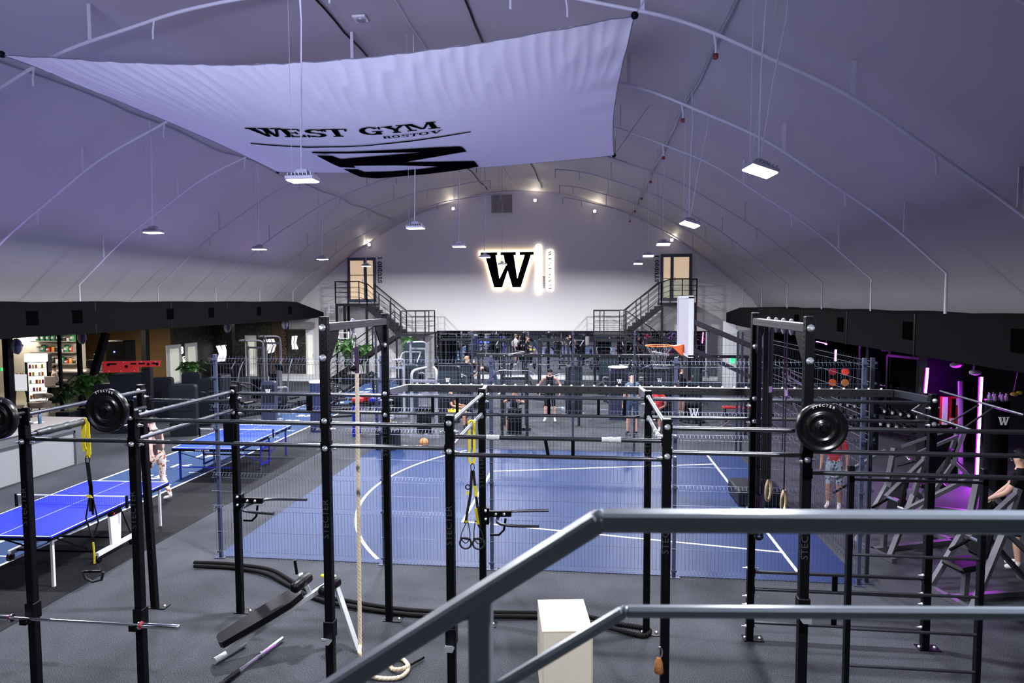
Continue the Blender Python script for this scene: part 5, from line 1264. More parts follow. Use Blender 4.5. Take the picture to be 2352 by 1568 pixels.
# 4 woman leaning forwards
p = at(1112, 888, y=23.6)
st4 = MB().box((0, 0, .25), (.6, .5, .5), None, .02).build('step_box', shroud); st4.location = (p.x - .1, 23.6, 0); tag(st4, 'low dark step box under the woman leaning forward', 'box')
person('person', 'woman in black crop top and navy leggings leaning forward on a machine', (p.x + .25, 23.6, .5), radians(90), dict(
    pelvis=(0, -.1, .88), waist=(0, .02, .95), chest=(0, .2, 1.03), collar=(0, .34, 1.08), neck=(0, .40, 1.10), head0=(0, .47, 1.13), head1=(0, .53, 1.17), face=(0, .3, -1),
    shL=(-.15, .33, 1.06), elL=(-.17, .52, .82), wrL=(-.15, .72, .66), shR=(.15, .33, 1.06), elR=(.17, .52, .82), wrR=(.15, .72, .66), hiL=(-.09, -.1, .85), hiR=(.09, -.1, .85), knL=(-.09, .08, .48), knR=(.09, -.22, .46), anL=(-.09, .05, .09), toL=(-.1, .22, .04), anR=(.1, -.4, .09), toR=(.1, -.24, .04)),
    dress(skin_m, c_black, c_navy, shoe_w), hair_b, .97, 'pony', fem=True)
# 5 seated man in yellow shorts
p = at(1035, 985, z=0)
seat = thing('exercise_bench', 'low black bench under the seated man in yellow shorts', 'bench', (p.x, p.y, 0), radians(-90))
MB().box((0, .05, .40), (.30, 1.0, .08), None, .02).build('pad', vinyl, seat)
for y in (-.35, .45): MB().bar((0, y, .0), (0, y, .37), .05, .05).build('leg', dark_frame, seat)
person('person', 'seated man in black tee and yellow shorts holding a grip at the cable machine', (p.x, p.y, 0), radians(-90), dict(sit), dress(tan_skin, c_black, c_yellow, shoe_d, True, 'shorts'), hair_b, 1.0)
# 7 bald man
p = at(1452, 1003, z=0)
person('person', 'bald man in blue-grey tee and denim shorts seen from behind near the fence', p, radians(15), dict(head0=(0, .05, 1.59), head1=(0, .07, 1.67), anL=(-.08, .12, .09), toL=(-.1, .28, .04), elR=(.24, .08, 1.15), wrR=(.20, .25, 1.0)), dress(skin_m, c_bluegrey, c_navy, shoe_d, True, 'shorts'), None, 1.07)
# 6 man in the cable tower
p = at(1180, 1000, z=0)
person('person', 'man in black seated at the middle cable tower pulling handles', (p.x, p.y + .2, 0), pi, dict(sit, elL=(-.30, .22, .98), wrL=(-.2, .42, 1.05), elR=(.30, .22, .98), wrR=(.2, .42, 1.05)), dress(tan_skin, c_black, c_black, shoe_d, True, 'shorts'), hair_m, 1.0)
# 8, 9 people on the right of the gym floor
p = at(1512, 985, z=0)
person('person', 'bald seated man in red top on the far gym floor right of the bald man', (p.x, p.y, 0), radians(160), dict(sit), dress(tan_skin, c_red, c_black, shoe_w, True, 'shorts'), None, 1.0)
p = at(1566, 952, z=0)
person('person', 'man in black top in the purple light behind the court fence', p, radians(-60), dict(elR=(.22, .16, 1.2), wrR=(.12, .3, 1.3)), dress(tan_skin, c_black, c_black, shoe_w, True, 'shorts'), hair_m, .97)
# 10 person in red
p = at(1914, 1168, z=0)
person('person', 'person in red top, patterned shorts and white shoes behind the right court fence', p, radians(150), dict(), dress(tan_skin, c_red, c_pattern, shoe_w, True, 'shorts'), hair_m, .92)
# 11 person at the right edge
p = at(2326, 1306, z=0)
person('person', 'person in loose black clothes standing at the right edge of the view', (p.x + .05, p.y, 0), radians(60), dict(elL=(-.24, .16, 1.16), wrL=(-.16, .36, 1.02), elR=(.26, .12, 1.16), wrR=(.22, .30, .98)), dress(skin_m, c_black, c_black, shoe_w, True, 'shorts'), hair_m, 1.0)
# 12 person on the bar stool
bs = at(128, 930, z=0)
t = thing('bar_stool', 'beige bar stool with thin black legs beside the drinks fridge', 'bar stool', (bs.x, bs.y, 0))
MB().box((0, 0, .74), (.46, .44, .06), None, .02).build('seat', c_cream, t); MB().box((.0, -.22, .95), (.46, .05, .40), None, .02).build('backrest', c_cream, t)
for x in (-.2, .2):
    for y in (-.2, .2): MB().tube([(x * .8, y * .8, .72), (x * 1.15, y * 1.15, 0)], .014, 6).build('leg', black_steel, t)
MB().tube([(-.21, -.21, .3), (.21, -.21, .3), (.21, .21, .3), (-.21, .21, .3)], .010, 6, closed=True).build('footrest', black_steel, t)
person('person', 'person with brown hair in a pale pink top sitting on the bar stool', (bs.x, bs.y, .24), radians(-40), dict(sit, anL=(-.15, .40, .20), toL=(-.16, .55, .15), anR=(.15, .40, .20), toR=(.16, .55, .15)), dress(skin_m, c_cream, c_black, shoe_d, True, arms_to='wr'), hair_b, .97)

# ================================================================== LEFT SIDE: RECEPTION AND CAFE
t = thing('reception_counter', 'grey concrete reception counter with pale inset panels at the left edge', 'counter', (-13.1, 12.4, 0)); o = t.location
cx1, cx0, cy1, cy0 = -12.36, -13.6, 14.73, 9.2
MB().span(V((cx0, cy0, 0)) - o, V((cx1, cy1, 1.06)) - o, .01).build('counter_body', concrete, t)
MB().span(V((cx0 - .02, cy0, 1.06)) - o, V((cx1 + .03, cy1 + .03, 1.12)) - o, .005).build('counter_top', counter_top, t)
MB().span(V((cx1, cy0, .04)) - o, V((cx1 + .015, 14.35, .80)) - o).build('front_panel', panel_grey, t)
for a, b in (((14.35, .04), (14.40, .86)), ((cy0, .80), (14.40, .86))): MB().span(V((cx1, a[0], a[1])) - o, V((cx1 + .03, b[0], b[1])) - o).build('panel_frame', mat('dark_panel_frame', (.035, .037, .045), .5), t)
b = at(97, 993, x=-12.7)
t = thing('water_bottle', 'blue water bottle standing on the reception counter', 'bottle', (-12.75, b.y, 1.12))
MB().lathe((0, 0, 0), [(.035, 0), (.038, .01), (.038, .19), (.02, .22)], 14).build('bottle_body', mat('blue_bottle', (.03, .08, .14), .3), t); MB().lathe((0, 0, .22), [(.02, 0), (.02, .04)], 12).build('cap', shroud, t)
mb = MB().box((-12.9, 13.5, 1.128), (.06, .30, .012)); tag(mb.build('marker_pen', mat('dark_red_pen', (.10, .02, .02), .5)), 'dark red pen lying on the reception counter', 'pen')
mb = MB().box((-12.95, 13.95, 1.1225), (.21, .29, .003)); tag(mb.build('paper_sheet', white_paint), 'sheet of paper on the reception counter', 'paper')
# columns
colm = mat('black_violet_column', (.004, .004, .007), .5, spec=.2)
for i, (u, yy, w_) in enumerate(((20, 17.0, .18), (139, 19.3, .08), (184, 21.0, .12), (336, 27.0, .24), (532, 30.5, .3))):
    p = at(u, 850, y=yy); st('trim_%d' % (3 + i), MB().span((p.x - w_ / 2, yy - w_ / 2, 0), (p.x + w_ / 2, yy + w_ / 2, 3.14)), colm)
for i, (u, yy, w_) in enumerate(((2160, 15.9, .75), (2005, 17.5, .3), (1985, 21, .3))):
    p = at(u, 850, y=yy); st('trim_%d' % (8 + i), MB().span((p.x - w_ / 2, yy - w_ / 4, 0), (p.x + w_ / 2, yy + w_ / 4, 2.92)), colm)
a, b = at(238, 782, y=21.3), at(215, 862, y=21.3); st('trim_11', MB().bar(a + (a - b) * .2, b + (b - a) * 1.2, .2, .2), colm)
# fridge
f = at(88, 928, z=0)
t = thing('drinks_fridge', 'tall glass-door drinks fridge with a lit white header', 'fridge', (f.x, f.y, 0), radians(28))
MB().box((0, .32, .98), (.74, .6, 1.96), None, .02).build('cabinet', shroud, t)
MB().box((.0, .0, 1.82), (.76, .08, .32), None, .04).build('lit_header', glow_sign, t)
MB().box((.02, .0, .88), (.60, .03, 1.50)).build('lit_interior', glow_fridge, t)
for x in (-.34, .36): MB().box((x, -.02, .88), (.05, .05, 1.56)).build('door_frame', shroud, t)
for k in range(5):
    z = .22 + k * .30; MB().box((.0, -.05, z), (.58, .06, .015)).build('fridge_shelf', grey_frame, t)
gc = [mat('carton_orange', (.75, .25, .02), .5), mat('carton_red', (.45, .02, .03), .5), mat('carton_yellow', (.75, .55, .05), .5), mat('carton_purple', (.35, .02, .25), .5), mat('carton_white', (.7, .68, .62), .5)]
import math as _m
M2 = Matrix.Rotation(radians(28), 3, 'Z')
for k in range(5):
    for q in range(5):
        if (k * 3 + q) % 4 == 3: continue
        loc = V((f.x, f.y, 0)) + M2 @ V((-.20 + q * .10, -.06, .23 + k * .30))
        mb = MB().box((0, 0, .07), (.07, .05, .14), None, .006); c = mb.build('drink_carton', gc[(k * 2 + q) % 5]); c.location = loc; c.rotation_euler.z = radians(28)
        tag(c, '%s drink carton on the %s shelf of the lit fridge, %s' % (['orange', 'red', 'yellow', 'purple', 'white'][(k * 2 + q) % 5], ['bottom', 'second', 'middle', 'fourth', 'top'][k], ['far left', 'left', 'middle', 'right', 'far right'][q]), 'carton', 'drinks in the fridge')
# wall behind the cafe and shelves with tubs
wy = 26.3
a, b = at(25, 860, y=wy), at(186, 800, y=wy)
st('wall_left', MB().span((a.x - 2.5, wy + .02, 0), (b.x + .05, wy + .2, 3.14)), mat('beige_wall', (.44, .40, .35), .8, vary=.1))
sh = thing('wall_shelf', 'pale wall shelves stocked with supplement tubs behind the cafe', 'shelf', (at(130, 840, y=wy).x, wy - .2, 1.3)); o = sh.location
s0, s1 = at(86, 800, y=wy).x, at(181, 800, y=wy).x
for z in (1.28, 1.78, 2.26, 2.62): MB().span(V((s0, wy - .4, z)) - o, V((s1, wy, z + .04)) - o).build('shelf_board', counter_top, sh)
ORD = ['first', 'second', 'third', 'fourth', 'fifth', 'sixth', 'seventh', 'eighth', 'ninth', 'tenth', 'eleventh', 'twelfth', 'thirteenth', 'fourteenth', 'fifteenth', 'sixteenth', 'seventeenth', 'eighteenth', 'nineteenth', 'twentieth', 'twenty-first', 'twenty-second', 'twenty-third', 'twenty-fourth', 'twenty-fifth', 'twenty-sixth', 'twenty-seventh', 'twenty-eighth'] 
tubs = [mat('green_tub', (.03, .22, .09), .4), mat('black_tub', (.012, .012, .014), .4), mat('red_tub', (.42, .03, .02), .4), mat('white_tub', (.7, .7, .7), .4), mat('orange_tub', (.65, .25, .04), .4)]
cn = ['green', 'black', 'red', 'white', 'orange']
for lv, z in enumerate((1.32, 1.82, 2.30)):
    x = s0 + .15; k = 0
    while x < s1 - .12:
        ci = 0 if (lv == 2 and x < s0 + 1.2) or (lv == 1 and False) else (k * 7 + lv * 3) % 5
        r_ = .10 if ci == 0 else random.choice((.06, .075, .09)); h_ = .30 if ci == 0 else random.choice((.16, .22, .26))
        tt_ = thing('supplement_tub', '%s supplement tub with a %s lid, %s from the left on the %s shelf' % (cn[ci], 'black' if ci != 1 else 'white', ORD[k], ['lower', 'middle', 'upper'][lv]), 'tub', (x + r_, wy - .2, z), 0, 'supplement tubs on the cafe shelves')
        MB().lathe((0, 0, 0), [(r_ * .95, 0), (r_, .02), (r_, h_ * .8), (r_ * .8, h_ * .86)], 14).build('tub_body', tubs[ci], tt_)
        MB().lathe((0, 0, h_ * .86), [(r_ * .84, 0), (r_ * .84, h_ * .14)], 14).build('lid', tubs[1] if ci != 1 else tubs[3], tt_)
        if ci in (0, 2): MB().box((0, -r_ * .98, h_ * .45), (r_ * 1.1, .02, h_ * .35)).build('tub_label', tubs[3], tt_)
        x += r_ * 2 + .05; k += 1
# cafe bar with coffee machine
c0, c1 = at(196, 905, y=23.6), at(278, 880, y=23.6)
t = thing('cafe_bar', 'grey cafe bar counter with pink flower print', 'counter', ((c0.x + c1.x) / 2, 23.8, 0)); o = t.location
MB().span(V((c0.x - 1.6, 23.6, 0)) - o, V((c1.x, 24.2, 1.20)) - o).build('counter_body', concrete, t); MB().span(V((c0.x - 1.6, 23.5, 1.2)) - o, V((c1.x + .05, 24.3, 1.25)) - o).build('counter_top', counter_top, t)
MB().span(V((c1.x - 1.5, 23.58, .25)) - o, V((c1.x - .1, 23.6, .72)) - o).build('lower_panel', panel_grey, t)
for u in (204, 265):
    p = at(u, 862, y=23.57) - o; mb = MB()
    for k in range(5): mb.lathe(p + V((.07 * cos(k * 1.26), 0, .07 * sin(k * 1.26))), [(.06, 0), (.055, .01)], 10, (0, -1, 0))
    mb.build('printed_flower', mat('pink_print', (.55, .25, .35), .7), t)
p = at(212, 840, y=23.8)
t = thing('coffee_machine', 'chrome coffee machine on the cafe bar', 'coffee machine', (p.x, 23.9, 1.25))
MB().box((0, 0, .22), (.42, .40, .44), None, .03).build('body', chrome, t); MB().lathe((.1, 0, .44), [(.07, 0), (.09, .1), (.09, .22)], 14).build('bean_hopper', shroud, t); MB().box((0, -.22, .14), (.36, .06, .03)).build('drip_tray', black_steel, t)
for q in (-.1, .1): MB().tube([(q, -.2, .24), (q, -.32, .22)], .015, 6).build('portafilter', black_steel, t)
p = at(234, 838, y=23.8)
t = thing('blender_jug', 'white drinks dispenser jug on the cafe bar beside the coffee machine', 'jug', (p.x, 23.9, 1.25)); MB().lathe((0, 0, 0), [(.07, 0), (.07, .28), (.05, .34)], 12).build('jug_body', white_paint, t); MB().tube([(.07, 0, .25), (.13, 0, .2), (.07, 0, .08)], .012, 6).build('handle', white_paint, t)
for i, (u, lb) in enumerate(((199, 'white cups stacked beside the coffee machine'), (246, 'pale upturned tray of dishes on the cafe bar'))):
    p = at(u, 842, y=23.8); mb = MB()
    t = thing('cup_stack' if i == 0 else 'dish_tray', lb, 'dishes', (p.x, 23.85, 1.25))
    for k in range(4): mb.lathe((0, 0, k * .05), [(.04 + .03 * i, 0), (.06 + .05 * i, .045)], 12)
    mb.build('stack', white_paint, t)
p = at(262, 828, y=24.6)
t = thing('vending_machine', 'tall black coffee vending machine with a blue light against the wood wall', 'vending machine', (p.x, 25.0, 0)); MB().box((0, 0, 1.2), (.85, .7, 2.4), None, .03).build('cabinet', black_steel, t)
q = at(261, 808, y=24.6); MB().ball((q.x - p.x, -.36, q.z), .035, 8).build('blue_light', glow_blue, t); MB().box((.1, -.36, 1.35), (.3, .02, .2)).build('display', shroud, t)
p = at(257, 789, y=29.5); t = thing('wall_notice', 'white notice hanging on the brown wood wall', 'notice', p); MB().box((0, 0, 0), (.30, .02, .34)).build('sheet', white_paint, t); MB().box((0, -.012, -.02), (.14, .004, .14)).build('printed_mark', shroud, t)
# whiteboard on easel, emission added to make the board bright
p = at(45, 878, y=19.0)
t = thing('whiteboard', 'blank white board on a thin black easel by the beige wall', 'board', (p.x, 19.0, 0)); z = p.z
MB().box((0, 0, z), (.50, .02, .53)).build('board', mat('white_board_added_glow', (.8, .8, .8), .5, emit=(.95, .94, 1.0), estr=.8), t)
for x in (-.2, .2): MB().tube([(x * .5, .02, z + .3), (x * 1.6, .05, 0)], .012, 6).build('leg', black_steel, t)
MB().tube([(0, .05, z + .3), (.0, .45, 0)], .012, 6).build('leg', black_steel, t)
# arm chair and yellow stool by the wall
p = at(47, 960, z=0); t = thing('lounge_chair', 'beige round lounge chair below the white board', 'chair', (p.x, p.y + .8, 0))
MB().lathe((0, 0, .25), [(.30, 0), (.36, .1), (.36, .18), (.3, .2)], 18).build('seat', c_cream, t); MB().tube([(.34 * cos(a), .34 * sin(a), .62) for a in [radians(20 + i * 14) for i in range(11)]], .09, 8).build('backrest', c_cream, t)
for k in range(4): MB().tube([(.2 * cos(k * 1.57 + .7), .2 * sin(k * 1.57 + .7), .26), (.3 * cos(k * 1.57 + .7), .3 * sin(k * 1.57 + .7), 0)], .014, 6).build('leg', black_steel, t)
p = at(38, 975, z=0); t = thing('yellow_stool', 'yellow stool behind the reception counter', 'stool', (p.x, p.y, 0)); MB().box((0, 0, .3), (.35, .35, .56), None, .04).build('stool_body', yellow, t); MB().box((0, 0, .60), (.36, .36, .05), None, .02).build('seat_pad', c_cream, t)
# wall speakers
for i, (u, v, yy, z) in enumerate(((38, 795, 17, 0), (188, 775, 21, 0), (522, 752, 28, 0), (654, 745, 30, 0))):
    p = at(u, v, y=yy - .35)
    t = thing('wall_speaker', 'white oval speaker mounted under the left duct, %s from the left' % ['first', 'second', 'third', 'fourth'][i], 'speaker', p); MB().ball((0, 0, 0), .16, 14, (1, .7, 1.4)).build('cabinet', white_paint, t); MB().box((-.1, .15, 0), (.06, .3, .06)).build('bracket', white_paint, t); MB().ball((.08, -.05, -.02), .14, 12, (.6, .5, 1.5)).build('grille', mat('blue_grey_grille', (.16, .17, .32), .6), t)
p = at(6, 848, y=17.2); tag(MB().box(p, (.09, .03, .10)).build('exit_sign', glow_green), 'small green emergency sign at the left edge', 'sign')
# plants
def palm(loc, h, n, spread, label, m=leaf, pot=True, rz=0):
    t = thing('potted_palm', label, 'potted plant', loc, rz)
    zb_ = .45 if pot else .05
    if pot: MB().box((0, 0, .22), (.5, .5, .44), None, .02).build('planter', shroud, t); MB().box((0, 0, .43), (.44, .44, .03)).build('soil', soil, t)
    mb = MB(); stem = MB(); rnd = random.Random(int(loc[0] * 100))
    for i in range(n):
        a = 2 * pi * i / n + rnd.random() * .5; L = h * (.7 + .4 * rnd.random()); sp_ = spread * (.5 + .7 * rnd.random())
        pts = bez([(0, 0, zb_), (sp_ * .25 * cos(a), sp_ * .25 * sin(a), zb_ + L * .55), (sp_ * .6 * cos(a), sp_ * .6 * sin(a), zb_ + L * .92), (sp_ * cos(a), sp_ * sin(a), zb_ + L * .85)], 6)
        stem.tube(pts, .008, 4)
        for j in range(7, len(pts)):
            p = pts[j]; tt_ = (pts[j] - pts[j - 1]).normalized(); sd = tt_.cross(V((0, 0, 1))).normalized(); ll = .22 * h * .6 * (1.2 - abs(j / len(pts) - .6))
            for s in (-1, 1):
                tip = p + sd * s * ll + tt_ * ll * .7 - V((0, 0, ll * .35)); w_ = tt_ * .018
                mb.add([p - w_, p + w_, p.lerp(tip, .5) + w_ * 1.3 + V((0, 0, .01)), tip, p.lerp(tip, .5) - w_ * 1.3], [(0, 1, 2, 3, 4)])
    mb.build('foliage', m, t); stem.build('stem', mat('green_stem', (.06, .12, .03), .6), t); return t
p = at(205, 965, z=0); palm((p.x, p.y, 0), 1.05, 34, .52, 'large green palm in a dark planter before the cafe bar')
p = at(158, 975, z=0); palm((p.x, p.y, 0), .75, 18, .40, 'dark leaved potted palm left of the large palm', leaf_d)
p = at(440, 912, z=0); palm((p.x, p.y, 0), 1.1, 18, .5, 'bushy green palm behind the black machine housings')
p = at(262, 905, y=22.5); palm((p.x, 22.5, 0), 1.1, 12, .3, 'small palm at the end of the cafe bar')
for i, (u, yy, h_) in enumerate(((800, 30.4, 1.7), (1010 - 70, 30.6, 1.8), (835, 30.7, 1.4))):
    p = at(u, 870, y=yy); palm((p.x, yy, 0), h_, 14, .5, ['green palm under the left staircase beside the wall ladder', 'tall green palm behind the lower steps of the left staircase', 'smaller green palm behind the climbing rope under the left staircase'][i])
# doors and light arrows on the marble walls
def wall_door(i, u0, v0, u1, v1, y=None, x=None, lab=''):
    a, b = at(u0, v1, x=x, y=y), at(u1, v0, x=x, y=y); a.z = 0.02
    t = thing('door_%d' % i, None, None); t['kind'] = 'structure'; d = V((b.x - a.x, b.y - a.y, 0)); w_ = d.length; d.normalize(); h_ = b.z - a.z; nn = V((d.y, -d.x, 0))
    def pn(s0, s1, z0, z1, th, nm, m): MB().box(a + d * (w_ * (s0 + s1) / 2) + nn * th + V((0, 0, (z0 + z1) / 2 * h_)), (w_ * (s1 - s0), .03, h_ * (z1 - z0)), Matrix.Rotation(atan2(d.y, d.x), 3, 'Z')).build(nm, m, t)
    pn(0, 1, 0, 1, .03, 'door_frame', white_paint); pn(.22, .80, .05, .90, .05, 'lit_pane', glow_pane); pn(.85, .89, .42, .50, .07, 'door_handle', chrome)
wall_door(3, 383, 790, 414, 880, x=-19.88); wall_door(4, 426, 786, 451, 870, x=-19.88); wall_door(5, 566, 770, 589, 868, y=YB - .03); wall_door(6, 705, 758, 722, 868, y=YB - .03)
def arrow(pts_list, y, x, lab, cat='sign'):
    t = None
    for k, pts in enumerate(pts_list):
        cu = sum(q[0] for q in pts) / len(pts); pts = [(cu + (u - cu) * .88, v) for u, v in pts]
        P = [at(u, v, x=x, y=y) for u, v in pts]
        if t is None: t = thing('arrow_sign', lab, cat, P[0])
        n_ = V((0, -.05, 0)) if y else V((.05, 0, 0)); tri = geometry.tessellate_polygon([[V((u, v, 0)) for u, v in pts]]); m_ = len(P); Q = [p - t.location for p in P]
        MB().add(Q + [q + n_ for q in Q], [tuple(a) for a in tri] + [tuple(i + m_ for i in a) for a in tri] + [(i, (i + 1) % m_, (i + 1) % m_ + m_, i + m_) for i in range(m_)]).build('chevron', glow_arrow, t)
arrow([[(496, 794), (506, 793), (515, 811), (507, 830), (497, 831), (504, 812)], [(508, 793), (517, 792), (523, 810), (517, 829), (508, 830), (515, 811)], [(519, 792), (526, 791), (524, 798)], [(527, 800), (531, 799), (531, 820), (527, 823)]], YB - .05, None, 'glowing white double chevron sign pointing right, the left one')
arrow([[(606, 780), (613, 779), (621, 795), (612, 811), (602, 812), (611, 796)], [(615, 779), (621, 778), (628, 794), (621, 810), (615, 811), (622, 795)], [(623, 778), (630, 778), (636, 793), (630, 808), (624, 810), (630, 794)]], YB - .05, None, 'glowing white triple chevron sign pointing right beside the brown panel')
arrow([[(671, 772), (676, 771), (674, 787), (678, 801), (672, 802), (670, 787)], [(678, 771), (684, 771), (680, 787), (686, 801), (680, 802), (676, 787)]], YB - .05, None, 'glowing white chevron sign pointing left')
for i, (u0, v0, u1, v1, yy, xx, tx) in enumerate(((414, 794, 424, 842, None, -19.87, 'DOOR'), (590, 776, 593, 812, YB - .04, None, 'SHOWER'), (723, 760, 728, 800, YB - .04, None, 'DOOR'))):
    pass
p = at(418, 812, x=-19.86); font_obj('8', .5, 'room_sign', glow_sign, None, frame3(p + V((0, 0, .15)), (0, 1, 0), (0, 0, 1)), .01)
rs = [o_ for o_ in bpy.data.objects if o_.name.startswith('room_sign')][0]; tag(rs, 'glowing symbol between the two left doors', 'sign')
p = at(422, 829, x=-19.86); q = font_obj('LION', .20, 'room_sign', glow_sign, None, frame3(p, (0, 0, -1), (0, 1, 0)), .01); tag(q, 'vertical white lettering under the glowing symbol between the two left doors', 'sign')
p = at(652, 788, y=YB - .09); q = font_obj('ENERGY', .34, 'wall_lettering', mat('brown_lettering', (.16, .10, .07), .5), None, frame3(p, (0, 0, -1), (1, 0, 0)), .01); tag(q, 'faint brown vertical lettering on the marble panel right of the chevrons', 'sign')
# wall ladders by the left staircase
def wall_ladder(u, yy, z0, z1, lab, w_=.5):
    p = at(u, 800, y=yy); t = thing('wall_ladder', lab, 'ladder', (p.x, yy, z0))
    for s in (-1, 1): MB().span((s * w_ / 2 - .03, -.03, 0), (s * w_ / 2 + .03, .03, z1 - z0)).build('rail', white_paint, t)
    mb = MB(); k = .2
    while k < z1 - z0: mb.box((0, 0, k), (w_, .03, .03)); k += .28
    mb.build('rungs' if False else 'rung', white_paint, t)
wall_ladder(769, 32.4, .0, 3.85, 'white wall ladder left of the left staircase'); wall_ladder(790, 30.9, .0, 2.5, 'white ladder standing before the left staircase'); 
t = None
# waste pillar
p = at(731, 990, z=0)
t = thing('column_bin', 'dark blue cylinder with a white top at the end of the turf lane', 'bin', p); MB().lathe((0, 0, 0), [(.22, 0), (.23, .02), (.23, 1.5)], 28).build('cylinder', mat('navy_cylinder', (.02, .03, .09), .4), t); MB().lathe((0, 0, 1.5), [(.24, 0), (.24, .04), (.12, .06), (.11, .02)], 28).build('top', white_paint, t)

# ================================================================== MACHINES
def housing_mesh(mb, w, d, h, r=.12, o=(0, 0, 0)):
    P = [(-w / 2, 0)] + [(-w / 2 + r - r * cos(a), h - r + r * sin(a)) for a in [pi / 2 * i / 5 for i in range(6)]] + [(w / 2 - r + r * sin(a), h - r + r * cos(a)) for a in [pi / 2 * i / 5 for i in range(6)]] + [(w / 2, 0)]
    o = V(o); return mb.prism(P, (0, d, 0), o - V((0, d / 2, 0)))
def W_mark(parent, loc, size, rz_=0, face=-1):
    mb = MB(); mb.prism([((a - .5) * size * 1.3, b * size) for a, b in W_LOGO], (0, -.004, 0), loc, (1, 0, 0), (0, 0, 1)); return mb.build('printed_logo', white_line, parent)
def weight_machine(loc, rz, label, w=.62, h=1.5, m=None, logo=True, arms='press', frame=None, group=None):
    """selectorised machine; the housing of its weight stack faces -y, the seat is behind it"""
    m = m or shroud; fr = frame or grey_frame
    t = thing('weight_machine', label, 'weight machine', loc, rz, group)
    housing_mesh(MB(), w, .34, h, .10).build('stack_housing', m, t)
    housing_mesh(MB(), w * .86, .02, h * .42, .04, (0, -.18, h * .5)).build('housing_panel', shroud_teal if m is shroud else shroud, t)
    if logo: W_mark(t, (0, -.195, h * .72), .13)
    mb = MB(); mb.bar((0, .1, .05), (0, 1.45, .05), .09, .09); mb.bar((-.45, 1.4, .04), (.45, 1.4, .04), .08, .08); mb.bar((-.4, .05, .04), (.4, .05, .04), .08, .08); mb.build('base_frame', fr, t)
    MB().bar((0, .85, .05), (0, .85, .48), .08, .08).build('seat_post', fr, t)
    MB().box((0, .85, .50), (.36, .38, .08), None, .03).build('seat', vinyl, t)
    MB().box((0, .58, .86), (.30, .08, .62), Matrix.Rotation(radians(-8), 3, 'X'), .03).build('back_pad', vinyl, t)
    mb = MB().tube(bez([(-.30, .2, h - .1), (-.33, .35, h + .15), (-.34, .7, h + .12), (-.34, .95, h - .3)], 5), .035, 8); mb.tube(bez([(.30, .2, h - .1), (.33, .35, h + .15), (.34, .7, h + .12), (.34, .95, h - .3)], 5), .035, 8)
    if arms == 'press': mb = MB().tube(bez([(-.36, .45, h * .8), (-.42, .8, h * .75), (-.36, 1.15, h * .6)], 5), .03, 8); mb.tube(bez([(.36, .45, h * .8), (.42, .8, h * .75), (.36, 1.15, h * .6)], 5), .03, 8); mb.bar((-.36, .4, h * .8), (.36, .4, h * .8), .05, .05)
    mb.build('lever_arm', fr, t)
    for s in (-1, 1): MB().tube([(s * .36, 1.12, h * .62 + .0), (s * .36, 1.28, h * .58)], .022, 8).build('hand_grip', vinyl, t)
    return t
def pulldown(loc, rz, label, h=2.4, m=None, bar=True, group=None, arch=True):
    t = thing('cable_machine', label, 'cable machine', loc, rz, group); fr = m or grey_frame
    for s in (-1, 1): MB().span((s * .36 - .04, -.04, 0), (s * .36 + .04, .04, h - (.25 if arch else 0))).build('upright', fr, t)
    mb = MB()
    if arch:
        for s in (-1, 1): mb.tube(bez([(s * .36, 0, h - .3), (s * .36, .05, h - .08), (s * .30, .25, h), (s * .12, .75, h + .02)], 6), .042, 8)
    mb.bar((-.4, 0, h - .3), (.4, 0, h - .3), .07, .07); mb.build('top_frame', fr, t)
    mb = MB(); mb.bar((-.45, 0, .04), (.45, 0, .04), .09, .08); mb.bar((0, 0, .04), (0, 1.3, .04), .09, .08); mb.bar((-.35, 1.3, .04), (.35, 1.3, .04), .08, .08); mb.build('base_frame', fr, t)
    mb = MB()
    for k in range(14): mb.box((0, 0, .16 + k * .055), (.40, .13, .045))
    mb.build('weight_stack', black_steel, t)
    MB().tube([(-.1, 0, .9), (-.1, 0, h - .3)], .01, 6).tube([(.1, 0, .9), (.1, 0, h - .3)], .01, 6).build('guide_rod', chrome, t)
    MB().box((0, .95, .52), (.34, .36, .08), None, .03).build('seat', vinyl, t); MB().bar((0, .95, .05), (0, .95, .48), .07, .07).build('seat_post', fr, t)
    if bar:
        MB().tube([(0, .75, h - .02), (0, .80, h - .48)], .006, 5).build('cable', black_steel, t)
        MB().tube(bez([(-.62, .8, h - .60), (-.40, .8, h - .50), (0, .8, h - .48), (.40, .8, h - .50), (.62, .8, h - .60)], 6), .016, 8).build('pulldown_bar', chrome, t)
    return t
def elliptical(loc, rz, label, group=None):
    t = thing('elliptical_trainer', label, 'elliptical trainer', loc, rz, group)
    mb = MB(); mb.bar((0, -.8, .06), (0, .8, .06), .12, .10); mb.bar((-.35, -.8, .04), (.35, -.8, .04), .08, .08); mb.bar((-.3, .8, .04), (.3, .8, .04), .08, .08); mb.build('base_frame', dark_frame, t)
    MB().lathe((-.09, .55, .40), [(.05, 0), (.34, .02), (.34, .16), (.05, .18)], 24, (1, 0, 0)).build('flywheel_cover', shroud, t)
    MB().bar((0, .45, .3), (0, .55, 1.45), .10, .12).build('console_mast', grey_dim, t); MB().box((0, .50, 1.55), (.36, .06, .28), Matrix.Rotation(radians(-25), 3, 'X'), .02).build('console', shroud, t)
    for s in (-1, 1):
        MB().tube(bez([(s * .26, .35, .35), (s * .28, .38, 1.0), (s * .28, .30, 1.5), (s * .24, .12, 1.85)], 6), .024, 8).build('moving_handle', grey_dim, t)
        MB().bar((s * .22, .4, .25), (s * .22, -.65, .2 + .1 * s), .05, .05).build('pedal_arm', dark_frame, t); MB().box((s * .22, -.35, .28 + .06 * s), (.16, .38, .04), None, .01).build('pedal', vinyl, t)
    return t
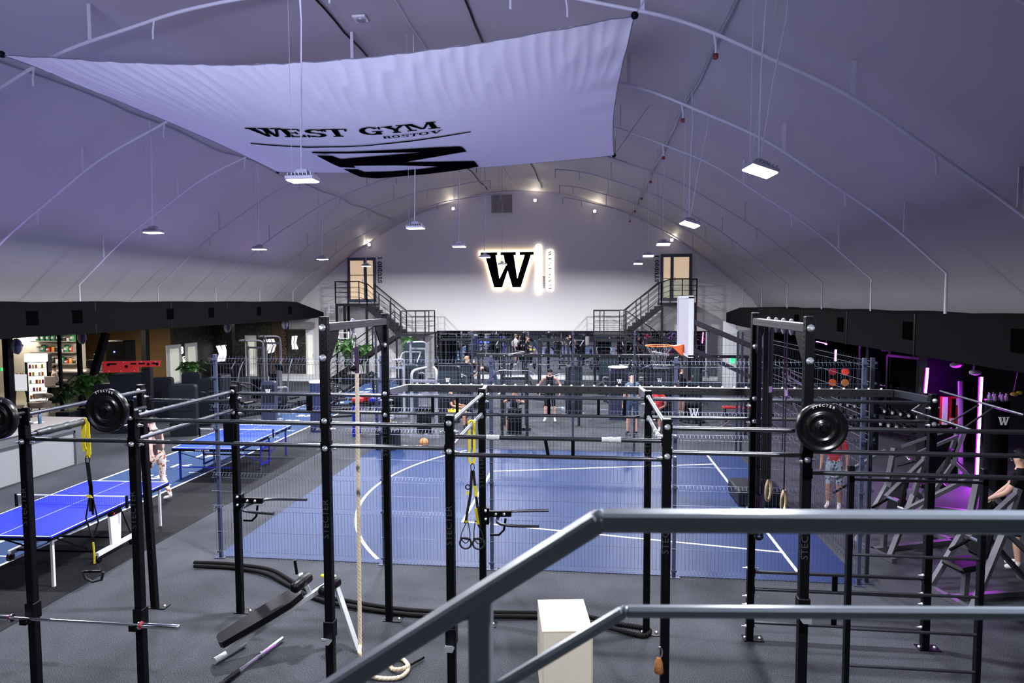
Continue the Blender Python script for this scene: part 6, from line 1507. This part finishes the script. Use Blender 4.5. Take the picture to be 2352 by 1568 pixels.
def plate_loaded(loc, rz, label, group='grey plate-loaded machines in the purple corner'):
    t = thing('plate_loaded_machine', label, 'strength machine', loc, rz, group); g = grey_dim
    mb = MB(); mb.bar((-.45, -.1, .04), (.45, -.1, .04), .08, .07); mb.bar((0, -.1, .04), (0, 1.5, .04), .08, .07); mb.bar((-.5, 1.45, .04), (.5, 1.45, .04), .08, .07); mb.build('base_frame', g, t)
    for s in (-1, 1):
        mb = MB().bar((s * .34, -.08, .05), (s * .26, .40, .95), .075, .06); mb.bar((s * .26, .40, .95), (s * .30, .55, 1.55), .075, .06); mb.build('side_frame', g, t)
        mb = MB().bar((s * .38, 1.42, .05), (s * .27, .42, 1.0), .065, .055); mb.build('rear_strut', g, t)
        MB().bar((s * .36, .45, 1.50), (s * .52, -.35, 1.05), .06, .05).build('lever_arm', g, t)
        MB().tube([(s * .52, -.33, 1.06), (s * .70, -.30, 1.04)], .024, 10).build('weight_horn', chrome, t)
        MB().tube([(s * .40, -.2, .98), (s * .40, -.48, .86)], .02, 8).build('hand_grip', vinyl, t)
    MB().bar((-.26, .42, .98), (.26, .42, .98), .08, .08).build('cross_frame', g, t)
    MB().box((0, .12, .48), (.36, .42, .08), Matrix.Rotation(radians(6), 3, 'X'), .03).build('seat', vinyl, t); MB().bar((0, .12, .05), (0, .14, .45), .07, .07).build('seat_post', g, t)
    MB().box((0, .36, .88), (.30, .08, .62), Matrix.Rotation(radians(-12), 3, 'X'), .03).build('back_pad', vinyl, t)
    return t
def bench(loc, rz, label, m=vinyl, incl=0, group='benches on the gym floor'):
    t = thing('exercise_bench', label, 'bench', loc, rz, group)
    MB().bar((0, -.6, .22), (0, .6, .22), .06, .06).build('beam', dark_frame, t)
    for y in (-.55, .55): 
        mb = MB().bar((-.25, y, .03), (.25, y, .03), .06, .06); mb.bar((0, y, .03), (0, y, .42), .06, .06); mb.build('leg', dark_frame, t)
    MB().box((0, -.42, .46), (.28, .34, .07), None, .02).build('seat', m, t)
    c, s = cos(radians(incl)), sin(radians(incl)); MB().bar((0, -.22, .46), (0, -.22 + .85 * c, .46 + .85 * s), .28, .07, bev=.02).build('back_pad', m, t)
    return t
def rack(loc, rz, label, h=2.3, w=1.2, d=1.1, group=None, plates=True):
    t = thing('power_rack', label, 'power rack', loc, rz, group)
    for x in (-w / 2, w / 2):
        for y in (0, d): MB().span((x - .035, y - .035, 0), (x + .035, y + .035, h)).build('upright', dark_frame, t)
    mb = MB(); mb.bar((-w / 2, 0, h), (w / 2, 0, h), .07, .07); mb.bar((-w / 2, d, h), (w / 2, d, h), .07, .07); mb.bar((-w / 2, 0, h), (-w / 2, d, h), .07, .07); mb.bar((w / 2, 0, h), (w / 2, d, h), .07, .07); mb.bar((-w / 2, 0, .05), (-w / 2, d, .05), .07, .07); mb.bar((w / 2, 0, .05), (w / 2, d, .05), .07, .07); mb.build('frame', dark_frame, t)
    MB().tube([(-1.05, -.06, 1.15), (1.05, -.06, 1.15)], .014, 8).build('barbell_shaft', chrome, t)
    for s in (-1, 1):
        MB().lathe((s * .78, -.06, 1.15), [(.03, 0), (.225, .01), (.225, .06), (.03, .07)], 24, (s, 0, 0)).build('loaded_plate', plate_rub, t)
        MB().lathe((s * .86, -.06, 1.15), [(.03, 0), (.17, .01), (.17, .04), (.03, .05)], 24, (s, 0, 0)).build('loaded_plate', plate_rub, t)
    return t
def F(u, v): p = at(u, v, z=0); return (p.x, p.y, 0)

# black housings on the left, seen from behind
g_ = 'black weight machine housings left of the turf lane'
for u, v, w_, h_, lb, rz in ((425, 1000, .72, 1.52, 'black weight machine housing standing nearest the turf lane', 20), (373, 966, .72, 1.45, 'black weight machine housing behind and left of the nearest one', 20), (250, 968, .72, 1.28, 'low black weight machine housing right of the large palm', 20), (443, 945, .60, 1.42, 'black weight machine housing directly before the bushy green palm', 20), (474, 962, .50, 1.38, 'narrow black weight machine housing beside the fence post', 20)):
    m = weight_machine(F(u, v), radians(rz), lb, w_, h_, mat('blue_black_shroud', (.006, .0075, .0125), .5, spec=.22), False, 'press', dark_frame, g_)
p = at(300, 992, z=0)
t = thing('weight_machine', 'tall black strength machine carrying a red perforated header panel', 'weight machine', (p.x, p.y, 0), radians(14))
housing_mesh(MB(), .85, .5, 1.80, .10).build('stack_housing', mat('blue_black_shroud', (.006, .0075, .0125), .5, spec=.22), t)
MB().span((.42, -.1, 0), (.66, .12, 1.95)).build('column', colm, t)
hp = [(-.48, 0), (.50, 0), (.50, .16), (1.10, .16), (1.13, .34), (-.45, .34), (-.50, .28)]
MB().prism(hp, (0, .05, 0), (-.1, -.30, 1.86)).build('red_header', red, t)
mb = MB()
for x, w_ in ((-.30, .22), (.28, .16), (.52, .18), (.86, .12)): mb.box((x, -.303, 2.12), (w_, .004, .045)).cut()
for x, z in ((-.42, 2.10), (.08, 2.04), (.70, 2.10), (.95, 2.10)): mb.lathe((x, -.301, z), [(.045, 0), (.045, .004)], 14, (0, -1, 0)).cut()
mb.split('header_cutout', black_steel, t)
mb = MB()
for x, z in ((-.42, 1.90), (-.08, 1.90), (.3, 1.90), (0, 2.17), (.5, 2.17), (.9, 2.17)): mb.lathe((x, -.301, z), [(.016, 0), (.012, .01)], 8, (0, -1, 0)).cut()
mb.split('header_bolt', zinc, t)

# behind the left end of the fence
g_ = 'machines behind the left end of the court fence'
elliptical(F(560, 948), radians(150), 'silver armed elliptical trainer, the nearest one behind the left end of the fence', g_); elliptical(F(668, 936), radians(160), 'elliptical trainer left of the dark blue cylinder', g_)
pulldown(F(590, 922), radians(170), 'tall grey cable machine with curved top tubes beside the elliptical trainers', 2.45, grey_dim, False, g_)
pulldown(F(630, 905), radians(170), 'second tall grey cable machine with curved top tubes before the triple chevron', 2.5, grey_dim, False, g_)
weight_machine(F(512, 965), radians(-30), 'black seated weight machine just inside the left fence post', .6, 1.55, None, False, 'press', dark_frame, g_)
weight_machine(F(620, 968), radians(15), 'dark blue weight machine housing beside the nearest elliptical trainer', .45, 1.35, mat('navy_shroud', (.014, .018, .045), .45), True, 'press', None, g_)
# leg press with plate
p = F(800, 935); t = thing('leg_press', 'black inclined leg press with a round spoked plate under the left staircase', 'leg press', p, radians(-60))
mb = MB(); mb.bar((0, -.9, .08), (0, 1.0, .08), .12, .10); mb.bar((-.35, -.8, .1), (-.35, 1.0, 1.25), .10, .10); mb.bar((.35, -.8, .1), (.35, 1.0, 1.25), .10, .10); mb.bar((-.35, 1.0, 1.25), (-.35, 1.05, 0), .08, .08); mb.bar((.35, 1.0, 1.25), (.35, 1.05, 0), .08, .08); mb.build('rail_frame', dark_frame, t)
MB().box((0, .45, .95), (.6, .05, .5), Matrix.Rotation(radians(-35), 3, 'X'), .01).build('foot_plate', dark_frame, t); MB().box((0, -.6, .42), (.42, .45, .10), Matrix.Rotation(radians(-15), 3, 'X'), .03).build('seat', vinyl, t); MB().box((0, -.92, .72), (.4, .10, .6), Matrix.Rotation(radians(25), 3, 'X'), .03).build('back_pad', vinyl, t)
for s in (-1, 1): 
    MB().tube([V((s * .52, -.5, .62)) + V((0, .24 * cos(a), .24 * sin(a))) for a in [2 * pi * i / 20 for i in range(20)]], .03, 8, closed=True).build('plate_rim', plate_rub, t)
    mb = MB()
    for k in range(5): mb.bar((s * .52, -.5, .62), (s * .52, -.5 + .23 * cos(k * 1.257), .62 + .23 * sin(k * 1.257)), .03, .04, (1, 0, 0))
    mb.build('plate_spoke', plate_rub, t); MB().tube([(s * .3, -.5, .62), (s * .62, -.5, .62)], .025, 8).build('weight_horn', chrome, t)
bench(F(775, 972), radians(-65), 'black bench left of the arm wrestling table'); bench(F(815, 945), radians(-75), 'black bench before the leg press', vinyl, 0)
# arm wrestling table
p = F(846, 1000); t = thing('arm_wrestling_table', 'arm wrestling table with red and blue pads on blue legs', 'table', p)
MB().box((0, 0, 1.0), (.95, .62, .05), None, .01).build('table_top', black_steel, t)
for x, y, m_ in ((-.25, -.12, red), (.28, -.12, blue_frame), (-.08, .1, red), (.35, .15, blue_frame)): MB().box((x, y, 1.08), (.34, .18, .12), None, .02).build('elbow_pad', m_, t)
MB().box((-.02, .02, 1.18), (.28, .12, .14), None, .02).build('win_pad', red, t)
for x in (-.35, .35):
    for y in (-.22, .22): MB().span((x - .04, y - .04, 0), (x + .04, y + .04, .98)).build('leg', blue_frame, t)
p = F(862, 1052); t = thing('plyo_cube', 'low dark box behind the climbing rope carrying a yellow-grey ball', 'box', (p[0], p[1] + 1.1, 0)); MB().box((0, 0, .27), (.55, .5, .54), None, .02).build('box_body', shroud, t)
mb = MB(); mb.ball((0, 0, .67), .15, 18); b_ = mb.build('medicine_ball', ramp_mat('yellow_grey_ball', ('ShaderNodeTexWave', {'Scale': 3.0}), (.45, .33, .02), (.05, .05, .07), .45, .55, .6)); b_.location = (p[0] - .05, p[1] + 1.1, 0); tag(b_, 'yellow and dark grey medicine ball on the low dark box', 'ball')
def bball(u, v, r, lb, m):
    p = at(u, v, z=0); t = thing('ball', lb, 'ball', (p.x, p.y, r)); MB().ball((0, 0, 0), r, 24).build('ball_body', m, t)
    mb = MB()
    for ax in ((1, 0, 0), (0, 1, 0), (0, 0, 1)):
        a = V(ax); b = a.orthogonal().normalized(); c = a.cross(b); mb.tube([(b * cos(q) + c * sin(q)) * r * 1.001 for q in [2 * pi * i / 24 for i in range(24)]], .004, 4, closed=True)
    mb.build('ball_seam', black_steel, t)
bball(974, 1027, .13, 'orange basketball lying at the far edge of the court', mat('basketball_orange', (.42, .20, .08), .6)); bball(888, 1032, .15, 'dark ball lying beside the low box behind the fence', shroud)
# centre machines
g_ = 'weight machines across the middle of the gym floor'
pulldown(F(905, 958), radians(185), 'silver cable machine with curved tubes right of the arm wrestling table', 2.0, None, False, g_)
pulldown(F(975, 1005), radians(0), 'silver cable machine with rounded corners standing alone before the teal housings', 1.95, None, False, g_)
weight_machine(F(940, 950), radians(5), 'dark teal weight machine housing between the two silver cable machines', .62, 1.75, shroud_teal, False, 'press', None, g_)
weight_machine(F(1032, 968), radians(0), 'charcoal weight machine housing with white letters, above the seated man', .75, 1.85, None, True, 'press', None, g_)
weight_machine(F(1062, 945), radians(0), 'charcoal weight machine housing with white letters, just behind the first lettered one', .72, 1.75, None, True, 'press', None, g_)
weight_machine(F(955, 890), radians(180), 'dark teal weight machine housing at the foot of the left staircase landing', .9, 2.1, shroud_teal, False, 'press', None, g_)
pulldown(F(962, 905), radians(170), 'silver cable machine with bent tubes under the left staircase landing', 2.25, None, False, g_)
# middle cable tower with long bar
p = F(1182, 1008); t = pulldown(p, radians(0), 'black cable tower with a long chrome pulldown bar behind the court', 2.05, dark_frame, False, g_, arch=False)
MB().tube(bez([(-.62, -.1, 1.86), (-.40, -.1, 1.98), (0, -.1, 1.98), (.40, -.1, 1.98), (.62, -.1, 1.86)], 6), .018, 8).build('pulldown_bar', chrome, t); MB().tube([(0, -.1, 1.98), (0, 0, 2.2)], .008, 5).build('cable', chrome, t)
# long far beam frame
fy = 19.6; b0_, b1_ = at(1094, 812, y=fy), at(1720, 816, y=fy)
t = thing('training_rig', 'long black crossbeam rig standing behind the far court fence', 'training rig', ((b0_.x + b1_.x) / 2, fy, 0)); o = t.location
MB().span(V((b0_.x, fy - .04, b0_.z - .09)) - o, V((b1_.x, fy + .04, b0_.z)) - o).build('cross_beam', dark_frame, t)
for u in (1100, 1158, 1208, 1330, 1464, 1610, 1715):
    q = at(u, 820, y=fy + (.0 if u in (1100, 1715) else 1.1)); MB().span(V((q.x - .04, q.y - .04, 0)) - o, V((q.x + .04, q.y + .04, b0_.z - .09)) - o).build('upright', dark_frame, t)
for u in (1183, 1520): 
    q = at(u, 812, y=fy); s = 1 if u < 1300 else -1; MB().bar(V((q.x + .2 * s, fy + .7, q.z)) - o, V((q.x - .15 * s, fy - .25, q.z - .02)) - o, .07, .05).build('beam_arm', pale_bar, t)
mb = MB()
for k in range(14):
    x_ = b0_.x + (b1_.x - b0_.x) * (k + .5) / 14; mb.lathe(V((x_, fy - .041, b0_.z - .045)) - o, [(.016, 0), (.012, .01)], 8, (0, -1, 0)).cut()
mb.split('bolt', zinc, t)
g2 = 'weight machines right of the middle tower'
weight_machine(F(1420, 962), radians(5), 'navy weight machine housing with a pale tray on top behind the bald man', .62, 1.70, mat('navy_shroud', (.014, .018, .045), .45), True, 'press', None, g2)
p = at(1432, 842, y=20.6); tr = thing('towel_tray', 'pale oval tray lying on the navy weight machine housing', 'tray', (p.x - .1, F(1420, 962)[1], 1.71)); MB().lathe((0, 0, 0), [(.26, 0), (.33, .02), (.33, .05), (.29, .05), (.27, .03)], 24).build('tray_body', white_paint, tr)
weight_machine(F(1318, 955), radians(20), 'dark weight machine housing left of the black inclined bench', .5, 1.75, None, False, 'press', None, g2)
weight_machine(F(1398, 905), radians(0), 'wide charcoal weight machine housing behind the inclined bench', .85, 1.65, None, False, 'press', None, g2)
weight_machine(F(1515, 955), radians(-10), 'purple lit weight machine housing under the second chrome pulldown bar', .8, 1.65, None, True, 'press', None, g2)
t = pulldown(F(1522, 968), radians(-5), 'cable machine with a chrome pulldown bar right of the bald man', 2.0, dark_frame, False, g2, arch=False)
MB().tube(bez([(-.68, -.1, 1.74), (-.40, -.1, 1.86), (0, -.1, 1.86), (.40, -.1, 1.86), (.68, -.1, 1.74)], 6), .018, 8).build('pulldown_bar', chrome, t)
weight_machine(F(1590, 930), radians(-20), 'dark weight machine housing right of the purple lit man', .6, 1.6, None, False, 'press', None, g2)
bench(F(1362, 925), radians(-70), 'black inclined bench in front of the wide charcoal housing', vinyl, 28); bench(F(1228, 930), radians(65), 'black inclined bench behind the man in the sleeveless top', vinyl, 50)
bench(F(1705, 968), radians(88), 'red padded flat bench near the white pillar', red, 0); bench(F(1290, 905), radians(75), 'black flat bench before the middle mirrors', vinyl, 0); bench(F(1470, 925), radians(-80), 'black flat bench left of the purple lit machine', vinyl, 0)
# black barrel with W
p = F(1590, 968); t = thing('chalk_bin', 'black round bin with a white W on the gym floor', 'bin', p); MB().lathe((0, 0, 0), [(.40, 0), (.42, .03), (.26, .06), (.25, .60), (.27, .62), (.24, .62)], 24).build('bin_body', black_steel, t); W_mark(t, (0, -.262, .22), .26)
# racks along the mirrors
for i, (u, yy, w_) in enumerate(((1060, 30.5, 1.3), (1135, 29.2, 1.3), (1275, 30.6, 1.3), (1400, 30.2, 1.3), (1520, 29.0, 1.3))):
    q = at(u, 880, y=yy); rack((q.x, min(q.y, 29.0), 0), 0, '%s power rack with a loaded bar before the end wall mirrors, counted from the left' % ['first', 'second', 'third', 'fourth', 'fifth'][i], 2.2, w_, 1.1, 'power racks along the mirrors')
def dumbbell_rack(loc, rz, label, L=2.6, tiers=3, n=9, r=.075):
    t = thing('dumbbell_rack', label, 'dumbbell rack', loc, rz); M3 = Matrix.Rotation(rz, 3, 'Z'); loc = V(loc)
    for x in (-L / 2, L / 2): 
        mb = MB().bar((x, -.25, .03), (x, .25, .03), .07, .06); mb.bar((x, .05, .03), (x, .22, 1.05), .07, .06); mb.build('side_frame', dark_frame, t)
    hs = [.28 + .36 * k for k in range(tiers)]
    for k, z in enumerate(hs):
        mb = MB().bar((-L / 2, -.22 + k * .14, z), (L / 2, -.22 + k * .14, z), .05, .04); mb.bar((-L / 2, .02 + k * .14, z + .09), (L / 2, .02 + k * .14, z + .09), .05, .04); mb.build('shelf_rail', dark_frame, t)
    for k, z in enumerate(hs):
        for j in range(n):
            x = -L / 2 + L * (j + .5) / n; rr = r * (1.0 - .1 * k)
            c = loc + M3 @ V((x, -.10 + k * .14, z + .045 + rr))
            d = thing('dumbbell', 'black dumbbell, %s along the %s shelf of the %s' % (ORD[j], ['bottom', 'middle', 'top'][k], label.split(' beside ')[0].split(' near ')[0]), 'dumbbell', c, rz + 0, 'dumbbells on the ' + label)
            for s in (-1, 1): MB().lathe((0, s * .055, 0), [(rr * .8, 0), (rr, .012), (rr, .08), (rr * .8, .09)], 12, (0, s, 0)).build('weight_head', plate_rub, d); MB().lathe((0, s * .146, 0), [(rr * .5, 0), (rr * .5, .003)], 10, (0, s, 0)).build('end_cap', zinc, d)
            MB().tube([(0, -.06, 0), (0, .06, 0)], .014, 8).build('handle', chrome, d)
q = at(2030, 1010, z=0); dumbbell_rack((q.x, q.y + .6, 0), radians(-62), 'near dumbbell rack beside the right court fence', 3.0, 2, 12, .095)
q = at(1500, 880, y=27.5); dumbbell_rack((q.x, 31.6, 0), 0, 'far dumbbell rack near the mirrors', 3.4, 3, 11, .085)

# ================================================================== RIGHT SIDE
g_ = 'neon'
def neon_tube(a, b, label, r=.022, pole=None, m=neon):
    a, b = V(a), V(b); t = thing('neon_tube', label, 'neon light', (a + b) / 2, 0, None); o = t.location
    MB().tube([a - o, b - o], r, 10).build('tube', m, t); d = (b - a).normalized(); n_ = d.orthogonal().normalized()
    n2 = V((0, 1, 0)); MB().bar(a - o + n2 * (r + .03), b - o + n2 * (r + .03), .06, .03).build('backing', black_steel, t)
    if pole: MB().tube([b - o, V((b.x, b.y, pole)) - o], .012, 6).build('support_pole', grey_frame, t)
    return t
neon_tube(at(2255, 866, y=14.5), at(2243, 1121, y=14.5), 'tall pink neon tube glowing down to the purple floor on the right')
neon_tube(at(2131, 845, y=15.4), at(2126, 902, y=15.4), 'short pink neon tube on the edge of the black pillar', pole=.0)
neon_tube(at(1920, 803, y=21.0), at(1919, 829, y=21.0), 'small vertical pink neon tube under the right duct', pole=0.0)
neon_tube(at(1875, 785, y=24.0), at(1898, 790, y=22.5), 'small horizontal pink neon tube behind the tall right posts', pole=2.92)
neon_tube(at(1615, 763, y=32.0), at(1613, 788, y=32.0), 'pink neon strip between the mirrors and the white pillar', pole=0.0, m=neon_weak)
pass
pass
# framed panel beside the neon and the fire cabinet
a, b = at(2163, 975, y=15.6), at(2208, 912, y=15.6)
t = thing('fire_cabinet', 'red and white wall cabinet on the black pillar', 'cabinet', (a.x, 15.6, a.z)); w_, h_ = b.x - a.x, b.z - a.z
MB().span((0, 0, 0), (w_, .12, h_), .01).build('cabinet_body', red, t); MB().span((0, -.012, 0), (w_ * .28, 0, h_)).build('white_side', white_paint, t); MB().span((w_ * .50, -.012, h_ * .28), (w_ * .70, 0, h_ * .95)).build('window', black_steel, t); MB().span((w_ * .72, -.012, h_ * .72), (w_ * .88, 0, h_ * .96)).build('white_label', white_paint, t); MB().span((w_ * .40, -.012, h_ * .04), (w_ * .62, 0, h_ * .24)).build('pale_label', mat('pale_red_label', (.7, .45, .42), .5), t)
MB().span((.0, .12, .0), (w_, .2, h_)).build('back_plate', black_steel, t)
a = at(2228, 1000, y=14.9); t = thing('wall_mirror', 'narrow leaning mirror reflecting the pink neon on the right', 'mirror', (a.x, 14.9, 0)); MB().box((0, 0, 1.1), (.30, .03, 2.2), Matrix.Rotation(radians(-4), 3, 'X')).build('glass', mirror_m, t); MB().box((-.19, .0, 1.1), (.08, .05, 2.2), Matrix.Rotation(radians(-4), 3, 'X')).build('frame', mat('grey_mirror_frame', (.12, .12, .14), .5), t)
a = at(2288, 1000, y=13.2); t = thing('bottle_stand', 'black stand with a white W carrying bottles near the tall neon tube', 'stand', (a.x, 13.2, 0)); MB().lathe((0, 0, 0), [(.20, 0), (.21, .03), (.19, .06), (.19, 2.02), (.21, 2.05), (.0, 2.05)], 24).build('stand_body', black_steel, t); W_mark(t, (0, -.20, 1.62), .15)
for k in range(8):
    x_, y_ = .14 * cos(k * .785), .14 * sin(k * .785); bt_ = thing('bottle', 'clear bottle standing on the black W stand, %s round the rim' % ORD[k], 'bottle', (a.x + x_, 13.2 + y_, 2.05), 0, 'bottles on the black W stand'); MB().lathe((0, 0, 0), [(.024, 0), (.026, .07), (.010, .10), (.010, .12)], 12).build('bottle_body', mat('clear_plastic', (.7, .75, .8), .15, trans=.6), bt_); MB().lathe((0, 0, .12), [(.012, 0), (.012, .015)], 10).build('cap', mat('teal_cap', (.1, .5, .55), .4) if k == 2 else white_paint, bt_)
tl = mat('towel_yellow', (.6, .55, .05), .8); t = thing('boxing_gloves', 'yellow and black gloves hanging at the right edge', 'gloves', at(2330, 905, y=13.5)); MB().ball((0, 0, 0), .05, 12, (1.5, 1, .7)).ball((.09, 0, .03), .045, 12, (1.3, 1, .8)).build('glove', tl, t); MB().tube([(0, 0, .05), (.1, .05, .5)], .02, 6).build('hook_strap', black_strap, t)
# plate loaded machines in the purple corner
p = F(2040, 1290); plate_loaded((p[0], p[1] + .4, 0), radians(-70), 'grey plate-loaded machine closest to the court fence corner')
p = F(2140, 1180); plate_loaded((p[0], p[1] + .3, 0), radians(-110), 'grey plate-loaded machine in the middle of the purple corner')
p = F(2215, 1395); plate_loaded((p[0], p[1] + .2, 0), radians(-75), 'grey plate-loaded machine nearest the camera in the purple corner')
if 0: plate_loaded((p[0], p[1], 0), radians(-80), 'grey plate-loaded machine before the near dumbbell rack')
for u, v, rz, lb in ((1770, 985, 80, 'purple lit weight machine behind the hanging rings'), (1840, 960, 60, 'purple lit weight machine right of the hanging rings')):
    q = F(u, v); plate_loaded((q[0], q[1], 0), radians(rz), lb, 'machines behind the right court fence')
for u, yy, lb in ((2075, 20.0, 'dark power rack with a loaded bar behind the near dumbbell rack'), (2010, 23.0, 'far power rack with a loaded bar in the right side room')):
    q = at(u, 900, y=yy); rack((q.x, yy, 0), radians(-70), lb, 2.3)
# coloured plates on a tree
q = at(1941, 850, y=21.5); t = thing('plate_tree', 'upright tree holding orange and yellow plates under the right duct', 'plate rack', (q.x, 21.5, 0)); MB().bar((0, 0, .03), (0, 0, 1.9), .07, .07, (0, 1, 0)).build('post', dark_frame, t); MB().box((0, 0, .03), (.6, .6, .06)).build('base', dark_frame, t)
for k, (x_, z_, m_) in enumerate(((-.05, 1.72, orange), (-.05, 1.38, mat('amber_plate', (.65, .28, .03), .5)), (-.42, 1.72, red), (-.42, 1.38, orange))):
    MB().tube([(x_ * .2, 0, z_), (x_, -.12, z_)], .02, 6).build('peg', dark_frame, t)
    pl_ = thing('weight_plate', ['orange plate on the upper right peg of the plate tree', 'amber plate on the lower right peg of the plate tree', 'red plate on the upper left peg of the plate tree', 'orange plate on the lower left peg of the plate tree'][k], 'weight plate', (q.x + x_, 21.35, z_)); MB().lathe((0, 0, 0), [(.03, 0), (.105, .003), (.11, .006), (.11, .03), (.105, .033), (.03, .036)], 24, (0, -1, 0), smooth=False).build('disc', m_, pl_)
# white pillar near the back wall and green signs
a, b = at(1663, 882, y=30.5), at(1694, 770, y=30.5); st('trim_12', MB().span((a.x, 30.5, 0), (b.x, 30.9, 3.0)), white_paint)
st('trim_13', MB().span((6.3, YB - .3, 0), (8.4, YB, 2.5)), mat('grey_white_wall', (.42, .42, .45), .7))
q = at(1683, 826, y=30.47); tag(MB().box(q, (.20, .02, .3)).build('exit_sign', glow_green), 'small green sign on the white pillar', 'sign')
# speakers and lights under the right duct
for i, (u, v, yy) in enumerate(((2195, 838, 14.6), (2240, 855, 14.0))):
    p = at(u, v, y=yy); t = thing('wall_speaker', ['pale speaker tinted purple under the right duct', 'small pale speaker under the right duct beside the tall neon'][i], 'speaker', p); MB().ball((0, 0, 0), .085, 12, (1.4, .8, .7)).build('cabinet', white_paint, t); MB().span((-.03, -.03, .0), (.03, .03, 2.92 - p.z)).build('bracket', black_steel, t)
p = at(2345, 205, y=6.6)
